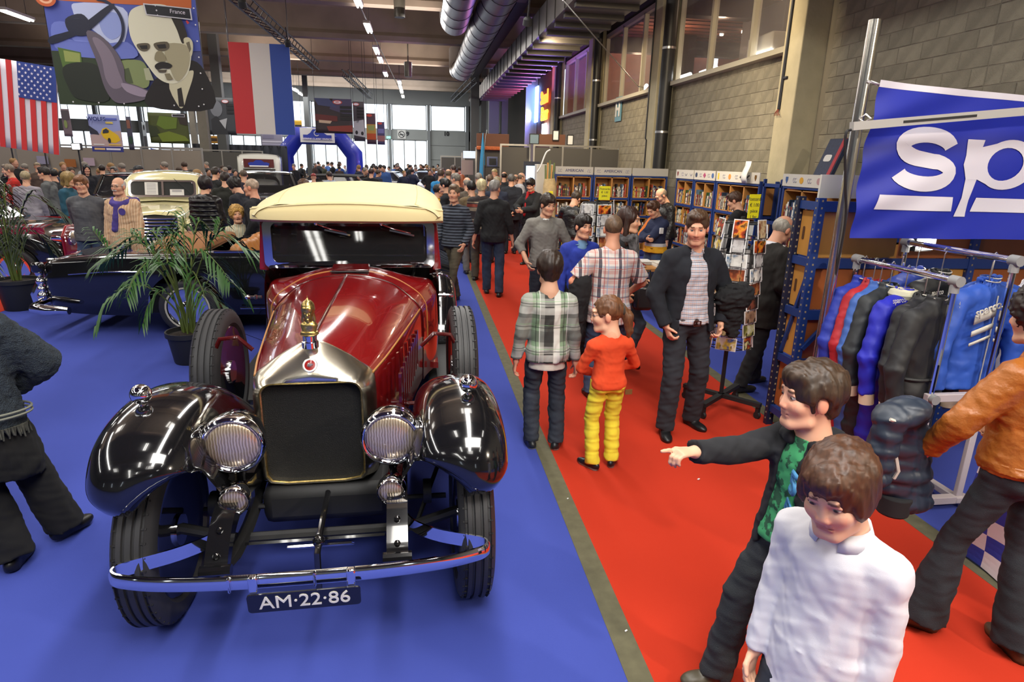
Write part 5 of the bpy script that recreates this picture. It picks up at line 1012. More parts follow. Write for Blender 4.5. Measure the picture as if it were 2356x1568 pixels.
saloon('silver_blue_car', 'pale blue car with raised bonnet near the far hall door', (3.0, 36.5, 0), 85, 1.8, 4.6, .26, 1.02, 1.02, 1.0, 1.5, (1.4, 1.9, 3.2, 3.7), mat('pale_blue_paint', '#8ea3b8', .25, .2, 1))
saloon('grey_car', 'grey saloon partly hidden left of the white van', (-8.2, 26.5, 0), 70, 1.8, 4.6, .26, 1.02, 1.02, 1.0, 1.5, (1.4, 1.9, 3.2, 3.7), mat('grey_paint', '#6a7078', .25, .2, 1))
saloon('white_car', 'white saloon standing far back to the right of the blue arch', (.6, 33.6, 0), 80, 1.8, 4.6, .26, 1.02, 1.02, 1.0, 1.5, (1.4, 1.9, 3.2, 3.7), mat('pearl_paint', '#b9bcbc', .25, 0, 1))
# ------------------------------------------------------------------ book stand, racks, flag, clothes
WOOD = mat('shelf_wood', '#b07a3c', .55, noise=.2, nscale=6, nsc=(1, 1, .3)); WOODL = mat('plywood_light', '#c08a3e', .5, noise=.18, nscale=4, nsc=(1, 1, .25)); WOODD = mat('plywood_brown', '#9a5426', .45, noise=.2, nscale=4, nsc=(1, 1, .25)); RACKB = mat('rack_blue', '#1f3a7a', .4, .2); RACKD = mat('rack_navy', '#1c2440', .45, .2); HEADW = mat('header_white', '#c9c5bb', .6); HEADG = mat('header_grey', '#a9a69f', .6); YEL = mat('yellow_paper', '#e6dc1a', .6); INK = mat('ink', '#2a2a30', .7); BLUETX = mat('header_ink', '#3b3d63', .6)
random.seed(11)
BOOKC = ['#7d1f1f', '#c9c3b4', '#2b3a5e', '#1d1d20', '#d8d2c4', '#8a8378', '#39542f', '#a8472a', '#b9a263', '#4c2a26', '#e2ddd0', '#1f2c40', '#6e6a66', '#9c2c22', '#c8a43a', '#546b82']
BOOKM = [mat('book_%d' % i, c, .5) for i, c in enumerate(BOOKC)]; BOOKN = 'red cream navy black ivory grey green rust tan brown white midnight stone scarlet mustard steel-blue'.split()
def bookmesh(h, w, d, m):
    b = MB(); b.m = 0; b.box((0, -d/2+.004, h/2), (w, .008, h)); b.box((-w/2+.0015, 0, h/2), (.003, d, h)); b.box((w/2-.0015, 0, h/2), (.003, d, h)); b.m = 1; b.box((0, .004, h/2), (w-.006, d-.01, h-.012)); b.m = 2; b.box((0, -d/2-.0005, h*.66), (w*.7, .002, h*.16)); b.box((0, -d/2-.0005, h*.2), (w*.6, .002, h*.05))
    o = b.build('book', [BOOKM[m], PAPER, BOOKM[(m+5) % 16]], None, 0); me = o.data; bpy.data.objects.remove(o); return me
BK = [bookmesh(.20+.03*(i % 4), .018+.007*(i % 3), .17, i % 16) for i in range(48)]; NB_ = [0]
def books(origin, rot, x0, x1, label, fill=1.0, stuff=None, group=None):
    """a row standing on a shelf whose front edge runs along local x"""
    x = x0+.012; Rz = Matrix.Rotation(rot, 3, 'Z')
    while x < x0+(x1-x0)*fill-.03:
        k = random.randrange(48); w = .018+.007*(k % 3); lean = random.choice((0, 0, 0, 0, .05, .12))
        p = Vector(origin)+Rz @ Vector((x+w/2+lean*.1, .10, 0)); x += w+.003+lean*.14
        if stuff is not None:
            me = BK[k]; n = len(stuff.V); M = Matrix.Translation(p) @ Matrix.Rotation(rot, 4, 'Z')
            stuff.V += [tuple(M @ v.co) for v in me.vertices]; stuff.F += [tuple(i+n for i in q.vertices) for q in me.polygons]; stuff.M += [k % 16 if q.material_index == 0 else 16 if q.material_index == 1 else (k+5) % 16 for q in me.polygons]; continue
        NB_[0] += 1; o = part('book', BK[k], loc=p); o.rotation_euler = (0, lean, rot)
        tag(o, '%s book standing %s' % (BOOKN[k % 16], label), 'book', group)
CS = mat('emblem_grey', '#9b98a0', .6)
def shelf_unit(label, loc, rot, w, header, words, ncol, where, rows=(.16, .56, .96, 1.36), top=1.86, head=.17, hm=HEADW, single=True, emblems=None, depth=.34):
    t = thing('bookshelf', label, 'bookshelf', loc, rot); b = MB()
    for x in (.02, w-.02): b.box((x, .03, .95), (.04, .05, 1.9)); b.box((x, depth-.03, .95), (.04, .05, 1.9))
    b.build('upright', RACKB, t, smooth=0); b = MB()
    for z in rows: b.box((w/2, depth/2, z-.02), (w-.04, depth, .045))
    b.box((w/2, depth/2, top-.02), (w-.04, depth, .03)); b.build('shelf_beam', RACKB, t, smooth=0)
    cw = (w-.08)/ncol
    for i, z in enumerate(rows):
        for c in range(ncol):
            x0 = .04+c*cw; hh = (rows[i+1] if i+1 < len(rows) else top)-z-.05; b = MB(); b.box((x0+.008, depth/2, z+hh/2), (.016, depth-.04, hh)); b.box((x0+cw-.008, depth/2, z+hh/2), (.016, depth-.04, hh)); b.box((x0+cw/2, depth/2, z+.008), (cw, depth-.04, .016)); b.box((x0+cw/2, depth/2, z+hh-.008), (cw, depth-.04, .016)); b.box((x0+cw/2, depth-.02, z+hh/2), (cw, .012, hh)); b.build('crate', WOOD, t, smooth=0)
    b = MB(); b.box((w/2, -.005, top+head/2), (w-.01, .015, head)); h = b.build('header_board', hm, t, smooth=0)
    if words: text('lettering', words, .085, BLUETX, h, (w/2, -.014, top+head/2), (PI/2, 0, 0), bold=.001)
    if emblems:
        for k, (x, c, s) in enumerate(emblems):
            b = MB(); c2 = mat('emblem_'+c.strip('#'), c, .5)
            if s == 'o': b.lathe([(.045, 0), (.045, .004)], (x*w, -.013, top+head/2), 16, Matrix.Rotation(PI/2, 3, 'X'))
            elif s == 's': b.prism([(-.03, .045), (.03, .045), (.03, 0), (0, -.05), (-.03, 0)], .004, (x*w, -.013, top+head/2))
            elif s == 'd': b.prism([(-.06, 0), (0, -.05), (.06, 0), (0, .05)], .004, (x*w, -.013, top+head/2))
            elif s == 'w': b.prism([(-.06, .02), (0, -.015), (.06, .02), (.02, -.03), (-.02, -.03)], .004, (x*w, -.013, top+head/2))
            elif s == 'r': b.box((x*w, -.013, top+head/2), (.05, .004, .11))
            else:
                for dx in (-.02, .025): b.tube([(x*w+dx+.022*math.cos(a), -.014, top+head/2+.03*math.sin(a)) for a in np.linspace(.6, 5.7, 9)], .006, 4)
            b.build('emblem', c2, h, 30)
    R = Matrix.Rotation(rot, 3, 'Z'); st = MB()
    for i, z in enumerate(rows):
        for c in range(ncol):
            x0 = .04+c*cw; vis = i >= len(rows)-2
            lab = 'in the %s %s compartment of %s' % (('top' if i == len(rows)-1 else 'second'), ('left', 'right')[min(c, 1)] if ncol == 2 else ('left', 'middle', 'right')[c], where)
            o = Vector(loc)+R @ Vector((0, .02, z+.018))
            books(o, rot, x0+.016, x0+cw-.016, lab, random.uniform(.8, 1), None if (single and vis and NB_[0] < 292) else st, 'books '+lab)
    if st.V: o = st.build('spare_books', BOOKM+[PAPER], None, 0); tag(o, 'books filling the lower compartments of '+where if single else 'books filling '+where, 'books', kind='stuff')
    return t
am = [(.12, '#9b98a0', 'c'), (.88, '#9b98a0', 'c')]
shelf_unit('bookshelf headed AMERICAN at the left end of the row', (2.98, 14.2, 0), 0, .88, 1, 'AMERICAN', 2, 'the left AMERICAN bookshelf', emblems=am, hm=HEADG)
shelf_unit('bookshelf headed AMERICAN in the middle of the row', (3.88, 14.2, 0), 0, .88, 1, 'AMERICAN', 2, 'the middle AMERICAN bookshelf', emblems=am, hm=HEADG)
shelf_unit('bookshelf with blank grey header right of the two AMERICAN ones', (4.78, 14.2, 0), 0, .86, 1, '', 2, 'the blank headed bookshelf', hm=HEADG)
rot = -PI/2       # the row along the block wall faces the aisle
def lw(y1, w, label, where, em, single=True): return shelf_unit(label, (5.25, y1, 0), rot, w, 1, '', 2, where, emblems=em, single=single)
lw(12.75, .86, 'bookshelf with winged emblems on its white header, left end of the wall row', 'the winged emblem bookshelf', [(.12, '#7a2a2a', 's'), (.4, '#9b98a0', 'c'), (.6, '#8a8a92', 'w'), (.88, '#8a8a92', 'w')])
lw(11.85, .90, 'bookshelf with blue and pink emblems on its white header', 'the blue and pink emblem bookshelf', [(.12, '#33415e', 'o'), (.33, '#9b98a0', 'c'), (.52, '#a8486f', 'd'), (.72, '#9b98a0', 'c'), (.9, '#44639a', 'o')])
shelf_unit('wide bookshelf with yellow and orange emblems on its white header', (5.25, 10.9, 0), rot, 1.5, 1, '', 3, 'the yellow emblem bookshelf', emblems=[(.06, '#d9b81e', 'r'), (.2, '#9b98a0', 'c'), (.34, '#d98a3c', 'o'), (.5, '#9b98a0', 'c'), (.62, '#9b98a0', 'c'), (.75, '#9b98a0', 'c'), (.92, '#6a4a18', 's')])
shelf_unit('bookshelf with shield emblems on its white header behind the old man', (5.25, 8.75, 0), rot, .95, 1, '', 2, 'the shield emblem bookshelf', emblems=[(.12, '#33558a', 's'), (.33, '#9b98a0', 'c'), (.5, '#d09a2a', 'o'), (.7, '#9b98a0', 'c'), (.92, '#b08a8a', 'o')])
shelf_unit('tall bookshelf end with red and blue diamond emblems near the steel pole', (5.25, 7.75, 0), rot, 1.3, 1, '', 2, 'the diamond emblem bookshelf', emblems=[(.1, '#8a4a2a', 's'), (.3, '#9b98a0', 'c'), (.45, '#4a78b0', 'd'), (.6, '#9b98a0', 'c'), (.85, '#9c2c2c', 'r')], single=False)
t = thing('open_rack', 'empty blue rack frame with brown board between two wall bookshelves', 'rack', (5.3, 9.35, 0)); b = MB()
for y in (-.5, -.02):
    for x in (0, .3): b.box((x, y, .97), (.04, .04, 1.94))
for z in (.3, .8, 1.3, 1.85): b.box((.0, -.26, z), (.04, .5, .05))
b.build('upright', RACKB, t, smooth=0); b = MB(); b.box((.32, -.26, 1.0), (.02, .5, 1.8)); b.build('back_board', WOODD, t, smooth=0)
t = thing('folder_box', 'dark blue folder with red stripe and white label leaning on the block wall', 'folder', (5.6, 8.35, 2.02)); b = MB(); b.box((.0, 0, .25), (.07, .34, .56)); b.build('cover', mat('folder_blue', '#232b45', .6, noise=.3, nscale=30), t, bevel=.01); b = MB(); b.box((-.038, -.13, .25), (.006, .06, .56)); b.build('stripe', mat('stripe_red', '#a31f2a', .6), t, smooth=0); b = MB(); b.prism(rr(-.07, .07, -.05, .05, .03, 3), .004, (-.036, .03, .24), (0, -1, 0), (0, 0, 1)); b.build('label', PAPER, t, smooth=0); t.rotation_euler = (0, math.radians(22), math.radians(6))
# price notes
def note(label, p, w, h, rz, lines, mt=YEL):
    t = thing('price_note', label, 'note', p, rz); b = MB(); b.box((0, 0, 0), (w, .004, h)); b.build('sheet', mt, t, smooth=0)
    for i, s in enumerate(lines): text('handwriting', s, h*.2, INK, t, (0, -.004, h*(.3-i*.25)), (PI/2, 0, 0), ext=.0003)
    return t
# postcard racks
CARDM = []
def cardmat(i, cols):
    m = bpy.data.materials.new('postcard_%d' % i); m.use_nodes = True; n = m.node_tree; b = n.nodes['Principled BSDF']; b.inputs['Roughness'].default_value = .35; tc = n.nodes.new('ShaderNodeTexCoord'); mp = n.nodes.new('ShaderNodeMapping'); mp.inputs['Location'].default_value = (i*3.1, i*1.7, i); nz_ = n.nodes.new('ShaderNodeTexNoise'); nz_.inputs['Scale'].default_value = 14; nz_.inputs['Detail'].default_value = 3; r = n.nodes.new('ShaderNodeValToRGB'); r.color_ramp.elements[0].position = .36; r.color_ramp.elements[1].position = .62
    n.links.new(tc.outputs['Object'], mp.inputs[0]); n.links.new(mp.outputs[0], nz_.inputs[0]); n.links.new(nz_.outputs['Fac'], r.inputs[0]); n.links.new(r.outputs[0], b.inputs['Base Color'])
    r.color_ramp.elements[0].color = (*C(cols[0]), 1); r.color_ramp.elements[1].color = (*C(cols[-1]), 1)
    for j, c in enumerate(cols[1:-1]): e = r.color_ramp.elements.new(.36+.26*(j+1)/(len(cols)-1)); e.color = (*C(c), 1)
    CARDM.append(m)
CARDC = [('yellow racing', ('#d8c02a', '#b8401c', '#2a2a2a', '#e6dc9a')), ('orange sunset', ('#240a06', '#c8481a', '#f0a030', '#2a0c08')), ('sepia landscape', ('#6b4a3a', '#a07a60', '#c0a080')), ('red and white car', ('#b8262a', '#c83a3a', '#e8dcc0')), ('brown vintage', ('#5a2a18', '#9a4a28', '#c08a50')), ('blue and yellow', ('#2a4a9a', '#d8b82a', '#e8e0d0')), ('pale grey car', ('#b8b4b0', '#d8d4d0', '#8a8a90')), ('olive garden', ('#6a6a2a', '#b0a860', '#e0dcc0')), ('tan poster', ('#b88a5a', '#e0c89a', '#8a4a2a')), ('dark night', ('#1a1a20', '#4a2a20', '#7a4030')), ('crimson car', ('#a8301c', '#d85a38', '#c8a070')), ('white sketch', ('#e8e4dc', '#d0ccc4', '#4a6a8a'))]
for i, (_, c) in enumerate(CARDC): cardmat(i, c)
def cardmesh(m, w, h): b = MB(); b.m = 0; b.box((0, 0, 0), (w, .006, h)); b.m = 1; b.box((0, -.0035, 0), (w-.016, .002, h-.016)); o = b.build('postcard', [WHITE, CARDM[m]], None, 0); me = o.data; bpy.data.objects.remove(o); return me
CM = {(m, k): cardmesh(m, *((.115, .155) if k else (.168, .112))) for m in range(len(CARDC)) for k in (0, 1)}
def postcard_rack(label, loc, rz, z0, z1, r, rows, note_, base=True, short='rack'):
    t = thing('postcard_rack', label, 'postcard rack', loc, rz); b = MB(); b.tube([(0, 0, .12), (0, 0, z1+.05)], .018, 8)
    b.build('pole', MATBLK, t)
    if base:
        b = MB()
        for a in (math.radians(20), math.radians(110)): d = Vector((math.cos(a), math.sin(a), 0)); b.bar(d*-.36+Vector((0, 0, .13)), d*.36+Vector((0, 0, .13)), .05, .035)
        b.build('foot', MATBLK, t, smooth=0)
        for k in range(4):
            a = math.radians(20+90*k); b = MB(); b.lathe([(.03, -.014), (.035, 0), (.03, .014)], (.34*math.cos(a), .34*math.sin(a), .035), 14, Matrix.Rotation(PI/2, 3, 'Y')); b.bar((.34*math.cos(a), .34*math.sin(a), .035), (.34*math.cos(a), .34*math.sin(a), .12), .03); b.build('castor', MATBLK, t)
    b = MB(); n = 6; zs = np.linspace(z0, z1, rows+1)
    for z in zs: b.tube([(r*math.cos(2*PI*k/24), r*math.sin(2*PI*k/24), z) for k in range(24)], .004, 4, closed=True)
    for k in range(n*2): a = 2*PI*k/(n*2); b.tube([(r*math.cos(a), r*math.sin(a), z0), (r*math.cos(a), r*math.sin(a), z1)], .003, 4); 
    for k in range(n): a = 2*PI*(k+.5)/n; b.tube([(0, 0, z0), (r*math.cos(a), r*math.sin(a), z0)], .004, 4); b.tube([(0, 0, z1), (r*math.cos(a), r*math.sin(a), z1)], .004, 4)
    b.build('wire_cage', MATBLK, t); M = Matrix.Rotation(rz, 3, 'Z'); cnt = {}
    for i in range(rows):
        for k in range(n):
            if (i, k) in ((3, 5),): continue
            a = -PI/2+2*PI*k/n+.15; m = (i*7+k) % len(CARDC); por = random.random() < .25; zc = zs[i]+(.055 if not por else .08); p = M @ Vector(((r+.016)*math.cos(a), (r+.016)*math.sin(a), zc))
            o = part('postcard', CM[(m, int(por))], loc=Vector(loc)+p); o.rotation_euler = (math.radians(-7), random.uniform(-.05, .05), rz+a+PI/2)
            tier = 'lowest second third fourth fifth sixth seventh eighth ninth tenth'.split()[i]
            tag(o, '%s postcard on the %s tier of %s' % (CARDC[m][0], tier, short), 'postcard', 'postcards on %s' % short)
            w = MB(); ww = .11; q = [(-ww/2, -.012, 0), (-ww/2, -.012, -.05), (ww/2, -.012, -.05), (ww/2, -.012, 0)]
    b = MB()
    for i in range(rows):
        for k in range(n):
            a = -PI/2+2*PI*k/n+.15; T = Vector((-math.sin(a), math.cos(a), 0)); O = Vector((math.cos(a), math.sin(a), 0))*(r+.032)+Vector((0, 0, zs[i]+.01))
            b.tube([O-T*.045-Vector(O)*.08+Vector((0, 0, .04)), O-T*.045+Vector((0, 0, .035)), O-T*.045, O+T*.045, O+T*.045+Vector((0, 0, .035)), O+T*.045-Vector(O)*.08+Vector((0, 0, .04))], .0028, 4)
    b.build('card_holder', MATBLK, t); return t
postcard_rack('revolving black wire postcard rack on castors beside the man in the cardigan', (2.64, 4.92, 0), .35, .60, 1.66, .17, 9, None, short='the front postcard rack')
note('yellow handwritten price note on top of the front postcard rack', (2.68, 4.84, 1.80), .12, .19, .3, ('Postcards', '€ 1.00', 'pièce', '1 for'))
postcard_rack('wire postcard rack behind the man in the plaid shirt', (1.98, 7.0, 0), 0, .7, 1.68, .17, 8, None, short='the rear postcard rack')
note('yellow handwritten price note on top of the rear postcard rack', (2.02, 6.9, 1.79), .13, .15, 0, ('Postcards', '€ 1.00', 'pièce'))
t = thing('wall_note', 'white curled paper sheet fixed to the shelf header above the yellow note', 'note', (5.2, 9.75, 1.98), -PI/2); b = MB(); b.grid([[(x, -.02-.03*math.sin(z*5), z*.34-.12) for x in (-.09, 0, .09)] for z in np.linspace(0, 1, 6)]); b.build('sheet', WHITE, t, 60, solid=.003); b = MB(); b.bar((-.14, -.03, -.03), (-.06, -.03, -.05), .02); b.bar((.14, -.03, -.0), (.06, -.03, -.04), .02); b.build('clip', MATBLK, t, smooth=0)
# reading table with magazines and boxes
t = thing('sales_table', 'low sales table with magazines behind the woman with the scarf', 'table', (3.55, 8.6, 0)); b = MB(); b.box((0, 0, .70), (1.3, .8, .04)); b.build('tabletop', WOOD, t, smooth=0)
for x in (-.6, .6):
    for y in (-.35, .35): b = MB(); b.box((x, y, .34), (.05, .05, .68)); b.build('leg', DARKM, t, smooth=0)
for i in range(7):
    b = MB(); n = 3+i % 3; [b.box((random.uniform(-.01, .01), random.uniform(-.01, .01), .006+.012*j), (.2, .27, .011), random.uniform(-.06, .06), m=j % 2) for j in range(n)]; o = b.build('magazine_pile', [BOOKM[(i*5) % 16], PAPER], None, 0); o.location = (3.0+.18*i, 8.45+.2*(i % 2), .721); tag(o, 'low pile of magazines on the sales table, %s from the left' % ords[i], 'magazines')
# grey exhibition partitions and things behind the shelves
PGREY = mat('partition_grey', '#55524d', .8); ALU = mat('aluminium', '#a5a199', .35, .6)
def partition(label, x0, x1, y, h, posts, rz=0, m=PGREY, z=0):
    t = thing('exhibition_partition', label, 'partition', (x0, y, z), rz); w = (x1-x0)/posts
    for k in range(posts+1): b = MB(); b.box((k*w, 0, h/2), (.05, .05, h)); b.build('post', ALU, t, smooth=0)
    for k in range(posts): b = MB(); b.box((k*w+w/2, 0, h/2-.03), (w-.05, .025, h-.12)); b.build('panel', m, t, smooth=0)
    b = MB(); b.box(((x1-x0)/2, 0, h-.025), (x1-x0, .045, .05)); b.build('rail', ALU, t, smooth=0); return t
partition('dark grey exhibition partition above the AMERICAN bookshelves', 3.35, 6.0, 19.2, 2.62, 3); partition('dark grey exhibition partition left above the bookshelves', 2.4, 3.3, 19.6, 2.62, 1); partition('grey partition with orange fabric top beside the blue flag', 1.85, 2.95, 22, 2.55, 1)
b = MB(); b.box((2.4, 21.9, 2.78), (1.1, .1, .42)); tag(b.build('brown_panel', mat('panel_brown', '#6b4430', .7), smooth=0, bevel=.01), 'brown board on top of the partition beside the blue feather flag', 'board'); b = MB(); b.box((2.4, 21.86, 2.52), (1.1, .12, .12)); tag(b.build('orange_fabric', mat('orange_cloth', '#c4683a', .8, noise=.3), bevel=.03), 'orange cloth along the top of the partition', 'cloth')
b = MB(); b.box((3.85, 19.26, 2.77), (.9, .06, .3)); tag(b.build('brown_panel', mat('panel_brown', '#6b4430', .7), smooth=0), 'brown board behind the dark grey partition, below the second window', 'board')
for x, w, l in ((3.35, .3, 'small framed picture left of the brown board on the partition'), (4.0, .2, 'pale little frame standing behind the brown board'), (4.45, .2, 'white framed sheet right of the brown board')):
    t = thing('framed_picture', l, 'picture', (x, 19.2, 2.77+(.12 if x == 4.0 else 0))); b = MB(); ringface(b, rr(-w/2, w/2, -.15, .15, .01, 2), rr(-w/2+.025, w/2-.025, -.125, .125, .01, 2), -.01, .01); b.build('frame', MATBLK, t, 0); b = MB(); b.box((0, .0, 0), (w-.04, .01, .26)); b.build('picture', WHITE if x > 3.5 else mat('pic_blue', '#6f8593', .5), t, smooth=0)
t = thing('screen', 'lit screen with pale blue picture in a dark frame left of the AMERICAN shelves', 'screen', aty(1223, 408, 16.5)); b = MB(); b.box((0, .03, -.55), (.42, .05, 1.9)); b.build('casing', mat('screen_case', '#262a38', .5), t, smooth=0); b = MB(); b.box((0, 0, .12), (.3, .012, .34)); b.build('display', mat('screen_blue', (.45, .65, 1), .4, emit=1.6), t, smooth=0)
b = MB(); b.box(aty(1250, 430, 15.8)+Vector((0, 0, -.55)), (.42, .3, 2.2)); tag(b.build('white_cabinet', HEADW, bevel=.01), 'tall white cabinet between the screen and the first AMERICAN bookshelf', 'cabinet')
p = aty(1264, 430, 14.0); t = thing('wrapped_bundle', 'bundle of wooden slats wrapped in cream cloth beside the AMERICAN bookshelf', 'bundle', (p.x, 14.0, 0)); b = MB(); b.tube([(0, 0, .02), (.01, 0, .6), (0, 0, 1.2), (.01, 0, 1.62), (0, 0, 1.76)], [.14, .16, .155, .15, .12], 14); b.build('wrapping', mat('wrap_cloth', '#b9a277', .85, noise=.25, nscale=12, bump=.5, bscale=25), t); 
for k in range(5): b = MB(); b.bar((-.09+.04*k, .03*(k % 2), 1.6), (-.1+.048*k, .02, 2.05+.05*(k % 3)), .03, .05); b.build('slat', WOODL if k % 2 else mat('green_slat', '#5e6b3c', .7), t, smooth=0)
note('small yellow note on the wrapped bundle', p+Vector((0, -.2, -.18)), .09, .2, 0, ('€ 5',))
b = MB(); b.tube([Vector(q) for q in cr([aty(1236, 395, 15.5), aty(1244, 382, 15.5), aty(1256, 352, 15.5), aty(1266, 344, 15.5)], 5)], .02, 6); tag(b.build('white_cable', WHITE), 'white cable looping up beside the wrapped bundle', 'cable')
# small shop with blue sign board further down the aisle
t = thing('sign_booth', 'white framed booth with a blue lettered fascia further down the aisle', 'booth', (1.6, 24.5, 0)); b = MB()
for x in (0, .55, 1.15): 
    for y in (0, 1.2): b.box((x, y, 1.2), (.06, .06, 2.4))
b.build('post', ALU, t, smooth=0); b = MB(); b.box((.95, -.03, 2.32), (.92, .05, .26)); f = b.build('fascia', mat('fascia_blue', '#2d3aa6', .5), t, smooth=0); text('lettering', 'MANFRED', .13, HEADW, f, (1.03, -.06, 2.37), (PI/2, 0, 0), bold=.004); text('lettering', 'MODELLAUTOS', .075, mat('fascia_pale', '#a9aede', .5), f, (1.03, -.06, 2.26), (PI/2, 0, 0), bold=.002); b = MB(); b.tube([(.62+.05*math.cos(a), -.06, 2.33+.07*math.sin(a)) for a in np.linspace(0, 2*PI, 13)[:-1]], .012, 5, closed=True); b.bar((.56, -.06, 2.3), (.70, -.06, 2.36), .02); b.build('emblem', INK, f)
b = MB(); b.box((.22, -.03, 2.32), (.5, .05, .26)); b.build('white_fascia', mat('fascia_white', (.7, .82, .95), .5, emit=.4), t, smooth=0); b = MB(); b.box((.6, 1.2, 1.1), (1.2, .04, 2.2)); b.build('back_wall', PGREY, t, smooth=0); b = MB(); b.box((.6, .3, .45), (1.1, .5, .9)); b.build('counter', RACKD, t, smooth=0)
t = thing('feather_flag', 'light blue feather flag on a thin pole beside the booth', 'flag', aty(1163, 470, 22)*V3(1, 1, 0).tolist()[0] if False else (2.08, 21.7, 0)); b = MB(); b.tube([(0, 0, 0), (0, 0, 2.2), (.06, 0, 2.9), (.1, 0, 3.1)], .012, 6); b.build('pole', STEEL, t); b = MB(); b.grid([[(.02-.02*z+.03*math.sin(z*4), .01*math.sin(z*6), 1.55+z*1.45), (-.14+.10*z*z, .03*math.sin(z*5+1), 1.55+z*1.45)] for z in np.linspace(0, 1, 12)]); b.build('cloth', mat('flag_cyan', '#3c93c4', .7), t, 60, solid=.003)
t = thing('display_shelf', 'dark shelf of boxed models with a toy television on top, behind the crowd', 'shelf', (2.0, 20.2, 0)); b = MB()
for z in (.5, 1.0, 1.45, 1.92): b.box((.45, .15, z), (.95, .32, .03))
for x in (-.02, .92): b.box((x, .15, 1.0), (.03, .32, 1.95))
b.build('frame', MATBLK, t, smooth=0)
for k in range(10): b = MB(); b.box((0, 0, .09), (.14, .2, .18+.02*(k % 3))); o = b.build('boxed_model', BOOKM[(k*3+1) % 16], None, 0); o.location = (2.08+.19*(k % 5), 20.3, (1.465 if k < 5 else 1.015)); tag(o, '%s boxed model, %s from the left on the %s of the dark display shelf' % (BOOKN[(k*3+1) % 16], ords[k % 5], 'upper board' if k < 5 else 'lower board'), 'box', 'boxed models on the dark display shelf')
t = thing('toy_television', 'grey toy television box on top of the dark display shelf', 'box', (2.22, 20.3, 1.937)); b = MB(); b.box((0, 0, .15), (.32, .2, .3)); b.build('carton', mat('carton_blue', '#5a6080', .6), t, bevel=.01); b = MB(); b.box((0, -.105, .15), (.22, .012, .2)); b.build('window', MATBLK, t, smooth=0)
t = thing('white_carton', 'white carton with a round car picture on top of the dark display shelf', 'box', (2.66, 20.3, 1.937)); b = MB(); b.box((0, 0, .16), (.36, .2, .32)); b.build('carton', HEADW, t, bevel=.01); b = MB(); b.prism(rr(-.13, .13, .05, .25, .09, 4), .008, (0, -.1, 0)); b.build('picture', mat('pic_olive', '#8a8672', .5), t, smooth=0)
for k, (px, py, w, h, c, l) in enumerate(((1118, 385, .3, .36, HEADW, 'plain white placard standing above the crowd by the booth'), (1120, 402, .26, .34, mat('photo_print', '#8f8a8a', .5), 'framed photograph print below the white placard'), (1075, 385, .42, .5, mat('pinkish', '#9c8a86', .6), 'greyish display board left of the booth'))):
    p = aty(px, py, 23); t = thing('placard', l, 'placard', (p.x, 23, p.z)); b = MB(); b.box((0, 0, 0), (w, .02, h)); b.build('board', c, t, smooth=0); b = MB(); b.bar((0, .02, -h/2), (0, .02, -p.z), .03); b.build('stand', DARKM, t, smooth=0)
# blue pallet rack with plywood panels, seen from its end and back
def dotted_post(b, d, x, y, h): b.box((x, y, h/2), (.06, .045, h)); [d.box((x, y-.0235, .06+i*.052), (.012, .003, .014)) for i in range(int(h/.052))]; [d.box((x-.031, y, .06+i*.052), (.003, .012, .014)) for i in range(int(h/.052))]
t = thing('pallet_rack', 'tall blue pallet rack clad with brown plywood panels, seen from the back', 'rack', (2.9, 4.3, 0)); hole = mat('rack_hole', '#8f8266', .6)
for x, y in ((0, .25), (0, 0), (1.35, 0), (1.35, .28), (2.7, 0), (2.7, .28)):
    b, d = MB(), MB(); dotted_post(b, d, x, y, 1.92 if x else 1.9); o = b.build('post', RACKD if y else RACKB, t, smooth=0); d.build('slot', hole, o, smooth=0)
b = MB()
for z in (.16, .62, 1.02, 1.42, 1.84):
    b.box((1.35, -.0, z), (2.66, .035, .075)); b.box((0, .125, z), (.035, .2, .06))
b.build('beam', RACKB, t, smooth=0); b = MB(); b.bar((.02, -.02, .75), (.5, -.02, 1.3), .03); b.bar((.0, .22, .66), (0, .02, 1.35), .025); b.bar((2.68, -.02, 1.5), (2.3, -.02, 1.2), .03); b.build('brace', RACKB, t, smooth=0)
zz = [(.2, .59), (.66, .985), (1.06, 1.385), (1.46, 1.80)]
for i, (a, c) in enumerate(zz):
    b = MB(); b.box((.02, .125, (a+c)/2), (.016, .2, c-a)); o = b.build('side_panel', WOODL if i else WOODD, t, smooth=0, bevel=.003); b = MB(); b.prism(rr(-.012, .012, -.05, .05, .011, 4), .003, (.010, .17, (a+c)/2), (0, -1, 0), (0, 0, 1)); b.build('hand_hole', mat('hole_dark', '#4a2c12', .8), o, smooth=0)
    for k in range(4): x0 = .05+k*.67; b = MB(); b.box((x0+.32, .02, (a+c)/2), (.64, .016, c-a)); b.build('back_panel', WOODD if (i+k) % 3 else WOODL, t, smooth=0, bevel=.003)
b = MB(); b.box((.75, .12, 1.98), (1.4, .02, .17)); b.build('header_board', HEADW, t, smooth=0)
b = MB(); b.box((.05, -.02, .05), (.2, .3, .10)); tag(b.build('rack_foot_pad', mat('pad_blue', '#27324e', .7), bevel=.03, loc=(2.95, 4.22, .006)), 'dark blue pad at the foot of the pallet rack', 'pad')
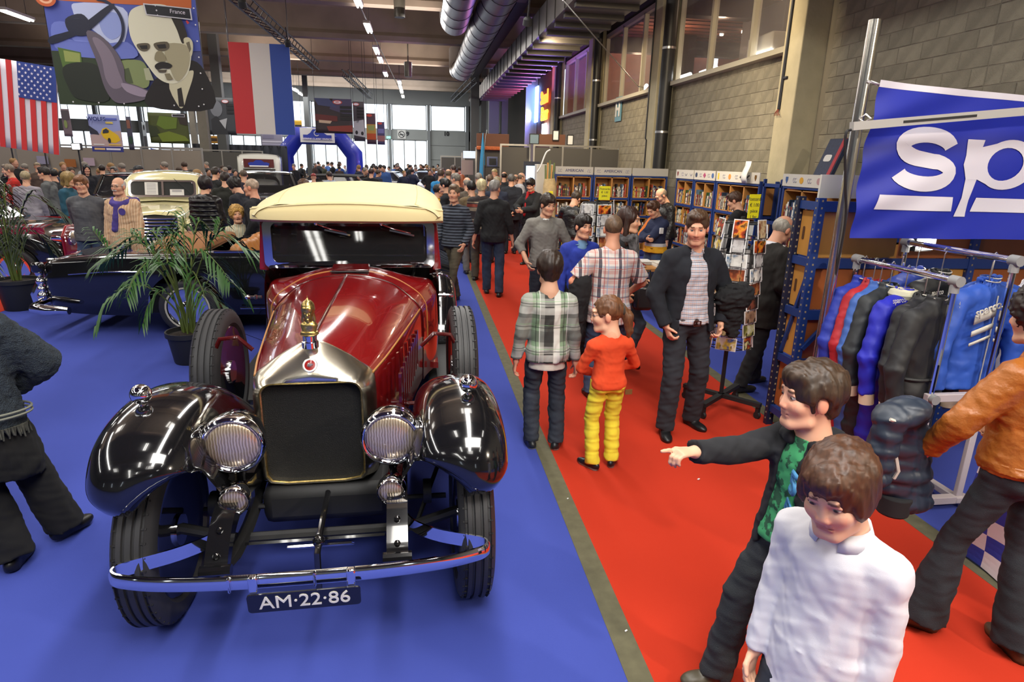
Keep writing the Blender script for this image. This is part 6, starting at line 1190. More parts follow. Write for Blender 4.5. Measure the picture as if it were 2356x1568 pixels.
# flag pole, banner and light rail
t = thing('flag_pole', 'tall polished steel pole carrying the blue flag', 'pole', (2.80, 3.9, 0)); b = MB(); b.tube([(0, 0, 0), (0, 0, 3.0)], .036, 20); b.build('pole', mat('polished_steel', (.68, .64, .56), .2, 1), t); b = MB(); b.box((0, 0, .012), (.34, .34, .024)); b.build('base_plate', DARKM, t, smooth=0)
FLAGB = mat('flag_blue', '#1b2aa0', .55, noise=.06, nscale=3); FLAGW = mat('flag_white', '#d9d4dc', .65)
t = thing('banner_flag', 'large blue flag with white sparco lettering tied to the steel pole', 'flag', (2.86, 3.86, 1.66))
def fold(x, z): return .018*math.sin(x*7+z*5)*(1-z*.4)+.02*math.sin(x*3.1-z*9)*.6+.012*math.sin((x*1.2+(.95-z)*2.5)*9)*max(0, 1-x)+.10*x*x*.02
def sag(x): return -.05*math.sin(min(x, 3)/3*PI)+.02*x*0
def fpt(x, z, o=0): return (x+.02*z/.95*0+.05*(1-z/.95)*(0 if x > .3 else .0), fold(x, z)-o, z+sag(x)*(z/.95))
b = MB(); xs_ = np.linspace(0, 3, 121); zs_ = np.linspace(0, .95, 41); b.grid([[fpt(x, z) for z in zs_] for x in xs_]); b.build('cloth', FLAGB, t, 180)
b = MB(); b.grid([[fpt(x, .95+z, .002) for z in (0, .035, .04)] for x in xs_]); b.build('hem_band', FLAGW, t, 180)
def letter_poly(b, poly, holes=(), raw=False):
    """a flat outline laid on the cloth: filled, subdivided and draped"""
    import mathutils.geometry as mg
    loops = [poly]+list(holes); pts = [Vector((x, z, 0)) for lp in loops for x, z in lp]; tri = mg.tessellate_polygon([[Vector((x, z, 0)) for x, z in lp] for lp in loops]); T = [tuple(q) for q in tri]; V = [(p.x, p.y) for p in pts]
    for _ in range(7):
        nT = []; cache = {}
        def midp(i, j):
            k = (min(i, j), max(i, j))
            if k not in cache: cache[k] = len(V); V.append(((V[i][0]+V[j][0])/2, (V[i][1]+V[j][1])/2))
            return cache[k]
        for a, c, d in T:
            L = [math.dist(V[a], V[c]), math.dist(V[c], V[d]), math.dist(V[d], V[a])]
            if max(L) < .05: nT.append((a, c, d)); continue
            m1, m2, m3 = midp(a, c), midp(c, d), midp(d, a); nT += [(a, m1, m3), (m1, c, m2), (m3, m2, d), (m1, m2, m3)]
        T = nT
    b.add([fpt(x, z if raw else .325+(z-.17)*.7235, .006) for x, z in V], T)
def ell_(cx, cz, rx, rz, a0=0, a1=360, n=28): return [(cx+rx*math.cos(math.radians(a0+(a1-a0)*i/n)), cz+rz*math.sin(math.radians(a0+(a1-a0)*i/n))) for i in range(n+(0 if abs(a1-a0) == 360 else 1))]
b = MB()
def sglyph(x0):
    c = x0+.265; ctr = [(c+.19*math.cos(math.radians(a)), .613+.08*math.sin(math.radians(a))) for a in range(8, 256, 12)]+[(c+.06, .523)]+[(c+.19*math.cos(math.radians(a)), .453+.08*math.sin(math.radians(a))) for a in range(60, -178, -12)]
    L, R_ = [], []; n = len(ctr)
    for i, p in enumerate(ctr):
        a, d = ctr[max(i-1, 0)], ctr[min(i+1, n-1)]; t = (d[0]-a[0], d[1]-a[1]); l = math.hypot(*t); w = .05; L.append((p[0]-t[1]/l*w, p[1]+t[0]/l*w)); R_.append((p[0]+t[1]/l*w, p[1]-t[0]/l*w))
    for i in range(n-1): letter_poly(b, [L[i], L[i+1], R_[i+1], R_[i]], (), True)
sglyph(.18)
letter_poly(b, [(.745, .665), (.86, .665), (.85, .60)]+ell_(1.06, .445, .205, .235, 125, -128, 30)+[(.86, .30), (.84, .10), (.845, -.06), (.745, -.06), (.775, .12), (.775, .30), (.735, .43), (.745, .52)], [ell_(1.035, .45, .125, .155, 0, 360, 26)])
letter_poly(b, ell_(1.58, .445, .225, .235, 0, 360, 30), [ell_(1.56, .45, .13, .155, 0, 360, 26)]); letter_poly(b, [(1.72, .24), (1.82, .24), (1.82, .66), (1.72, .66)])
letter_poly(b, [(1.93, .24), (2.03, .24), (2.03, .45), (2.1, .55), (2.2, .56), (2.2, .67), (2.05, .62), (2.03, .66), (1.93, .66)]); letter_poly(b, ell_(2.42, .45, .21, .23, 40, 320, 24)+ell_(2.42, .45, .11, .14, 320, 40, 16)); letter_poly(b, ell_(2.80, .45, .19, .235, 0, 360, 28), [ell_(2.80, .45, .10, .15, 0, 360, 24)])
letter_poly(b, [(.15, .293), (.70, .293), (.71, .195), (.13, .195)], (), True); letter_poly(b, [(.90, .293), (2.95, .293), (2.95, .195), (.88, .195)], (), True); b.build('lettering', FLAGW, t, 180)
t = thing('light_rail', 'pale slotted light rail in front of the blue flag', 'light rail', (2.62, 3.7, 2.36)); b = MB(); a_, c_ = Vector((0, 0, 0)), Vector((2.6, -.15, .28)); b.bar(a_, c_, .045, .05); b.build('rail', HEADG, t, smooth=0); b = MB()
for u0, u1 in ((.12, .30), (.42, .58), (.66, .9)): b.bar(a_.lerp(c_, u0)+Vector((0, -.024, 0)), a_.lerp(c_, u1)+Vector((0, -.025, 0)), .004, .014)
b.build('slot', MATBLK, t, smooth=0); b = MB(); b.tube([Vector(q) for q in cr([(0, 0, -.02), (-.03, 0, -.06), (.06, .05, -.35), (.14, .1, -.6), (.2, .2, -1.1)], 5)], .008, 6); b.build('cable', MATBLK, t); b = MB(); b.tube([(.16, .16, .06), (.14, .08, .03), (.12, 0, .05), (.14, .08, .08)], .006, 6, closed=True); b.tube([(.2, .22, .3), (.17, .15, .28), (.23, .13, .26)], .008, 6, closed=True); b.build('tie', WHITE, t)
# clothes rail
RAILG = mat('rail_joint', '#8c8c8c', .5); t = thing('clothes_rail', 'double chrome clothes rail on a pale frame, hung with racing overalls', 'clothes rail', (3.05, 3.15, 0))
b = MB()
for x, z in ((0, 1.50), (.36, 1.62)): b.tube([(x, 0, z), (x, .85, z)], .02, 12)
for x, z in ((0, 1.5), (.36, 1.62)):
    for y in (0, .85): b.tube([(x, y, .75), (x, y, z)], .017, 10)
b.build('tube', CHROME, t); b = MB()
for x, z in ((0, 1.5), (.36, 1.62)):
    for y in (0, .85): b.tube([(x, y-.035, z), (x, y+.03, z)], .032, 12); b.tube([(x, y, z-.07), (x, y, z)], .026, 10)
b.build('joint', RAILG, t); PALE = mat('pale_frame', '#b9aeb0', .5); b = MB()
for y in (0, .85):
    for x in (0, .36): b.box((x, y, .42), (.045, .03, .72))
    b.box((.18, y, .78), (.42, .04, .05)); b.box((.18, y, .07), (.5, .05, .05))
for x in (0, .36): b.box((x, .42, .07), (.05, .9, .04))
b.build('frame', PALE, t, bevel=.004)
for k, (x, y) in enumerate(((-.04, -.02), (.4, -.02), (-.04, .87), (.4, .87))): b = MB(); b.lathe([(.028, -.012), (.03, 0), (.028, .012)], (x, y, .028), 12, Matrix.Rotation(PI/2, 3, 'Y')); b.build('castor', PALE, t)
b = MB(); b.lathe([(.03, -.02), (.03, .02)], (0, -.03, .78), 12, Matrix.Rotation(PI/2, 3, 'X')); b.build('knob', RAILG, t)
CUFF = mat('cuff_cream', '#c9b49a', .8); PIPE = mat('piping_white', '#c5c0b4', .6)
def garment(label, x, y, zr, colr, kind='overall', rz=0, w=.46, mt=None, cuffs=True, logo=None, seed=1, cat='overall', group=None):
    """hung from a rail at x,y with the hook at height zr; the shoulders lie along local x"""
    t = thing('racing_'+kind if kind == 'overall' else kind, label, cat, (x, y, 0), rz, group); m = mt or mat('garment_'+colr.strip('#'), colr, .6, noise=.22, nscale=7, bump=.05, bscale=400); S = Sdf(.03); zs = zr-.185; h = w/2
    S.cone((-h*.75, 0, zs-.05), (0, 0, zs), .05, .055).cone((h*.75, 0, zs-.05), (0, 0, zs), .05, .055); S.ec((0, 0, zs-.04), (0, 0, zs-.45), (h*.85, .07), (h*.72, .075), (1, 0, 0))
    low = zs-.62 if kind == 'jacket' else zs-.52
    S.ec((0, 0, zs-.45), (0, 0, low), (h*.72, .075), (h*.80, .085), (1, 0, 0), flat=(kind == 'jacket'))
    for g in (1, -1):
        S.cone((g*h*.82, 0, zs-.06), (g*(h+.06), -.02, zs-.35), .062, .055).cone((g*(h+.06), -.02, zs-.35), (g*(h+.05), -.05, zs-.60), .055, .045, flat=True)
        if kind != 'jacket': S.cone((g*h*.38, 0, low), (g*h*.36, .01, zs-.92), .085, .075).cone((g*h*.36, .01, zs-.92), (g*h*.32, .0, max(.13, zs-1.22)), .075, .06, flat=True)
    S.cone((0, 0, zs+.02), (0, 0, zs+.075), .062, .058, flat=True, k=.01).cone((0, -.0, zs+.02), (0, -.01, zs+.10), .046, .046, flat=True, k=.004, sub=True); S.wrinkle(.007, 22, seed).wrinkle(.003, 60, seed+2); blob('shell', S, .012, m, t)
    b = MB(); b.tube([(.06*math.cos(a), .055*math.sin(a), zs+.07+.012*math.sin(a)) for a in np.linspace(-2.8, -.34, 12)], .004, 6); b.tube([(0, -.075, zs-.02), (.0, -.082, zs-.3), (0, -.085, low+.02)], .004, 5); b.build('piping', PIPE, t)
    b = MB(); b.tube([(0, 0, zs+.02), (0, 0, zs+.09), (.0, 0, zr-.01), (.018, 0, zr+.015), (.0, 0, zr+.03), (-.018, 0, zr+.015)], .004, 6); b.build('hanger_hook', STEEL, t)
    if cuffs:
        b = MB()
        for g in (1, -1):
            b.tube([(g*(h+.05), -.05, zs-.59), (g*(h+.045), -.055, zs-.66)], .045, 12)
            if kind != 'jacket': b.tube([(g*h*.32, 0, max(.13, zs-1.22)+.02), (g*h*.31, 0, max(.07, zs-1.28))], .058, 12)
        b.build('cuff', CUFF, t)
    if kind != 'jacket': b = MB(); b.tube([(h*.76*math.cos(a), .09*math.sin(a), zs-.43) for a in np.linspace(0, 2*PI, 25)[:-1]], .012, 6, closed=True); b.build('belt', m, t)
    return t
RZ = 0
suits = [('blue and red racing overall at the far end of the front rail', '#20339c', 3.93), ('red quilted racing overall on the front rail', '#a8202a', 3.84), ('light blue racing overall behind the dark quilted one', '#3a5fa8', 3.76), ('dark green-grey quilted racing overall on the front rail', '#23272a', 3.68), ('bright blue overall with cream collar and cuffs on the front rail', '#1a1fa8', 3.53), ('black racing overall on the front rail behind the chrome post', '#17171a', 3.38), ('black racing overall with white badge nearest on the front rail', '#1c1c1e', 3.27)]
for i, (l, c, y) in enumerate(suits):
    g = garment(l, 3.06+.01*(i % 2), y, 1.50, c, rz=math.radians(16+3*(i % 3)), seed=i*3, w=.44, group='racing overalls on the front rail')
    if i == 4: b = MB(); b.tube([(.06*math.cos(a), .06*math.sin(a)-.005, 1.345) for a in np.linspace(0, 2*PI, 17)[:-1]], .035, 8, closed=True); b.build('collar', mat('collar_cream', '#c2bda4', .8), g); b = MB(); b.box((.04, -.10, 1.28), (.06, .004, .05), .1); b.build('price_tag', PAPER, g, smooth=0); text('shoulder_lettering', 'sparco', .05, PIPE, g, (-.16, -.075, 1.33), (PI/2-.3, 0, 0), ext=.0005)
    if i == 6: b = MB(); b.prism([(-.04, 0), (0, -.035), (.04, 0), (0, .035)], .004, (.07, -.085, 1.2)); b.build('badge', PIPE, g, smooth=0); text('shoulder_lettering', 'sparco', .05, PIPE, g, (.13, -.085, 1.31), (PI/2-.3, .9, 0), ext=.0005)
    if i == 5: text('collar_lettering', 'sparco', .05, PIPE, g, (.0, -.075, 1.40), (PI/2, 0, 0), ext=.0005)
jk = garment('blue racing jacket with white stripes and sparco lettering on the rear rail', 3.42, 3.30, 1.60, '#2a52b0', 'jacket', math.radians(10), .52, cuffs=False, seed=41, cat='jacket')
for i, (z, hh) in enumerate(((1.225, .06), (1.15, .035), (1.09, .02))): b = MB(); b.grid([[(-.17+.15*u, -.088-.012*u, z+.05*u+hh*v) for v in (0, 1)] for u in np.linspace(0, 1, 6)], flip=True); b.build('chest_stripe', PIPE, jk, 180, solid=.004)
text('lettering', 'sparco', .075, PIPE, jk, (-.1, -.105, 1.325), (PI/2, -.25, 0), ext=.001, bold=.002)
garment('plain blue racing jacket behind the striped one on the rear rail', 3.55, 3.42, 1.60, '#24489c', 'jacket', math.radians(8), .54, cuffs=False, seed=44, cat='jacket'); garment('black jacket with pale piping on the rear rail', 3.38, 3.62, 1.60, '#1b1b1a', 'jacket', math.radians(14), .48, cuffs=False, seed=47, cat='jacket'); garment('blue and red racing jacket at the far end of the rear rail', 3.40, 3.86, 1.58, '#23388a', 'jacket', math.radians(16), .48, cuffs=False, seed=49, cat='jacket'); garment('white shirt hanging beyond the blue jackets', 3.95, 3.5, 1.55, '#c9c6cc', 'jacket', math.radians(5), .5, cuffs=False, seed=52, cat='shirt')
t = thing('stand_lamp', 'glaring white work lamp behind the rear clothes rail', 'lamp', (3.52, 3.95, 1.62)); b = MB(); b.box((0, 0, 0), (.13, .05, .09), .2); b.build('glow', mat('work_lamp', (1, .95, .85), .5, emit=30), t, bevel=.01); b = MB(); b.box((0, .04, 0), (.16, .04, .12), .2); b.bar((0, .05, -.05), (0, .2, -.05), .03); b.build('housing', MATBLK, t, smooth=0)
# blue and white chequered flag at the lower right corner
t = thing('chequered_cloth', 'blue and white chequered cloth hanging at the lower right corner', 'cloth', (2.98, 2.05, 0)); b = MB(); n1, n2 = 13, 9; P = [[(.02+.02*math.sin(z*7+y*9), -.25+y*.9, .02+z*.86) for z in np.linspace(0, 1, n1*2+1)] for y in np.linspace(0, 1, n2*2+1)]
for i in range(n2*2):
    for j in range(n1*2): b.add([P[i][j], P[i+1][j], P[i+1][j+1], P[i][j+1]], [(0, 3, 2, 1)], ((i//3)+(j//3)) % 2)
b.build('cloth', [mat('cheq_white', '#c4bcc0', .7), mat('cheq_blue', '#20308c', .7)], t, 0, solid=.006)
b = MB(); b.box((.12, .2, .44), (.16, .8, .86)); b.build('stand_box', RACKD, t, smooth=0)
# ------------------------------------------------------------------ banners, flags, arch, palms
def banner(name, label, p, w, h, polys, back, cat='banner', rz=0, ropes=True, mt=None):
    """cloth of width w hanging from p (top left); polys: (material, outline in 0..1 units from top left, downwards)"""
    t = thing(name, label, cat, p, rz); wv = lambda x, z: .03*math.sin(x*2.2+z*.8)*w/3
    b = MB(); b.grid([[(x, wv(x, z), -z) for z in np.linspace(0, h, 9)] for x in np.linspace(0, w, 13)]); b.build('cloth', mt or back, t, 180, solid=.01)
    for i, (m, pl) in enumerate(polys):
        if name == 'portrait_banner' and i > 2 and len(pl) > 4: a_ = np.array(pl); a_ = np.vstack([a_[-2:], a_, a_[:3]]); pl = [tuple(q_) for q_ in cr([(x, y, 0) for x, y in a_], 4)[8:-9, :2]]
        b = MB(); import mathutils.geometry as mg; pts = [Vector((x*w, y*h, 0)) for x, y in pl]; T = mg.tessellate_polygon([pts]); o = .012+.0015*i
        V = [(q.x, q.y) for q in pts]; T = [tuple(q) for q in T]
        for _ in range(2):
            c = {}; nT = []
            def mp(i_, j_):
                k = (min(i_, j_), max(i_, j_))
                if k not in c: c[k] = len(V); V.append(((V[i_][0]+V[j_][0])/2, (V[i_][1]+V[j_][1])/2))
                return c[k]
            for a, d, e in T:
                if max(math.dist(V[a], V[d]), math.dist(V[d], V[e]), math.dist(V[e], V[a])) < .35: nT.append((a, d, e)); continue
                m1, m2, m3 = mp(a, d), mp(d, e), mp(e, a); nT += [(a, m1, m3), (m1, d, m2), (m3, m2, e), (m1, m2, m3)]
            T = nT
        b.add([(x, wv(x, y)-o, -y) for x, y in V], T); b.build('print', m, t, 180)
    if ropes: b = MB(); [b.tube([(x, 0, 0), (x, 0, 8.02-p[2])], .01, 5) for x in (.02, w-.02)]; b.build('rope', DARKM, t)
    return t
def cm(c, r=.6): return mat('ink_'+c.strip('#'), c, r)
def el(cx, cy, rx, ry, n=22, a0=0, a1=360): return [(cx+rx*math.cos(math.radians(a0+(a1-a0)*i/n)), cy+ry*math.sin(math.radians(a0+(a1-a0)*i/n))) for i in range(n+(0 if a1-a0 == 360 else 1))]
def ringp(cx, cy, rx, ry, t, a0=0, a1=359): return el(cx, cy, rx, ry, 26, a0, a1)+el(cx, cy, rx-t, ry-t, 26, a0, a1)[::-1]
tl = aty(75, -140, 12); PW = 2.32; PH = tl.z-2.84
Y_ = lambda v: (v+140)/400.0
def q(*pts): return [((x-85)/340.0, Y_(y)) for x, y in pts]
polys = [(cm('#4a58a8'), [(0, 0), (1, 0), (1, .62), (.5, .66), (0, .66)]), (cm('#2c3a22'), [(0, .66), (.5, .66), (.62, 1), (0, 1)]), (cm('#c0622c'), [(0, 0), (1, 0), (.97, .355), (.06, .35), (0, .30)]), (cm('#b9c3e2'), q((150, 5), (260, 10), (262, 70), (235, 108), (175, 60), (140, 50))), (cm('#6876c0'), q((95, 60), (140, 55), (190, 100), (260, 95), (270, 135), (110, 130))),
 (cm('#8c9bd0'), q((205, 30), (245, 25), (250, 70), (225, 90), (205, 70))), (cm('#4f6a2c'), q((100, 115), (150, 125), (150, 160), (105, 170))), (cm('#8e9a52'), q((112, 122), (148, 128), (146, 150), (112, 150))), (cm('#1d2419'), q((105, 165), (150, 150), (190, 165), (200, 245), (130, 245), (110, 215))), (cm('#7d8a58'), q((225, 150), (285, 140), (300, 175), (290, 210), (235, 200))), (cm('#4a5536'), q((240, 165), (256, 160), (262, 200), (240, 200))), (cm('#a9ac8a'), q((290, 160), (302, 158), (310, 190), (292, 190))),
 (cm('#10152c'), q((88, 90), (150, 65), (225, 8), (240, 10), (180, 68), (150, 82), (90, 108))), (cm('#161d3a'), [(x, y) for x, y in [((px-85)/340, Y_(py)) for px, py in [(205+54*math.cos(a)*1.0, 55+66*math.sin(a)) for a in np.linspace(-1.6, 1.35, 16)]+[(205+47*math.cos(a), 55+59*math.sin(a)) for a in np.linspace(1.35, -1.6, 16)]]]), (cm('#161a30'), q((128, 45), (165, 30), (182, 55), (170, 82), (135, 80))),
 (cm('#5e5560'), q((170, 75), (200, 80), (232, 120), (245, 160), (245, 195), (270, 205), (300, 222), (285, 240), (250, 250), (215, 250), (195, 215), (185, 150))), (cm('#7c707c'), q((182, 90), (200, 92), (222, 125), (232, 170), (238, 205), (215, 215), (200, 190), (196, 140))), (cm('#948796'), q((235, 200), (270, 208), (298, 224), (280, 234), (245, 222))),
 (cm('#1b1714'), q((395, 135), (430, 160), (440, 258), (290, 258), (308, 195), (330, 180), (345, 195))), (cm('#c5c0a0'), q((345, 195), (398, 160), (402, 175), (382, 228), (372, 255), (360, 255))), (cm('#26211b'), q((362, 210), (372, 205), (374, 256), (361, 256))),
 (cm('#d9d7bc'), q((272, 30), (290, 8), (330, -2), (365, 2), (388, 30), (398, 75), (405, 100), (402, 130), (390, 170), (365, 193), (340, 195), (318, 180), (300, 150), (285, 120), (270, 80))), (cm('#2a241c'), q((360, 3), (385, 20), (398, 60), (398, 80), (386, 92), (378, 60), (368, 30))), (cm('#c9c4a2'), q((390, 82), (402, 76), (410, 88), (408, 110), (402, 125), (395, 110))), (cm('#6b6450'), q((395, 90), (403, 86), (405, 105), (400, 115))), (cm('#a39c7c'), q((345, 100), (392, 95), (400, 125), (388, 165), (365, 190), (352, 160))), (cm('#5b5340'), q((283, 100), (308, 96), (312, 106), (302, 116), (288, 114))), (cm('#5b5340'), q((322, 96), (352, 90), (356, 104), (345, 113), (328, 112))), (cm('#1d1a14'), q((288, 103), (306, 101), (306, 110), (292, 111))), (cm('#1d1a14'), q((328, 99), (348, 96), (349, 106), (332, 108))), (cm('#1e1a15'), q((318, 152), (330, 143), (348, 143), (358, 150), (350, 158), (335, 158), (322, 162))), (cm('#8a8263'), q((325, 118), (338, 115), (346, 135), (338, 141), (320, 138))), (cm('#4e4636'), q((322, 163), (345, 161), (342, 168), (326, 169))), (cm('#7d7558'), q((338, 172), (350, 170), (356, 185), (342, 188))),
 (cm('#c9c9cc'), q((309, -2), (415, 4), (416, 33), (313, 26))), (cm('#1e1f24'), q((312, 1), (412, 6), (413, 30), (315, 24))), (cm('#c05a2a'), q(*[(95+22*math.cos(a), -2+20*math.sin(a)) for a in np.linspace(0, 6.28, 20)])), (cm('#e6b08a'), q(*[(95+15*math.cos(a), -2+13*math.sin(a)) for a in np.linspace(0, 6.28, 20)])), (cm('#c05a2a'), q(*[(95+10*math.cos(a), -2+8*math.sin(a)) for a in np.linspace(0, 6.28, 20)])), (cm('#c43a32'), q((401, 36), (404, 34), (409, 40), (404, 44)))]
big = banner('portrait_banner', 'huge hanging print of a bald moustached portrait and a steering wheel', tl, PW, PH, polys, cm('#39406e')); w_ = PW/340.0; text('lettering', 'France', .088, FLAGW, big, ((388-85)*w_, -.16, -PH*Y_(17)), (PI/2, math.radians(2), 0), ext=.0005)
b = MB(); [b.ball((PW-.03, -.05, -PH*u), .014, 6) for u in np.linspace(.05, .97, 10)]; [b.ball((PW*u, -.05, -PH+.04), .014, 6) for u in np.linspace(.1, .95, 6)]; b.build('eyelet', WHITE, big)
# national flags
t0 = aty(524, 96, 20); tf = banner('tricolour_flag', 'hanging flag with vertical red, white and blue stripes', t0, 1.66, 2.44, [(cm('#c22a2e'), [(0, 0), (.335, 0), (.335, 1), (0, 1)]), (cm('#d6d0c8'), [(.335, 0), (.67, 0), (.67, 1), (.335, 1)]), (cm('#2c4a9c'), [(.67, 0), (1, 0), (1, 1), (.67, 1)])], cm('#d6d0c8'), 'flag')
t0 = aty(-40, 128, 14); wU, hU = 1.30, 1.62; st = [(cm('#c53030'), [(x/13, 0), ((x+1)/13, 0), ((x+1)/13, 1), (x/13, 1)]) for x in range(0, 13, 2)]+[(cm('#2b3f86'), [(6/13, 0), (1, 0), (1, .40), (6/13, .40)])]
for r in range(9):
    for c in range(6 if r % 2 == 0 else 5):
        x, y = (6.5+c*1.13+(.56 if r % 2 else 0))/13, .03+r*.042; st.append((FLAGW, [(x+.022*(1 if k % 2 == 0 else .42)*math.sin(k*PI/5), y-.018*(1 if k % 2 == 0 else .42)*math.cos(k*PI/5)) for k in range(10)]))
banner('striped_star_flag', 'red and white striped flag with a starred blue corner at the left edge', t0, wU, hU, st, FLAGW, 'flag', rz=math.radians(-4)).rotation_euler[1] = math.radians(7)
# smaller banners
def poster(label, px0, py0, px1, py1, Y, back, polys, words=(), name='hanging_poster'):
    a, c = aty(px0, py0, Y), aty(px1, py1, Y); w, h = c.x-a.x, a.z-c.z; t = banner(name, label, (a.x, Y, a.z), w, h, polys, back)
    for s, x, y, sz, m in words: text('lettering', s, sz*h, m, t, (x*w, -.08, -y*h), (PI/2, 0, 0), ext=.0005, bold=.003)
    return t
R1 = lambda x0, y0, x1, y1: [(x0, y0), (x1, y0), (x1, y1), (x0, y1)]
poster('poster with a yellow sports car below blue lettering', 200, 262, 285, 350, 18, cm('#8f97c4'), [(cm('#b49a94'), [(0, .55), (1, .42), (1, .86), (0, .86)]), (cm('#2a2a38'), [(0, .3), (.25, .45), (.3, .55), (0, .52)]), (cm('#2a3078'), R1(0, .86, 1, 1)), (cm('#d8b01c'), [(.35, .5), (.42, .38), (.55, .34), (.68, .42), (.9, .55), (.95, .68), (.78, .76), (.62, .74), (.42, .62)]), (cm('#5a66b8'), R1(.56, .09, .92, .14)), (cm('#d8c060'), R1(.55, .19, .78, .24)), (cm('#d8b070'), R1(.08, .90, .42, .95)), (FLAGW, R1(.46, .90, .92, .95)), (cm('#d8d4d0'), R1(.08, .79, .42, .82)), (cm('#d8b040'), R1(.55, .79, .95, .82)), (cm('#1a1a20'), el(.60, .69, .05, .07)), (cm('#2a3038'), [(.44, .42), (.55, .37), (.63, .43), (.6, .48), (.42, .5)])], [('WOLFS', .31, .13, .15, cm('#1e2a6a'))])
poster('olive green camouflage-like poster below the portrait banner', 338, 258, 437, 331, 19, cm('#454c1c'), [(cm('#5f7420'), [(.3, .1), (.75, .15), (.7, .5), (.4, .55), (.2, .4)]), (cm('#2c3414'), [(0, .4), (.2, .45), (.3, .75), (0, .8)]), (cm('#6b7a1e'), [(.2, .7), (.5, .6), (.9, .75), (1, .9), (.3, .95)]), (cm('#30261e'), [(.75, 0), (1, 0), (1, .4), (.8, .35)]), (FLAGW, R1(.62, .03, .95, .12)), (cm('#1e1f24'), R1(.64, .045, .94, .11))])
poster('dark grey poster with a portrait and a red oval emblem left of the tricolour', 474, 223, 545, 310, 24, cm('#3a3d42'), [(cm('#6d7076'), el(.33, .3, .22, .22)), (cm('#24262a'), [(.1, .6), (.3, .5), (.6, .7), (.7, 1), (.1, 1)]), (cm('#a5a7aa'), [(.4, .62), (.7, .55), (.6, .85)]), (cm('#b04038'), el(.68, .1, .13, .05)), (FLAGW, el(.68, .1, .11, .037))]+[(cm('#1c1d20'), R1(.7, .16+i*.1, 1, .23+i*.1)) for i in range(3)])
poster('large sunset road poster with a red oval emblem above the blue arch', 722, 225, 812, 308, 31, cm('#2c2226'), [(cm('#413a58'), [(.5, 0), (1, 0), (1, .5), (.4, .3)]), (cm('#3a4166'), [(0, 0), (.4, 0), (.6, .25), (.1, .2)]), (cm('#5a1e1c'), [(0, .45), (.6, .5), (.6, .65), (0, .65)]), (cm('#7a2c20'), [(.3, .8), (1, .75), (1, .95), (.35, .93)]), (cm('#b8a088'), [(.1, .62), (.45, .64), (.4, .72), (.1, .7)]), (cm('#b8483c'), el(.62, .1, .13, .06)), (FLAGW, el(.62, .1, .10, .04))]+[(cm('#141316'), R1(.68, .2+i*.11, 1, .28+i*.11)) for i in range(4)], [('099', .62, .1, .06, cm('#b8483c'))])
poster('poster with a white vintage racing car right of the large sunset poster', 811, 233, 841, 325, 32, cm('#4a464c'), [(cm('#b9bcc0'), [(0, .5), (.9, .45), (1, .9), (0, .85)]), (cm('#26262a'), el(.25, .78, .12, .05)), (cm('#26262a'), el(.75, .8, .12, .05)), (cm('#b8483c'), el(.3, .07, .28, .04)), (FLAGW, el(.3, .07, .22, .028))]+[(cm('#1b1a1d'), R1(.35, .14+i*.075, .95, .19+i*.075)) for i in range(4)], [('27', .4, .5, .07, INK)])
poster('narrow poster with an orange yellow landscape', 842, 260, 866, 332, 33, cm('#4e3a44'), [(cm('#b08a3c'), R1(0, .35, 1, .65)), (cm('#8a9a5a'), [(.1, .4), (.9, .38), (.8, .55), (.2, .55)]), (cm('#b04a20'), R1(0, .65, 1, .85)), (cm('#b8483c'), el(.35, .07, .3, .045))]); poster('narrow violet blue poster, rightmost of the emblem posters', 867, 280, 886, 333, 34, cm('#3f3a5c'), [(cm('#8a5a5a'), R1(0, .6, 1, .85)), (cm('#6a6a9a'), R1(.1, .3, .9, .5)), (cm('#b8483c'), el(.4, .07, .3, .05))])
poster('pale grey lettered banner left of the blue arch', 599, 306, 652, 341, 38, cm('#8f8c9e'), [(cm('#c2bfcc'), R1(.05, .5, .95, .62)), (cm('#b0acc0'), R1(.05, .7, .95, .78)), (cm('#7e7a92'), R1(.1, .1, .6, .35))]); poster('small orange poster left of the tricolour flag bottom', 480, 312, 505, 330, 36, cm('#b8842a'), [(cm('#3a2a1c'), R1(.2, .3, .8, .7))]); poster('small yellow and black poster behind the blue arch', 676, 276, 696, 312, 37, cm('#c8a020'), [(INK, R1(.1, .3, .95, .8))]); poster('pinkish poster behind the striped star flag', 138, 250, 168, 314, 22, cm('#7a6a72'), [(cm('#5a5458'), R1(.1, .05, .9, .4)), (cm('#8a9a5a'), el(.4, .55, .2, .15))]); poster('dark poster with a green car behind the yellow sports car poster', 288, 268, 310, 345, 23, cm('#4a4a5c'), [(cm('#2c4a3a'), el(.5, .7, .4, .12)), (cm('#8a5a4a'), R1(.1, .1, .8, .35))]); poster('tall pale poster left of the olive poster', 325, 280, 342, 345, 27, cm('#9aa2aa'), [(cm('#3a3a40'), R1(.1, .5, .9, .95)), (INK, el(.5, .2, .2, .1))])
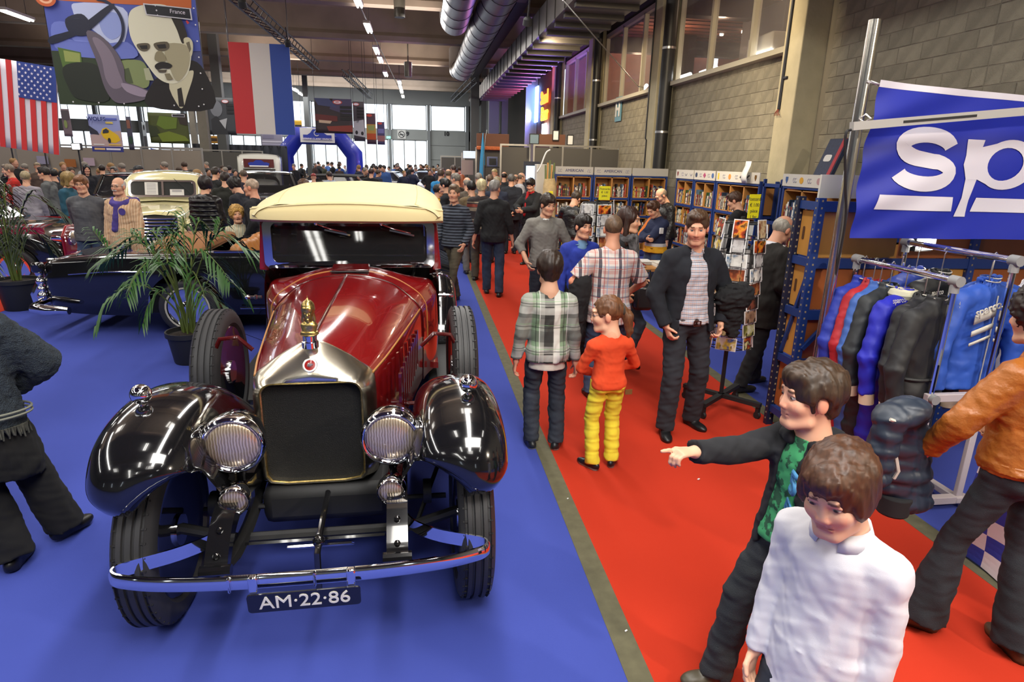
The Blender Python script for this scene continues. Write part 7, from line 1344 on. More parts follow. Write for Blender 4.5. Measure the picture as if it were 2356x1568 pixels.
# inflatable arch
ARB = mat('arch_blue', '#1d2a9a', .4, 0, .3)
t = thing('inflatable_arch', 'blue inflatable arch with a white badge panel spanning the hall', 'arch', (0, 36, 0)); L_ = [aty(659, 395, 36).x, aty(817, 395, 36).x]; xm = (L_[0]+L_[1])/2; hw = (L_[1]-L_[0])/2; t.location.x = xm; zt = aty(735, 313, 36).z; zk = aty(650, 352, 36).z
b = MB(); path = [(-hw, 0, 0), (-hw, 0, zk*.5), (-hw, 0, zk), (-hw*.58, 0, zt), (hw*.58, 0, zt), (hw, 0, zk), (hw, 0, zk*.5), (hw, 0, 0)]; b.tube(path, .46, 20); b.build('tube', ARB, t, 50)
b = MB(); b.box((0, -.5, zt+.02), (1.75, .04, .72)); pn = b.build('badge_panel', SIGNW, t, smooth=0); b = MB(); b.prism([(-.72, -.22), (.72, -.22), (.72, .02), (.5, .02), (.35, .12), (.22, .30), (-.22, .30), (-.35, .12), (-.5, .02), (-.72, .02)], .03, (0, -.53, zt+.02)); b.build('badge', mat('badge_blue', '#25389a', .5), pn, smooth=0); b = MB(); b.tube([(.13*math.cos(a)-.02, -.58, zt+.12+.13*math.sin(a)) for a in np.linspace(.3, 5.6, 12)], .02, 5); b.build('emblem', SIGNW, pn); text('lettering', 'BEERENS CLASSIC DIVISION', .125, FLAGW, pn, (0, -.575, zt-.17), (PI/2, 0, 0), ext=.0005, bold=.004)
b = MB(); [b.bar((s*hw, -.47, 0), (s*hw, -.47, .01), .02) for s in (1, -1)]; [b.box((s*hw, -.45, zk*.55), (.6, .03, .03)) for s in (1, -1)]; b.build('seam', MATBLK, t, smooth=0)
# far left partitions, curtain, cloth
PB = mat('partition_beige', '#8a8074', .8); partition('long beige lit partition wall behind the cars at the far left', -16.5, -7.6, 24, 2.3, 9, m=PB); partition('grey partition wall right of the beige one', -11.6, -7.2, 31, 2.3, 5)
partition('grey panels at the far right beside the closed hall door', 1.2, 4.6, 40, 2.35, 4)
t = thing('curtain', 'tall dark blue-black curtain hanging behind the far crowd', 'curtain', (-11.0, 33.5, 0)); b = MB(); b.grid([[(x, .06*math.sin(x*16), z) for z in (0, 2.55)] for x in np.linspace(0, 4.4, 120)]); b.build('cloth', mat('curtain_navy', '#181b24', .9), t, 60, solid=.01); b = MB(); b.tube([(0, 0, 2.56), (4.4, 0, 2.56)], .02, 6); b.build('rail', DARKM, t)
p = aty(340, 400, 29); t = thing('blue_cloth', 'draped blue cloth hanging on the partition beside the cream pickup', 'cloth', (p.x-.35, 30.5, 0)); b = MB(); b.grid([[(x, .04*math.sin(x*22+z), z-.25*x*(z > 1)) for z in np.linspace(.3, 2.3, 6)] for x in np.linspace(0, .75, 24)]); b.build('cloth', mat('cloth_blue', '#1f3c9c', .7), t, 60, solid=.006)
for k, (px, py, c, l) in enumerate(((162, 375, '#a0602c', 'orange picture on the beige partition'), (98, 368, '#8f8aa0', 'violet grey picture on the beige partition, left'), (205, 372, '#b09aa8', 'pinkish picture on the beige partition, right'))):
    p = aty(px, py, 23.9); b = MB(); b.box(p, (.34, .03, .26)); tag(b.build('picture', cm(c), smooth=0), l, 'picture')
for px, py, l in ((20, 322, 'floodlight on a stand at the far left edge'), (98, 334, 'small floodlight above the beige partition'), (177, 337, 'pair of floodlights on a tall stand below the sports car poster')):
    p = aty(px, py, 21); t = thing('floodlight', l, 'floodlight', (p.x, 21, 0)); b = MB(); b.tube([(0, .05, 0), (0, .05, p.z)], .02, 6); b.build('stand', DARKM, t); b = MB(); b.box((0, 0, p.z), (.26, .12, .2)); b.build('housing', MATBLK, t, bevel=.01); b = MB(); b.box((0, -.065, p.z), (.2, .02, .15)); b.build('glow', mat('flood_glow', (1, .95, .85), .5, emit=25), t, smooth=0)
# palms
LEAF = mat('palm_leaf', '#2f5a20', .45, noise=.3, nscale=6); nt = LEAF.node_tree; STEM = mat('palm_stem', '#5b6a2c', .6); POT = mat('pot_plastic', '#1b1b1d', .55); SOIL = mat('soil', '#2a1f16', .95, noise=.4, nscale=40, bump=1, bscale=60)
def palm(label, loc, fronds, seed, pr=.21, ph=.34, bound=1.4, LM=LEAF):
    t = thing('potted_palm', label, 'palm', loc); b = MB(); b.lathe([(pr*.74, 0), (pr*.78, .02), (pr*.97, ph-.05), (pr*1.06, ph-.05), (pr*1.06, ph), (pr*.98, ph), (pr*.95, ph-.04), (.001, ph-.05)], (0, 0, 0), 28); b.build('pot', POT, t, 40); b = MB(); b.lathe([(pr*.95, ph-.045), (pr*.5, ph-.02), (.001, ph-.015)], (0, 0, 0), 20); b.build('soil', SOIL, t, 60)
    rs = random.Random(seed)
    for az, reach, height, tip, nl, ln in fronds:
        a = math.radians(az); d = Vector((math.cos(a), math.sin(a), 0)); s = Vector((-d.y, d.x, 0)); base = d*.04*rs.random()+s*rs.uniform(-.06, .06)+Vector((0, 0, ph-.04)); P = cr([base, base+d*reach*.12+Vector((0, 0, height*.55)), base+d*reach*.45+Vector((0, 0, height*.98)), base+d*reach*.82+Vector((0, 0, height*.95-.1)), base+d*reach+Vector((0, 0, tip))], 7)
        o = bpy.data.objects.new('frond', None); link(o, t); b = MB(); n = len(P); b.tube([Vector(p) for p in P], [.011*(1-.8*i/n) for i in range(n)], 5); b.build('stalk', STEM, o); b = MB()
        for i in range(nl):
            u = .36+.64*i/(nl-1); j = u*(n-1); k = min(int(j), n-2); p = Vector(P[k]*(1-(j-k))+P[k+1]*(j-k)); T = Vector(P[k+1]-P[k]).normalized()
            for g in (1, -1):
                side = (T.cross(Vector((0, 0, 1)))).normalized()*g; L = ln*(.55+.45*math.sin(PI*min(1, (u-.3)/.7*.9+.12)))*rs.uniform(.85, 1.1); dr = (side*.75+T*.75+Vector((0, 0, .12+rs.uniform(-.1, .1)))).normalized(); w = .016*ln/.34; up = Vector((0, 0, 1)); wv_ = T*w
                q1 = p+dr*L*.35+Vector((0, 0, .01)); q2 = p+dr*L*.75-Vector((0, 0, .05*L/.3)); q3 = p+dr*L-Vector((0, 0, .15*L/.3)); nn = dr.cross(up).normalized()*w*.9
                V = [p-nn*.3, p+nn*.3, q1-nn, q1+nn+Vector((0, 0, .004)), q2-nn*.75, q2+nn*.75, q3]; b.add(V, [(0, 1, 3, 2), (2, 3, 5, 4), (4, 5, 6)])
        b.build('leaflets', LM, o, 180)
    return t
fr = [(175, .75, .95, .72, 15, .30), (150, .6, 1.05, 1.0, 14, .30), (200, .75, .55, .18, 12, .26), (10, .72, 1.02, .80, 15, .32), (-20, .55, .9, .6, 13, .28), (60, .5, 1.15, 1.1, 14, .3), (100, .35, 1.2, 1.2, 14, .3), (120, .55, 1.05, .85, 13, .28), (-80, .45, .95, .8, 13, .28), (-50, .5, .7, .4, 11, .25), (-120, .55, .8, .5, 12, .26), (190, .5, .75, .55, 12, .26), (30, .55, .6, .3, 11, .24), (165, .9, 1.0, 1.02, 16, .28), (0, .35, .45, .28, 9, .22), (-100, .3, 1.05, 1.05, 13, .26), (220, .4, .5, .2, 9, .22)]
palm('green potted palm in front of the black open car', (-2.42, 6.62, 0), fr, 3)
LEAF2 = mat('palm_leaf_dark', '#1c3018', .45, noise=.3, nscale=6)
fr2 = [(az+rs_, r*.82, h*1.12, tp*1.1, n, l) for (az, r, h, tp, n, l), rs_ in zip(fr, [17, -30, 12, 25, -14, 40, 33, 5, -25, 11, 60, -18, 22, 9, -33, 14, 7])]
palm('darker potted palm at the left edge of the picture', (-5.45, 9.15, 0), fr2, 8, LM=LEAF2, pr=.25, ph=.42)
fr3 = [(az*1.3+20, r*.95, h*1.2, tp*1.25, n, l*1.15) for az, r, h, tp, n, l in fr[:12]]
palm('dark palm rising at the far left edge beyond the shaggy cardigan', (-3.75, 5.1, 0), [(az, r*.62, h*.95, tp*1.0, n, l*.8) for az, r, h, tp, n, l in fr3], 12, LM=LEAF2, pr=.2, ph=.36)
# ------------------------------------------------------------------ the visitors
def tee(f, t, vox, mt, name='shirt', cut=None, **k):
    S = top_sdf(f, **k)
    if cut: cut(S, f)
    blob(name, S, vox, mt, t); return S
def vneck(w=.05, d=.13, front=.2):
    def fn(S, f):
        K = f.k; S.cone(f.nb+f.fw*.10*K+f.RT @ V3(0, 0, .03), f.nb+f.fw*.13*K-f.RT @ V3(0, 0, d*K), w*K, .008, .004, True)
    return fn
def openfront(w0=.035, w1=.10, depth=.09, top=.02, low=-.55):
    def fn(S, f):
        K = f.k; S.ec(f.nb+f.fw*.13*K+f.RT @ V3(0, 0, top), f.nb+f.fw*.15*K+f.RT @ V3(0, 0, low*K), (w0*K, depth*K), (w1*K, depth*K), f.side, .006); q = S.p.pop(); S.p.append(q[:5]+(True,))
    return fn
def collar(f, t, mt, r=.066, h=.035, open_=.5, name='collar'):
    b = MB(); rows = []
    for dz, dr in ((.0, .0), (h, .002), (h*.2, .016)):
        rows.append([tuple(f.nb+f.RT @ V3((r*f.hs+dr)*math.sin(a), -(r*f.hs+dr)*math.cos(a)*.95+.004, dz-.012-(.02*(1-math.cos(a))*.6 if dz != h else .012*(1-math.cos(a))))) for a in np.linspace(-PI+open_, PI-open_, 21)])
    b.grid(rows); b.build(name, mt, t, 180, solid=.004)
DN = lambda *h: h
# 1 boy in the green plaid shirt, back view
PL1 = plaid('plaid_green', '#8f9188', [(0, .20, -.125, .05, '#5b8a58', .55), (2, .17, .02, .08, '#4a4a48', .6), (0, .40, -.04, .065, '#161616', .85), (0, .40, .03, .045, '#dcdcd4', .75), (2, .34, .11, .05, '#c8c8c0', .35), (2, .34, .05, .05, '#e0e0d8', .45), (0, .20, .10, .006, '#1c1c1c', .7), (0, .20, .125, .006, '#d8d8d0', .7), (2, .17, .12, .006, '#222222', .7), (2, .17, .14, .004, '#7fae78', .6)])
f = Fig(1.5, hands=((.25, -.01, .80), (-.26, .04, .80)), feet=((.115, .0, -.35), (-.105, .03, .1)), head=(.05, -.02, 0), fat=.98)
t = person('boy in a green, black and white plaid shirt and jeans, seen from behind', (.89, 4.27, 0), -.05, f, vox=.0065, hairstyle='shag', haircol='#2b1d13', hands=(dict(curl=.9), dict(curl=.7)), eye=False)
tee(f, t, .007, PL1, hem=.475, puff=.006, seed=2, collar=.03); S = Sdf(.02); S.ec((0, 0, .435*f.h), (0, 0, .53*f.h), (.163*f.k, .128*f.k), (.15*f.k, .115*f.k), (1, 0, 0), flat=True); [S.ell(h+V3(0, -.05*f.k, -.02), V3(.084, .074, .10)*f.k) for h in f.hip]; S.plane((0, 0, .437*f.h), (0, 0, -1)); S.wrinkle(.004, 25, 4); blob('undershirt', S, .008, cloth('white_cotton', '#cfc8bd'), t)
JFADE = mat('faded_jeans', '#343b46', .9, noise=.75, nscale=5, bump=.25, bscale=260); trousers(f, t, .0075, JFADE, loose=.010, seed=8, flare=.006); shoes(f, t, .007, '#1e2126', '#8d8a86')
# 2 girl in orange and yellow
f = Fig(1.25, hands=((.10, .20, .98), (-.06, .22, .93)), feet=((.10, .0, -.55), (-.12, -.02, .45)), head=(1.25, .12, 0), fat=.95, poles=((1, -.4, 0), (-1, -.4, 0)))
t = person('girl in an orange top and yellow trousers with a ponytail and glasses', (1.26, 3.93, 0), .12, f, vox=.006, hairstyle='pony', haircol='#6a4428', nose=.94, hands=(dict(curl=.8), dict(curl=.8)), skin='#e0ad8e')
tee(f, t, .007, cloth('orange_jersey', '#d8471c', noise=.12), hem=.495, puff=.002, seed=21, wr=(.004, 26)); YJ = cloth('yellow_denim', '#e4d238', noise=.18); trousers(f, t, .0065, YJ, loose=.008, flare=.008, seed=5, hips=1.06); shoes(f, t, .007, '#17171c', '#807a74', slim=.9); glasses(f, t, mat('glasses_brown', '#3a1c18', .3))
b = MB(); T_ = lambda x, y, z: f.hc+f.HR @ (V3(x, y, z)*f.hs); c_ = [T_(.034*math.cos(a), -.120+.012*math.sin(a)*0, .02+.034*math.sin(a)) for a in np.linspace(0, 2*PI, 15)[:-1]]; b.tube(c_, .014, 8, closed=True); b.build('hair_band', mat('scrunchie', '#4a4034', .9, noise=.7, nscale=70), t)
b = MB(); b.box((.11, -.137*f.k-.012, .485*f.h), (.05, .006, .035)); b.build('label_patch', mat('leather_patch', '#6b4a1e', .7), t, smooth=0)
# 3 man in the navy cardigan
PL3 = plaid('check_fine', '#c8c4c6', [(2, .036, 0, .006, '#3c3a50', .85), (2, .036, .012, .005, '#8a4a36', .75), (2, .036, .024, .004, '#5c80a8', .7), (0, .03, 0, .004, '#5c80a8', .35), (0, .03, .014, .003, '#8a5a4a', .3)])
f = Fig(1.79, hands=((.215, .10, .90), (-.23, .10, .91)), feet=((.14, .10, -.25), (-.16, -.06, .25)), head=(-.45, .22, .03), fat=1.12, poles=((1, -.55, 0), (-1, -.55, 0)))
t = person('man in a dark navy cardigan over a fine checked shirt, hands in his trouser pockets', (2.06, 4.52, 0), PI+.03, f, vox=.0055, hairstyle='short', haircol='#4a3320', skin='#d8a284', beard='#9a7a68', bamt=.2, hands=(dict(curl=1.1), dict(curl=1.1)), iris='#4a5a60', jaw=1.08)
tee(f, t, .008, PL3, hem=.52, puff=.0, seed=31, sleeve=.9, name='shirt'); collar(f, t, PL3, h=.045, open_=.5); b = MB(); b.box((0, 0, 0), (.05, .02, .05)); S = Sdf(.01); S.ec((0, 0, .518*f.h), (0, 0, .543*f.h), (.168*f.fat*f.k, .136*f.fat*f.k), (.166*f.fat*f.k, .135*f.fat*f.k), (1, 0, 0), flat=True); blob('belt', S, .007, mat('belt_leather', '#2e1a14', .4), t); b = MB(); ringface(b, rr(-.03, .03, -.022, .022, .005, 2), rr(-.022, .022, -.014, .014, .004, 2), -.004, .004); o = b.build('buckle', mat('buckle_red', '#5a2418', .35, .4), t, 0); o.location = (0, .158*f.fat*f.k, .53*f.h)
def cardi(S, f): openfront(.05, .135, .16, .0, -.66)(S, f)
tee(f, t, .0085, cloth('navy_knit', '#10131c', noise=.15), name='cardigan', cut=cardi, hem=.485, puff=.014, seed=33, wr=(.006, 16), collar=.02)
b = MB(); b.grid([[tuple(f.nb+f.fw*(.062*f.k)+f.side*x*f.k+f.RT @ V3(0, 0, z)) for x in (-.035, 0, .035)] for z in (.0, -.035)]); b.build('undershirt', BLKC, t, 180, solid=.004)
CJ = cloth('charcoal_denim', '#25272e', noise=.2); trousers(f, t, .0085, CJ, loose=.014, flare=.008, seed=34); shoes(f, t, .008, '#121214', '#0c0c0d')
jk = thing('carried_jacket', 'black fur-trimmed jacket hung over the arm of the man in the cardigan', 'jacket', (2.06-.33, 4.52, 0)); jk.location = (2.06+.31, 4.47, 0); S = Sdf(.04); S.cone((-.05, -.04, 1.13), (.06, -.06, 1.16), .085, .095).cone((.02, -.05, 1.12), (.03, -.05, .86), .085, .05).cone((-.04, -.03, 1.1), (-.02, -.03, .92), .07, .05); S.wrinkle(.016, 40, 5).wrinkle(.008, 90, 7); blob('cloth', S, .009, cloth('black_fur', '#0d0d10', noise=.5, ns=60), jk)
# 4 man in the short sleeved plaid shirt
PL4 = plaid('check_bold', '#cdc6c0', [(2, .085, 0, .03, '#c88a80', .5), (2, .17, .05, .02, '#7a8ca8', .5), (0, .17, .04, .028, '#23273c', .85), (0, .17, .035, .004, '#e8e6e2', .9), (0, .17, .07, .004, '#e8e6e2', .9), (0, .085, .005, .006, '#b03a34', .8), (2, .085, .04, .006, '#b03a34', .7), (0, .17, .115, .01, '#8aa0c0', .6), (2, .17, .13, .012, '#3a4058', .6)])
f = Fig(1.68, hands=((.20, .22, .98), (-.24, .12, .97)), feet=((.1, .0, -.1), (-.12, .02, .15)), head=(-.12, .05, 0), fat=1.06, poles=((1, -.6, 0), (-1, -.6, 0)))
t = person('man with cropped hair in a red and blue plaid short sleeved shirt', (1.64, 5.25, 0), -.08, f, vox=.0065, hairstyle='buzz', haircol='#5f4a38', skin='#d0977a', bare_arms=1, eye=False, hands=(dict(curl=.9), dict(curl=.9)))
tee(f, t, .0075, PL4, hem=.44, puff=.012, sleeve=.42, seed=41, collar=.04, wr=(.005, 20)); trousers(f, t, .009, JEANS2, loose=.012, seed=42); shoes(f, t, .009)
ct = thing('carried_coat', 'black coat hanging over the left arm of the man in the plaid shirt', 'coat', (1.40, 5.28, 0)); S = Sdf(.04); S.cone((-.02, -.05, 1.10), (.02, .14, 1.08), .075, .085).cone((-.03, -.03, 1.05), (-.06, 0, .58), .10, .085).cone((.03, .08, 1.05), (0, .08, .62), .09, .08); S.wrinkle(.012, 20, 3).wrinkle(.006, 50, 8); blob('cloth', S, .01, BLKC, ct)
# 5 woman with the scarf
f = Fig(1.70, hands=((.20, .12, .92), (-.22, .16, 1.0)), feet=((.07, -.06, -.1), (-.07, .10, .1)), lift=(.06, .06), head=(.12, .05, 0), fat=.88, wide=.92, poles=((1, -.6, 0), (-1, -.6, 0)))
t = person('woman with long dark brown hair, patterned scarf, black top and high heels', (1.97, 5.95, 0), -2.25, f, vox=.006, hairstyle='long', haircol='#32190f', skin='#cf9c7c', jaw=.94, lip='#a85a50', hands=(dict(curl=.8), dict(curl=.8)))
tee(f, t, .008, BLKC, hem=.50, puff=.004, seed=51, cut=vneck(.06, .12)); SCF = mat('scarf_print', '#5c5a5c', .85, noise=.95, nscale=22); S = Sdf(.02)
for a in np.linspace(0, 2*PI, 11)[:-1]: S.cone(f.nb+f.RT @ V3(.075*math.cos(a), .07*math.sin(a)+.02, .01), f.nb+f.RT @ V3(.08*math.cos(a+.63), .075*math.sin(a+.63)+.02, -.01), .033, .036)
S.cone(f.nb+f.fw*.1, f.nb+f.fw*.13-V3(0, 0, .22), .05, .045).cone(f.nb+f.fw*.1+f.side*.05, f.nb+f.fw*.13+f.side*.05-V3(0, 0, .17), .035, .04); S.wrinkle(.008, 45, 7); blob('scarf', S, .007, SCF, t)
trousers(f, t, .008, cloth('grey_skinny_denim', '#3d4754', noise=.5), loose=-.006, seed=52, hips=1.06); shoes(f, t, .006, '#0f0f10', heel=.08)
hb = thing('handbag', 'shiny black handbag carried beside the woman with the scarf', 'handbag', (2.13, 5.72, 0)); b = MB(); b.box((0, 0, .86), (.2, .12, .26)); b.build('bag', mat('patent_black', (.012, .012, .013), .25), hb, bevel=.04); b = MB(); b.tube([(-.07, 0, .98), (-.05, 0, 1.12), (.05, 0, 1.12), (.07, 0, .98)], .01, 6); b.build('handle', MATBLK, hb)
# 6 youth in grey
GV = cloth('grey_pullover', '#7b7872', noise=.12)
f = Fig(1.74, hands=((.23, .12, .93), (-.23, .12, .93)), feet=((.12, .02, -.2), (-.12, .0, .2)), head=(.35, .22, 0), fat=1.0, poles=((1, -.7, 0), (-1, -.7, 0)))
t = person('tall youth in a grey V-neck pullover with pushed-up sleeves, looking down', (1.50, 7.62, 0), PI-.05, f, vox=.0065, hairstyle='fringe', haircol='#2f2217', skin='#d5a284', bare_arms=1, hands=(dict(curl=.8), dict(curl=.8)))
tee(f, t, .008, GV, hem=.49, puff=.012, sleeve=.74, seed=61, cut=vneck(.06, .07), name='pullover'); b = MB(); b.grid([[tuple(f.nb+f.fw*(.075*f.k)+f.side*x*f.k*(1+z*6)+f.RT @ V3(0, 0, z)) for x in (-.04, 0, .04)] for z in (.0, -.05)]); b.build('undershirt', WHITE, t, 180, solid=.003); trousers(f, t, .009, NAVY, loose=.01, seed=62); shoes(f, t, .009)
# 7 boy in blue
f = Fig(1.58, hands=((.24, .06, .82), (-.24, .08, .82)), feet=((.1, .0, -.2), (-.1, .0, .2)), head=(.15, .05, -.05), fat=.96)
t = person('boy with dark hair in a bright blue V-neck jumper beside the youth', (1.67, 6.5, 0), PI+.1, f, vox=.0065, hairstyle='fringe', haircol='#1f1712', skin='#d7a082', hands=(dict(curl=.8), dict(curl=.8)))
tee(f, t, .008, cloth('royal_blue_knit', '#26399c', noise=.12), hem=.47, puff=.008, seed=71, cut=vneck(.05, .06), name='jumper'); collar(f, t, cloth('pale_blue_cotton', '#6f94b8'), h=.03); S = Sdf(.02); S.cone(f.nb-f.RT @ V3(0, -.01, .05), f.nb+f.RT @ V3(0, .012, .0), .075, .062); blob('polo_collar', S, .008, cloth('pale_blue_cotton', '#6f94b8'), t); trousers(f, t, .009, BLKC, loose=.012, seed=72); shoes(f, t, .008, '#1a1a1c', '#b8b4ac')
# 8 pointing boy
f = Fig(1.43, lean=-.05, hands=((.02, .80, 1.36), (-.24, .12, .78)), feet=((.07, .26, -.1), (-.10, -.02, 0)), head=(-.28, .06, .03), fat=.95, twist=.12, poles=((.3, 0, -1), (-1, -.4, 0)))
bp_ = (1.40, 1.93, 0)
t = person('boy in an open dark hooded jacket and green T-shirt, pointing to the left', bp_, PI/2+.10, f, vox=.005, hairstyle='shag', haircol='#3a2818', skin='#dca588', nose=.95, hands=(dict(point=True, curl=.4, palmin=np.array([0, 0, -1.])), dict(curl=.7)))
GT = mat('green_tshirt', '#3f9a62', .85, noise=.1, nscale=6); nt = GT.node_tree; tc = nt.nodes.new('ShaderNodeTexCoord'); nn = nt.nodes.new('ShaderNodeTexNoise'); nn.inputs['Scale'].default_value = 28; nn.inputs['Detail'].default_value = 6; rp = nt.nodes.new('ShaderNodeValToRGB'); rp.color_ramp.elements[0].position = .52; rp.color_ramp.elements[1].position = .56; rp.color_ramp.elements[0].color = (*C('#3f9a62'), 1); rp.color_ramp.elements[1].color = (*C('#245038'), 1); nt.links.new(tc.outputs['Object'], nn.inputs[0]); nt.links.new(nn.outputs['Fac'], rp.inputs[0]); nt.links.new(rp.outputs[0], nt.nodes['Principled BSDF'].inputs['Base Color'])
tee(f, t, .0075, GT, hem=.50, puff=.0, sleeve=.8, seed=81, name='tshirt'); HJ = cloth('dark_jacket', '#1a1b20', noise=.2)
tee(f, t, .0075, HJ, hem=.475, puff=.013, seed=83, cut=lambda S, f: openfront(.05, .085, .16, .03, -.66)(S, f), name='jacket', wr=(.006, 20)); S = Sdf(.02); 
for a in np.linspace(-2.2, 2.2, 9): S.cone(f.nb+f.RT @ V3(.085*math.sin(a), -.075*math.cos(a)+.005, -.005), f.nb+f.RT @ V3(.085*math.sin(a+.5), -.075*math.cos(a+.5)+.005, -.005), .026, .026)
S.cone(f.nb+f.RT @ V3(0, -.10, -.03), f.nb+f.RT @ V3(0, -.115, -.09), .06, .05); S.wrinkle(.005, 40, 2); blob('hood', S, .008, HJ, t)
text('jacket_numeral', '5', .12, mat('print_blue', '#3f7fae', .6), t, tuple(f.waist+f.fw*.145*f.k-f.side*.085*f.k+V3(0, 0, .10)), (PI/2, 0, PI-.35), bold=.006); text('jacket_lettering', 'ETE', .07, mat('print_blue', '#3f7fae', .6), t, tuple(f.waist+f.fw*.15*f.k-f.side*.095*f.k+V3(0, 0, -.01)), (PI/2, .3, PI-.35), bold=.003); 
trousers(f, t, .008, mat('grey_jeans', '#2b2f33', .9, noise=.6, nscale=5, bump=.25, bscale=260), loose=.014, flare=.01, seed=84); shoes(f, t, .008, '#4b4537', '#2a241a')
# 9 boy in white
f = Fig(1.40, hands=((.20, .10, .72), (-.21, .04, .70)), feet=((.1, .1, 0), (-.1, -.1, 0)), head=(.10, .30, .06), fat=1.02)
t = person('boy with brown bowl-cut hair in a white shirt, cropped by the lower edge', (1.17, 1.40, 0), PI/2+.5, f, vox=.005, hairstyle='mop', haircol='#4a2c18', skin='#d9a88c', nose=.9, lip='#a8584e', jaw=1.06, hands=(dict(curl=.8), dict(curl=.8)), bamt=0)
WS_ = cloth('white_shirt', '#d6d4da', noise=.05); tee(f, t, .0075, WS_, hem=.40, puff=.006, seed=91, name='shirt', wr=(.0045, 24)); collar(f, t, WS_, h=.055, r=.07, open_=.35); trousers(f, t, .01, JEANS, loose=.01, seed=92); shoes(f, t, .01); b = MB(); b.box(tuple(f.pel+f.side*-.13+f.fw*.13+V3(0, 0, -.09)), (.012, .012, .03)); b.build('button', mat('button', '#8a7a4a', .5), t, smooth=0)
# 10 woman in the leather jacket
LJ = mat('tan_leather_jacket', '#9c5a1e', .42, noise=.2, nscale=7, bump=.35, bscale=30)
f = Fig(1.66, lean=.06, hands=((.2, .22, 1.02), (-.30, .24, .93)), feet=((.05, -.14, -.3), (-.24, .12, .75)), head=(.2, .1, 0), fat=1.12, poles=((1, -.5, 0), (-1, -.6, .2)), wide=1.03)
t = person('woman in a tan leather jacket and flared jeans, seen from behind', (2.57, 2.10, 0), .12, f, vox=.008, hairstyle='curly', haircol='#221510', eye=False, hands=(dict(curl=.8), dict(curl=.8)))
tee(f, t, .0075, LJ, hem=.535, puff=.016, seed=101, wr=(.007, 17), name='jacket', collar=.02); S = Sdf(.015); lo = f.pel+f.RT @ V3(0, 0, .525*f.h-f.pel[2]); S.ec(lo, lo+f.RT @ V3(0, 0, .06), (.178*f.fat*f.k, .145*f.fat*f.k), (.185*f.fat*f.k, .15*f.fat*f.k), f.side, flat=True); S.wrinkle(.002, 90, 4); blob('waistband', S, .008, LJ, t)
collar(f, t, LJ, h=.05, r=.075, open_=.5); b = MB(); [b.bar(f.nb+f.side*(g*.07)-f.RT @ V3(0, -.0, .012), f.nb+f.side*(g*.16)-f.RT @ V3(0, .0, .045), .04, .012) for g in (1, -1)]; b.build('shoulder_strap', LJ, t, bevel=.004)
trousers(f, t, .008, mat('dark_jeans', '#23272d', .9, noise=.5, nscale=5, bump=.25, bscale=260), loose=.0, flare=.055, seed=102, hips=1.10); shoes(f, t, .008, '#54402c', '#2a2016')
pj = thing('puffer_jacket', 'dark puffer jacket with white trim over the arm of the leather-jacketed woman', 'jacket', (2.16, 2.32, 0)); S = Sdf(.02); PB_ = mat('puffer_navy', '#27303e', .45, noise=.2, nscale=9)
for i in range(7): S.ell((-.01+.016*i, .01*(i % 2), 1.04-.072*i), (.10+.006*i+.012*(i % 2), .07, .056), k=.03)
for i in range(4): S.ell((-.12+.035*i, -.03, 1.05+.014*i), (.07, .08, .055), k=.03)
for i in range(4): S.ell((-.13-.005*i, -.05, .98-.07*i), (.06, .06, .05), k=.02)
S.cone((-.12, -.03, 1.02), (-.14, -.02, .93), .06, .05); S.wrinkle(.006, 40, 3); blob('padding', S, .008, PB_, pj); b = MB(); b.tube([(-.17, -.09, 1.07), (-.1, -.105, 1.05), (-.04, -.1, 1.06)], .008, 6); b.tube([(-.10, -.085, .89), (-.08, -.095, .82), (-.085, -.085, .78)], .008, 6); b.build('trim', PIPE, pj); b = MB(); b.lathe([(.07, -.05), (.075, .05)], (0.02, 0, .60), 18); b.build('cuff', BLKC, pj, bevel=.01)
# 11 woman at the left edge in the shaggy cardigan
SHG = mat('shaggy_wool', '#2f3944', .95, noise=.45, nscale=30, bump=1.0, bscale=160)
f = Fig(1.60, lean=.12, hands=((.16, .24, 1.0), (-.2, .2, 1.0)), feet=((.30, .14, -.75), (.10, -.10, -.2)), head=(.3, .2, 0), fat=1.15, poles=((1, -.25, .1), (-1, -.4, 0)))
t = person('person in a shaggy blue-grey cardigan and layered black skirt', (-2.24, 3.18, 0), .3, f, vox=.009, hairstyle='bob', haircol='#241c16', eye=False, hands=(dict(curl=.8), dict(curl=.8)))
S = top_sdf(f, hem=.47, puff=.045, seed=111, wr=(.008, 14), collar=.06); S.wrinkle(.005, 110, 9).wrinkle(.004, 220, 5); blob('cardigan', S, .009, SHG, t); lo = f.pel+f.RT @ V3(0, 0, .47*f.h-f.pel[2])
b = MB(); FR = mat('fringe_wool', '#4a4a42', .95, noise=.6, nscale=40)
for dz, rr_ in ((.075, .0), (.095, .0)): b.tube([tuple(lo+f.side*(.262*math.cos(a))+f.fw*(.215*math.sin(a))+f.RT @ V3(0, 0, dz)) for a in np.linspace(0, 2*PI, 41)[:-1]], .006, 6, closed=True)
b.build('trim_line', mat('trim_pale', '#7a7c70', .95), t); b = MB(); rs = random.Random(4)
for a in np.linspace(0, 2*PI, 90): q_ = lo+f.side*(.235*math.cos(a))+f.fw*(.195*math.sin(a)); b.tube([tuple(q_+V3(0, 0, .02)), tuple(q_+V3(rs.uniform(-.01, .01), rs.uniform(-.01, .01), -.02-rs.random()*.03))], [.008, .004], 5)
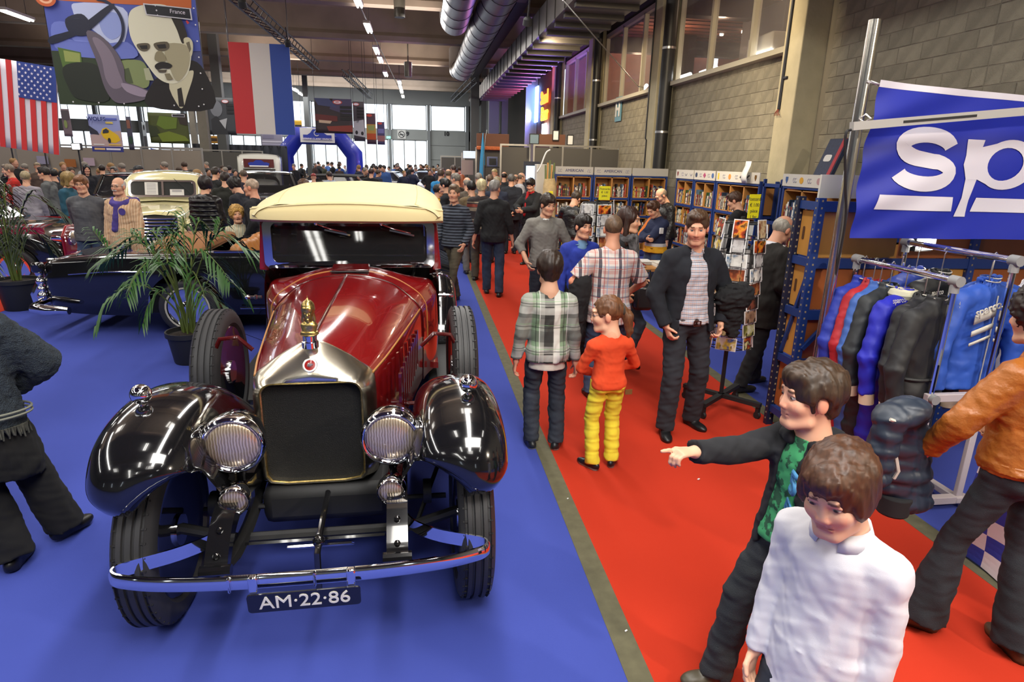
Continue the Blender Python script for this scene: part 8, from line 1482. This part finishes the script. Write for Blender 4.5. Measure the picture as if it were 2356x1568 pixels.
b.build('fringe', FR, t); S = Sdf(.03); S.ec(f.pel+V3(0, 0, .02), f.pel+V3(0, .02, -.30), (.20, .16), (.26, .22), (1, 0, 0), flat=False).ec(f.pel+V3(.04, .02, 0), f.pel+V3(.10, .06, -.36), (.15, .13), (.16, .14), (1, 0, 0)); S.plane((0, 0, .56), (-.35, 0, -1)); S.wrinkle(.014, 13, 4).wrinkle(.006, 40, 3); blob('skirt', S, .01, mat('black_skirt', '#0e0d0e', .95, noise=.3, nscale=20), t)
trousers(f, t, .01, mat('black_trousers', '#121112', .95), loose=.03, flare=.02, seed=112); shoes(f, t, .009, '#141312')
# --- visitors further away, placed by the height of their heads
def hp(px, py, Y):
    p = aty(px, py, Y); return (p.x, Y, 0), p.z
def visitor(label, px, py, Y, yaw, top, style='short', hc='#3a2a1c', legs=None, vox=.012, hem=.47, puff=.015, skin='#d5a284', mt=None, sleeve=1, scarf=None, col=True, glass=False, h=None, fat=1.08, hole=False, name='jacket', face=None, group=None, **fk):
    loc, z = hp(px, py, Y); hh = h or z; fk.setdefault('hands', ((.24, .08, .84), (-.24, .10, .84))); fk.setdefault('head', (0, .1, 0))
    f = Fig(hh, fat=fat, **fk); facing = math.cos(yaw) < -.1 or abs(math.sin(yaw)) > .6
    t = person(label, loc, yaw, f, skin=skin, vox=vox*(.75 if facing else 1), hairstyle=style, haircol=hc, eye=facing and Y < 16, hands=(dict(curl=.7), dict(curl=.7)), bare_arms=1 if sleeve < .95 else 0, group=group)
    m = mt or cloth('cloth_'+top.strip('#'), top); tee(f, t, vox, m, name=name, hem=hem, puff=puff, sleeve=sleeve, seed=int(px), collar=.03 if col else 0); trousers(f, t, vox*1.15, legs or JEANS, loose=.015, seed=int(px)+3); shoes(f, t, vox)
    if scarf: S = Sdf(.02); [S.cone(f.nb+f.RT @ V3(.07*math.cos(a), .07*math.sin(a)+.01, .0), f.nb+f.RT @ V3(.07*math.cos(a+.7), .07*math.sin(a+.7)+.01, .0), .026, .026) for a in np.linspace(0, 2*PI, 10)[:-1]]; S.cone(f.nb+f.fw*.09+f.side*.03, f.nb+f.fw*.14*fat+f.side*.05-V3(0, 0, .45), .03, .035); S.wrinkle(.004, 50, 3); blob('scarf', S, .009, scarf, t)
    if glass: glasses(f, t)
    return t, f
def striped(name, base, *st): return plaid(name, base, [(2, p, o, w, c, a) for p, o, w, c, a in st])
visitor('grey haired man in a black pullover and jeans walking away along the red carpet', 1137, 415, 9.92, -.1, '#17181a', 'short', '#8d8a84', cloth('mid_denim', '#2c3a50', noise=.45), .009, .48, .012, sleeve=.8, feet=((.1, -.15, -.1), (-.09, .12, .05)), hands=((.30, .05, .84), (-.30, .0, .86)), head=(-.5, .05, 0), glass=True, name='pullover')
visitor('man in a navy striped pullover stepping on the blue strip beside the red car', 1045, 425, 9.38, PI-.55, '#1b2030', 'short', '#6a5a48', KHAKI, .009, .49, .012, mt=striped('navy_stripes', '#171b26', (.042, 0, .012, '#6a7484', .7)), feet=((.05, -.15, 0), (-.08, .38, 0)), hands=((.24, .12, .9), (-.24, .14, .92)), head=(.25, .05, 0), name='pullover', lean=-.02)
visitor('white haired person in a brown, rust and beige striped knit, seen from behind', 1108, 413, 11.2, -.15, '#3a2a26', 'fringe', '#c9bd92', KHAKI, .010, mt=striped('rust_stripes', '#2c2424', (.30, .05, .06, '#8d7f68', .9), (.30, .12, .05, '#7c3020', .9), (.30, .19, .02, '#8d7f68', .8)), name='pullover')
visitor('dark haired man in a tan coat left of the striped knit', 1086, 417, 11.9, .2, '#6b5a40', 'short', '#16130f', GREYC, .011, .42, .02)
visitor('balding man in a grey-brown jacket behind the tan coat', 1076, 408, 13.2, .3, '#5a5248', 'bald', '#8a8276', vox=.012)
visitor('large grey haired man with pink ears among the crowd on the red aisle', 1100, 397, 14.6, -.6, '#4a4c52', 'buzz', '#8a847c', vox=.012)
visitor('fair haired man in a navy jacket right of the grey haired one in black', 1143, 407, 13.2, -.3, '#1f2638', 'short', '#8f8468', NAVY, .011, .46, .02)
visitor('stout grey haired man in a dark blue coat with hands behind his back', 1177, 401, 14.6, -.12, '#1d2028', 'short', '#5f5c58', NAVY, .011, .44, .025, hands=((.05, -.2, .95), (-.05, -.2, .95)), poles=((1, 0, 0), (-1, 0, 0)), fat=1.2)
visitor('youth in a dark coat with a bright red scarf, looking down at his hands', 1225, 409, 13.0, PI-.9, '#191a1c', 'fringe', '#1c130e', BLKC, .010, .47, .02, scarf=cloth('red_scarf', '#b01a20'), hands=((.06, .3, 1.12), (-.02, .3, 1.12)), head=(.35, .4, 0), poles=((1, -.4, 0), (-1, -.4, 0)))
visitor('bald man with glasses in a white shirt and dark waistcoat by the model shelf', 1197, 397, 16.5, -1.4, '#b9b7b8', 'bald', '#6a5a4a', NAVY, .012, glass=True)
visitor('bald man with a round head left of the white shirt', 1184, 401, 17.0, -1.2, '#33363c', 'bald', '#7a6a58', vox=.013)
visitor('man in a pale baseball cap among the aisle crowd', 1137, 389, 18.4, -.5, '#6a6468', 'cap', '#b9a878', vox=.014)
visitor('balding man right of the pale cap, seen from behind', 1160, 395, 18.0, -.2, '#2a2c30', 'bald', '#2a221a', vox=.014)
visitor('brown haired man between the pale cap and the fair haired man', 1127, 402, 16.0, -.4, '#3c3430', 'short', '#6b5646', vox=.013)
visitor('boy in a mustard yellow hooded top at the right shoulder of the cream roof', 1004, 402, 13.0, -1.2, '#c09018', 'short', '#221a14', vox=.011, h=1.62)
visitor('dark haired man in profile in a black coat behind the striped pullover', 1028, 411, 12.2, 1.2, '#16181c', 'short', '#14110e', NAVY, .011)
visitor('grey haired man in a brown coat left in the aisle crowd', 1052, 399, 14.2, 1.0, '#3a2c24', 'short', '#7d776e', vox=.012, hem=.42)
visitor('man in a bright sky blue jacket left in the aisle crowd', 1013, 390, 16.5, -.5, '#2f86bd', 'short', '#4a3a2c', vox=.013)
visitor('bald man in a grey-green jacket beside the sky blue jacket', 1031, 389, 16.8, -.1, '#4d5048', 'bald', '#6a5a48', vox=.013)
visitor('red haired woman behind the brown coat', 1062, 402, 15.4, .1, '#4a2a22', 'long', '#8a4420', vox=.013)
visitor('man in a mauve shirt further along the aisle', 1044, 380, 22.0, .4, '#6a5a78', 'short', '#4a3a30', vox=.016)
visitor('man in a dark leather jacket reading with bowed head before the AMERICAN shelves', 1320, 437, 11.0, -.5, '#1e1e1c', 'short', '#3a2c20', GREYC, .010, .5, .012, mt=BLKL, hands=((.0, .3, 1.1), (-.1, .3, 1.1)), head=(-.3, .6, 0), poles=((1, -.4, 0), (-1, -.4, 0)))
t, f = visitor('man in a navy, yellow and white racing team jacket, arms folded, head bowed', 1516, 458, 9.3, PI/2+.35, '#1f2a4a', 'short', '#4a2c1a', JEANS2, .010, .5, .02, mt=plaid('team_jacket', '#1c2442', [(2, 4, .80, .12, '#d8a01c', 1), (2, 4, .90, .05, '#c8c8cc', 1), (0, 4, 4.10, .05, '#d8741c', .9)]), hands=((-.10, .26, 1.12), (.10, .28, 1.08)), head=(.1, .55, 0), poles=((1, .1, -.3), (-1, .1, -.3)))
b = MB(); b.box(tuple(f.el[1]*.5+f.sh[1]*.5+V3(-.075, .0, 0)), (.02, .07, .09)); b.build('sleeve_badge', WHITE, t, bevel=.004)
visitor('bald man with glasses in a black leather jacket leaning over the shelves', 1543, 428, 10.6, PI/2+.1, '#1a1a19', 'bald', '#8a7a68', NAVY, .010, .5, .012, mt=BLKL, head=(.1, .5, 0), lean=.12, glass=True)
visitor('brown haired person in black behind the front postcard rack and its yellow note', 1705, 440, 9.0, PI/2-.8, '#17181a', 'short', '#4a3020', vox=.011, head=(.2, .4, 0))
t, f = visitor('old bald man in a long dark raincoat browsing beside the pallet rack', 1812, 488, 5.45, -PI/2+.25, '#1d1a17', 'bald', '#9a9488', BLKC, .008, .38, .022, skin='#c99478', feet=((.1, -.22, -.1), (-.1, .14, .1)), head=(-.1, .35, 0), hands=((.2, .2, .95), (-.22, .12, .85)), h=1.70, lean=.1)
collar(f, t, WS_, h=.05, r=.07); t.location = (3.20, 5.42, 0)
# left group
t, f = visitor('smiling man with glasses in a grey crew-neck pullover', 187, 404, 9.95, PI+.12, '#55565a', 'fringe', '#7a5030', JEANS2, .008, .48, .016, hands=((.12, -.22, .9), (-.12, -.22, .9)), poles=((1, -.1, 0), (-1, -.1, 0)), glass=True, head=(.05, .02, .05), col=False, name='pullover'); collar(f, t, cloth('grey_shirt', '#8f989c'), h=.035)
ST1 = plaid('peach_stripes', '#c9a582', [(0, .03, 0, .008, '#d8c0a0', .8), (0, .03, .015, .004, '#a06a48', .6)])
t, f = visitor('bald man with moustache and glasses, striped peach shirt and purple jumper over his shoulders', 272, 408, 9.8, PI-.15, '#c2936c', 'bald', '#b8b0a8', KHAKI, .008, .46, .018, mt=ST1, glass=True, name='shirt', fat=1.2, col=False, head=(.0, .02, -.05)); PUR = cloth('purple_knit', '#4d3f8a'); S = Sdf(.03)
for a in np.linspace(-2.6, 2.6, 12): S.cone(f.nb+f.RT @ V3(.11*math.sin(a), -.10*math.cos(a), -.02-.03*(1-math.cos(a))), f.nb+f.RT @ V3(.11*math.sin(a+.45), -.10*math.cos(a+.45), -.02-.03*(1-math.cos(a+.45))), .045, .045)
S.cone(f.nb-f.RT @ V3(.1, .0, .06), f.sh[1]+V3(0, -.05, .05), .06, .05).cone(f.nb+f.RT @ V3(.1, -.0, -.06), f.sh[0]+V3(0, -.05, .05), .06, .05).cone(f.nb+f.fw*.11-f.RT @ V3(0, 0, .08), f.nb+f.fw*.16-f.RT @ V3(-.05, 0, .42), .05, .045); S.wrinkle(.006, 35, 3); blob('jumper', S, .01, PUR, t); b = MB(); b.lathe([(.05, 0), (.05, .005)], tuple(f.chest+f.fw*.155-f.side*.08), 16, Matrix.Rotation(-PI/2, 3, 'X')); b.build('shirt_emblem', PUR, t)
SH_ = Sdf(.004); T_ = lambda x, y, z: f.hc+f.HR @ (V3(x, y, z)*f.hs); SH_.cone(T_(-.025, .098, -.052), T_(.025, .098, -.052), .009, .009); blob('moustache', SH_, .004, HAIRM, t, lambda P: np.tile(C('#b8b0a4'), (len(P), 1)))
t, f = visitor('dark haired person in a black quilted puffer jacket, seen from behind', 467, 406, 10.5, -.25, '#141313', 'mop', '#1f1612', NAVY, .009, .47, .03, mt=mat('black_puffer', '#161414', .35, bump=.1), fat=1.1); b = MB()
for i in range(9): z = 1.40-.07*i; b.tube([tuple(V3(0, 0, 0)+f.side*(.205*f.fat*math.cos(a))+f.fw*(.150*f.fat*math.sin(a))+V3(0, 0, z)) for a in np.linspace(0, 2*PI, 29)[:-1]], .024, 8, closed=True)
b.build('quilting', mat('black_puffer', '#161414', .35), t)
visitor('balding man in a dark green wax coat, seen from behind', 515, 396, 12.6, -.1, '#1d1e17', 'short', '#2c2018', KHAKI, .010, .42, .025)
visitor('man with dark hair and red collar left of the white van', 560, 390, 15.0, .4, '#2a2430', 'buzz', '#5a4a3c', vox=.013)
visitor('dark haired man in a black suit half hidden behind the green coat', 492, 385, 15.5, -.6, '#16171a', 'short', '#2c1f16', vox=.013)
visitor('dark haired person with bowed head left of the bald man in a suit', 548, 405, 11.4, 1.2, '#20222a', 'mop', '#1c1410', vox=.011, head=(0, .5, 0))
t, f = visitor('bald man in a dark suit with an elbow patch, hand on the tan car seat', 583, 411, 9.75, PI/2-.35, '#14161c', 'buzz', '#b09a84', NAVY, .008, .46, .016, hands=((.25, .1, .85), (-.28, .0, .93)), skin='#d49a7e', head=(.2, .1, 0)); b = MB(); b.ball(tuple(f.el[0]+V3(.03, -.045, 0)), .05, 12, sc=(.5, .5, 1)); b.build('elbow_patch', CUFF, t); collar(f, t, WS_, h=.045)
t, f = visitor('laughing child with curly blond hair in a striped shirt beside the tan seats', 545, 474, 9.75, PI+.25, '#c9bfa0', 'curly', '#b8904a', JEANS2, .007, .47, .008, mt=plaid('pale_stripes', '#cfc8b0', [(0, .05, 0, .008, '#8a9a78', .7), (0, .05, .025, .006, '#b89a48', .7)]), head=(.1, -.05, .08), name='shirt', fat=.95)
S = Sdf(.004); S.cone(f.hc+f.HR @ (V3(-.018, .092, -.062)*f.hs), f.hc+f.HR @ (V3(.018, .092, -.062)*f.hs), .009, .009); blob('open_mouth', S, .003, HAIRM, t, lambda P: np.tile(C('#4a1512'), (len(P), 1)))
visitor('dark haired man in black looking right beside the cream pickup', 321, 381, 16.2, PI-1.0, '#131417', 'cap', '#1b1c20', NAVY, .011)
visitor('man in a bright red fleece at the far left edge', 22, 378, 15.2, PI-.9, '#c0281e', 'short', '#7a6a58', vox=.012)
visitor('person in a pale grey shirt seen from behind, far left', 55, 394, 13.8, .3, '#8f8a92', 'short', '#9a8a68', vox=.012)
visitor('young man in a grey hooded sweatshirt looking left', 104, 384, 14.2, PI/2+.1, '#5c5e5e', 'short', '#241a14', vox=.011)
visitor('dark haired man in black right behind the grey sweatshirt', 122, 388, 15.4, PI/2, '#17181b', 'short', '#1a1410', vox=.013)
visitor('fair haired woman in a teal fleece looking right', 150, 396, 12.7, -PI/2, '#1d4a5e', 'bob', '#8a7040', vox=.012)
visitor('man in a cap further back above the dark car, far left', 84, 374, 21.2, .4, '#5a4a40', 'cap', '#8a7a60', vox=.014)
visitor('person with long black hair in front of the beige partition', 197, 379, 19.6, PI+.6, '#1b1c22', 'long', '#120e0c', vox=.014)
visitor('man with dark hair beside the long haired person, before the partition', 233, 379, 20.2, .3, '#3a3a40', 'short', '#2a2018', vox=.014)
visitor('grey haired man with his head bowed below the poster stand', 262, 383, 20, PI, '#2a2c32', 'short', '#5a5650', vox=.014)
visitor('curly brown haired person whose head shows left of the cream roof', 697, 414, 12.4, -.2, '#2a2c32', 'curly', '#4e2f14', vox=.012)
visitor('dark haired man in black, seen from behind, in front of the black coupe', 853, 387, 20.0, -.2, '#121316', 'short', '#3a2a1e', vox=.015)
visitor('man in a pale blue shirt by the blue arch foot', 758, 394, 20.9, .6, '#8a9ab8', 'short', '#3a2e26', vox=.016)
visitor('man in a black coat standing at the left foot of the blue arch', 676, 372, 31.0, PI-.2, '#15161a', 'short', '#7a746c', vox=.018, h=1.76)
visitor('person in a red cap and dark coat left under the blue arch', 721, 399, 20.6, .2, '#20222a', 'cap', '#8a2020', vox=.016)
visitor('blond haired head just above the cream roof', 902, 417, 13.0, 0, '#3a3c44', 'short', '#8a6a48', vox=.013, h=1.62)
visitor('woman diner with blond hair tied up, behind the largest upper window', 1720, 112, 12, 0, '#9c2a22', 'curly', '#8a6a30', vox=.014, h=1.65)
visitor('bald diner in a pink shirt behind the largest upper window', 1685, 118, 12, 0, '#a8807c', 'bald', '#8a7a70', vox=.014, h=1.7)
for o, X, Y in ((PEOPLE[-2], 7.2, 11.9), (PEOPLE[-1], 7.0, 12.5)): o.location = (X, Y, 3.35); o.rotation_euler[2] = 1.1
# --- the distant crowd: whole figures in one mesh each, coloured by their object colour
OBJT = mat('crowd_top', (.1, .1, .1), .9, objcol=True); CSK = mat('crowd_skin', '#c08f74', .6); CHR = [mat('crowd_hair_%d' % i, c, .7) for i, c in enumerate(('#1d1611', '#3a2a1e', '#7a7268', '#8a6a40'))]; CLG = [mat('crowd_legs_%d' % i, c, .9) for i, c in enumerate(('#1a1c24', '#2a3344', '#3a3630'))]
def crowd_mesh(k):
    rs = random.Random(k); f = Fig(1.72, hands=((.22, rs.uniform(0, .25), rs.uniform(.82, 1.1)), (-.22, rs.uniform(0, .25), rs.uniform(.82, 1.1))), head=(rs.uniform(-.6, .6), rs.uniform(0, .35), 0), fat=rs.uniform(1.0, 1.22), feet=((.1, rs.uniform(-.1, .15), 0), (-.1, 0, 0))); Vs, Fs, Ms = [], [], []; n = 0
    def put(S, vox, m):
        nonlocal n
        V, F = S.mesh(vox); Vs.append(V); Fs.append(F+n); Ms.append(np.full(len(F), m)); n += len(V)
    S = Sdf(.02); head_sdf(f, S); [S.ell(w+V3(0, 0, -.06), (.035, .03, .07)) for w in f.wr]; put(S, .022, 0); S = Sdf(.02); q = f.hs
    S.ell(f.hc+f.HR @ (V3(0, -.03, .035)*q), V3(.09, .105, .097)*q, f.HR); S.ell(f.hc+f.HR @ (V3(0, .11, -.06)*q), V3(.08, .08, .11)*q, f.HR, .01, True); S.plane(f.hc-V3(0, 0, .08), (0, 0, -1)); put(S, .022, 1); put(top_sdf(f, hem=rs.choice((.42, .47, .5)), puff=.03, seed=k, collar=.03), .028, 2)
    S = Sdf(.03); [(S.cone(h-V3(0, 0, .0), kn, .09, .07), S.cone(kn, a, .07, .06), S.ell(a+V3(0, .06, -.04), (.05, .12, .045))) for h, kn, a in zip(f.hip, f.kn, f.an)]; S.plane((0, 0, 0), (0, 0, -1)); put(S, .03, 3); o = make('person', np.vstack(Vs), np.vstack(Fs), [CSK, CHR[k % 4], OBJT, CLG[k % 3]], None, np.concatenate(Ms), 180); me = o.data; bpy.data.objects.remove(o); return me
CMSH = [crowd_mesh(k) for k in range(10)]; rs = random.Random(9); TOPC = [('black', '#131417'), ('dark grey', '#2e3036'), ('navy', '#1a2136'), ('brown', '#3d2f26'), ('pale', '#9a989a'), ('red', '#8f2420'), ('olive', '#3a3d2c'), ('blue', '#2c4a80'), ('yellow', '#b8b020')]
CARBOX = [(-4.8, 1.4, 31.8, 36.2), (-2.6, 3.8, 34.6, 39), (-17, -7, 23.2, 24.8), (-12, -7, 30.4, 31.6), (-11.5, -6.2, 33, 34), (-13.4, -7.2, 25.3, 29.6), (-7.7, -4.8, 24.9, 30.4), (-5.4, 1.0, 20.8, 24.2), (-4.9, .8, 25, 28.2), (-15.2, -9.2, 17, 20.2), (-9.2, -5.4, 15, 21.2), (-5.8, -2.6, 16, 22.2), (.8, 3.2, 21.4, 26)]; TAKEN = [(o.location.x, o.location.y) for o in PEOPLE]
def far(px, Y, zone, c=None, h=None):
    Y0 = Y; hh = h or rs.uniform(1.58, 1.85); p = aty(px, 370, Y)
    for _ in range(30):
        if any(x0 < p.x < x1 and y0 < Y < y1 for x0, x1, y0, y1 in CARBOX) or any(math.hypot(p.x-x, Y-y) < .55 for x, y in TAKEN): Y = Y0+rs.uniform(-6, 5); p = aty(px+rs.uniform(-10, 10), 370, Y)
    TAKEN.append((p.x, Y))
    k = rs.randrange(10); nm, cc = TOPC[c if c is not None else rs.choice((0, 0, 0, 1, 1, 2, 2, 3, 4, 5, 6, 7))]; o = part('person', CMSH[k], loc=(p.x, Y, 0)); o.scale = (hh/1.72,)*3; o.rotation_euler[2] = rs.uniform(-PI, PI); o.color = (*C(cc), 1); tag(o, 'distant visitor in %s clothes %s' % (nm, zone), 'person', 'distant visitors '+zone)
for i in range(30): far(905+i*3.6+rs.uniform(-2, 2), rs.uniform(34, 47), 'in front of the far glazed door')
for i in range(16): far(690+i*8+rs.uniform(-3, 3), rs.uniform(38.5, 47), 'beyond the blue arch', 8 if i == 11 else None)
for i in range(12): far(820+i*6, rs.uniform(27, 34), 'right of the blue arch foot')
for i in range(22): far(345+i*9+rs.uniform(-3, 3), rs.uniform(21, 29), 'behind the cream pickup and the white van')
for i in range(9): far(995+i*8+rs.uniform(-2, 2), rs.uniform(24, 33), 'along the aisle before the booth')
for i in range(10): far(30+i*28, rs.uniform(19.5, 23), 'in front of the beige partition')
# ------------------------------------------------------------------ lettering to mesh; loose pieces of a kind become parts of their own
dg = bpy.context.evaluated_depsgraph_get()
for o in TEXTS:
    me = bpy.data.meshes.new_from_object(o.evaluated_get(dg)); n = bpy.data.objects.new(o.name, me); n.parent = o.parent; n.location = o.location; n.rotation_euler = o.rotation_euler; n.scale = o.scale; COL.objects.link(n); nm = o.name; bpy.data.objects.remove(o); n.name = nm
def islands(me):
    p = list(range(len(me.vertices)))
    def find(i):
        while p[i] != i: p[i] = p[p[i]]; i = p[i]
        return i
    for e in me.edges: p[find(e.vertices[0])] = find(e.vertices[1])
    return [find(i) for i in range(len(p))]
SPLIT = set('upright side_panel seat window_pillar pillar running_board bumper_clamp lamp_hood leaf_spring frame_rail apron_slat sill socket warning_label clamp cuff castor foot white_stripe grille_bar shoulder_strap beam brace joint post seat_cushion hanger drawer elbow_patch mullion red_flank chord louvre rope eyelet blue_tube'.split())
for o in list(bpy.data.objects):
    if o.type != 'MESH' or o.name.split('.')[0] not in SPLIT or o.data.users > 1 or o.get('kind'): continue
    r = islands(o.data); ks = sorted(set(r))
    if not 1 < len(ks) <= 60: continue
    V = [v.co[:] for v in o.data.vertices]; F = [(tuple(q.vertices), q.material_index) for q in o.data.polygons]; sm = any(q.use_smooth for q in o.data.polygons)
    for k in ks:
        ix = [i for i, x in enumerate(r) if x == k]; mp = {i: j for j, i in enumerate(ix)}; ff = [(f, m) for f, m in F if r[f[0]] == k]
        n = make(o.name.split('.')[0], [V[i] for i in ix], [tuple(mp[i] for i in f) for f, m in ff], list(o.data.materials), o.parent, [m for f, m in ff], 35 if sm else 0); n.location = o.location; n.rotation_euler = o.rotation_euler
        for md in o.modifiers:
            if md.type == 'BEVEL': q = n.modifiers.new('b', 'BEVEL'); q.width = md.width; q.segments = 2; q.limit_method = 'ANGLE'; q.angle_limit = md.angle_limit
    bpy.data.objects.remove(o)
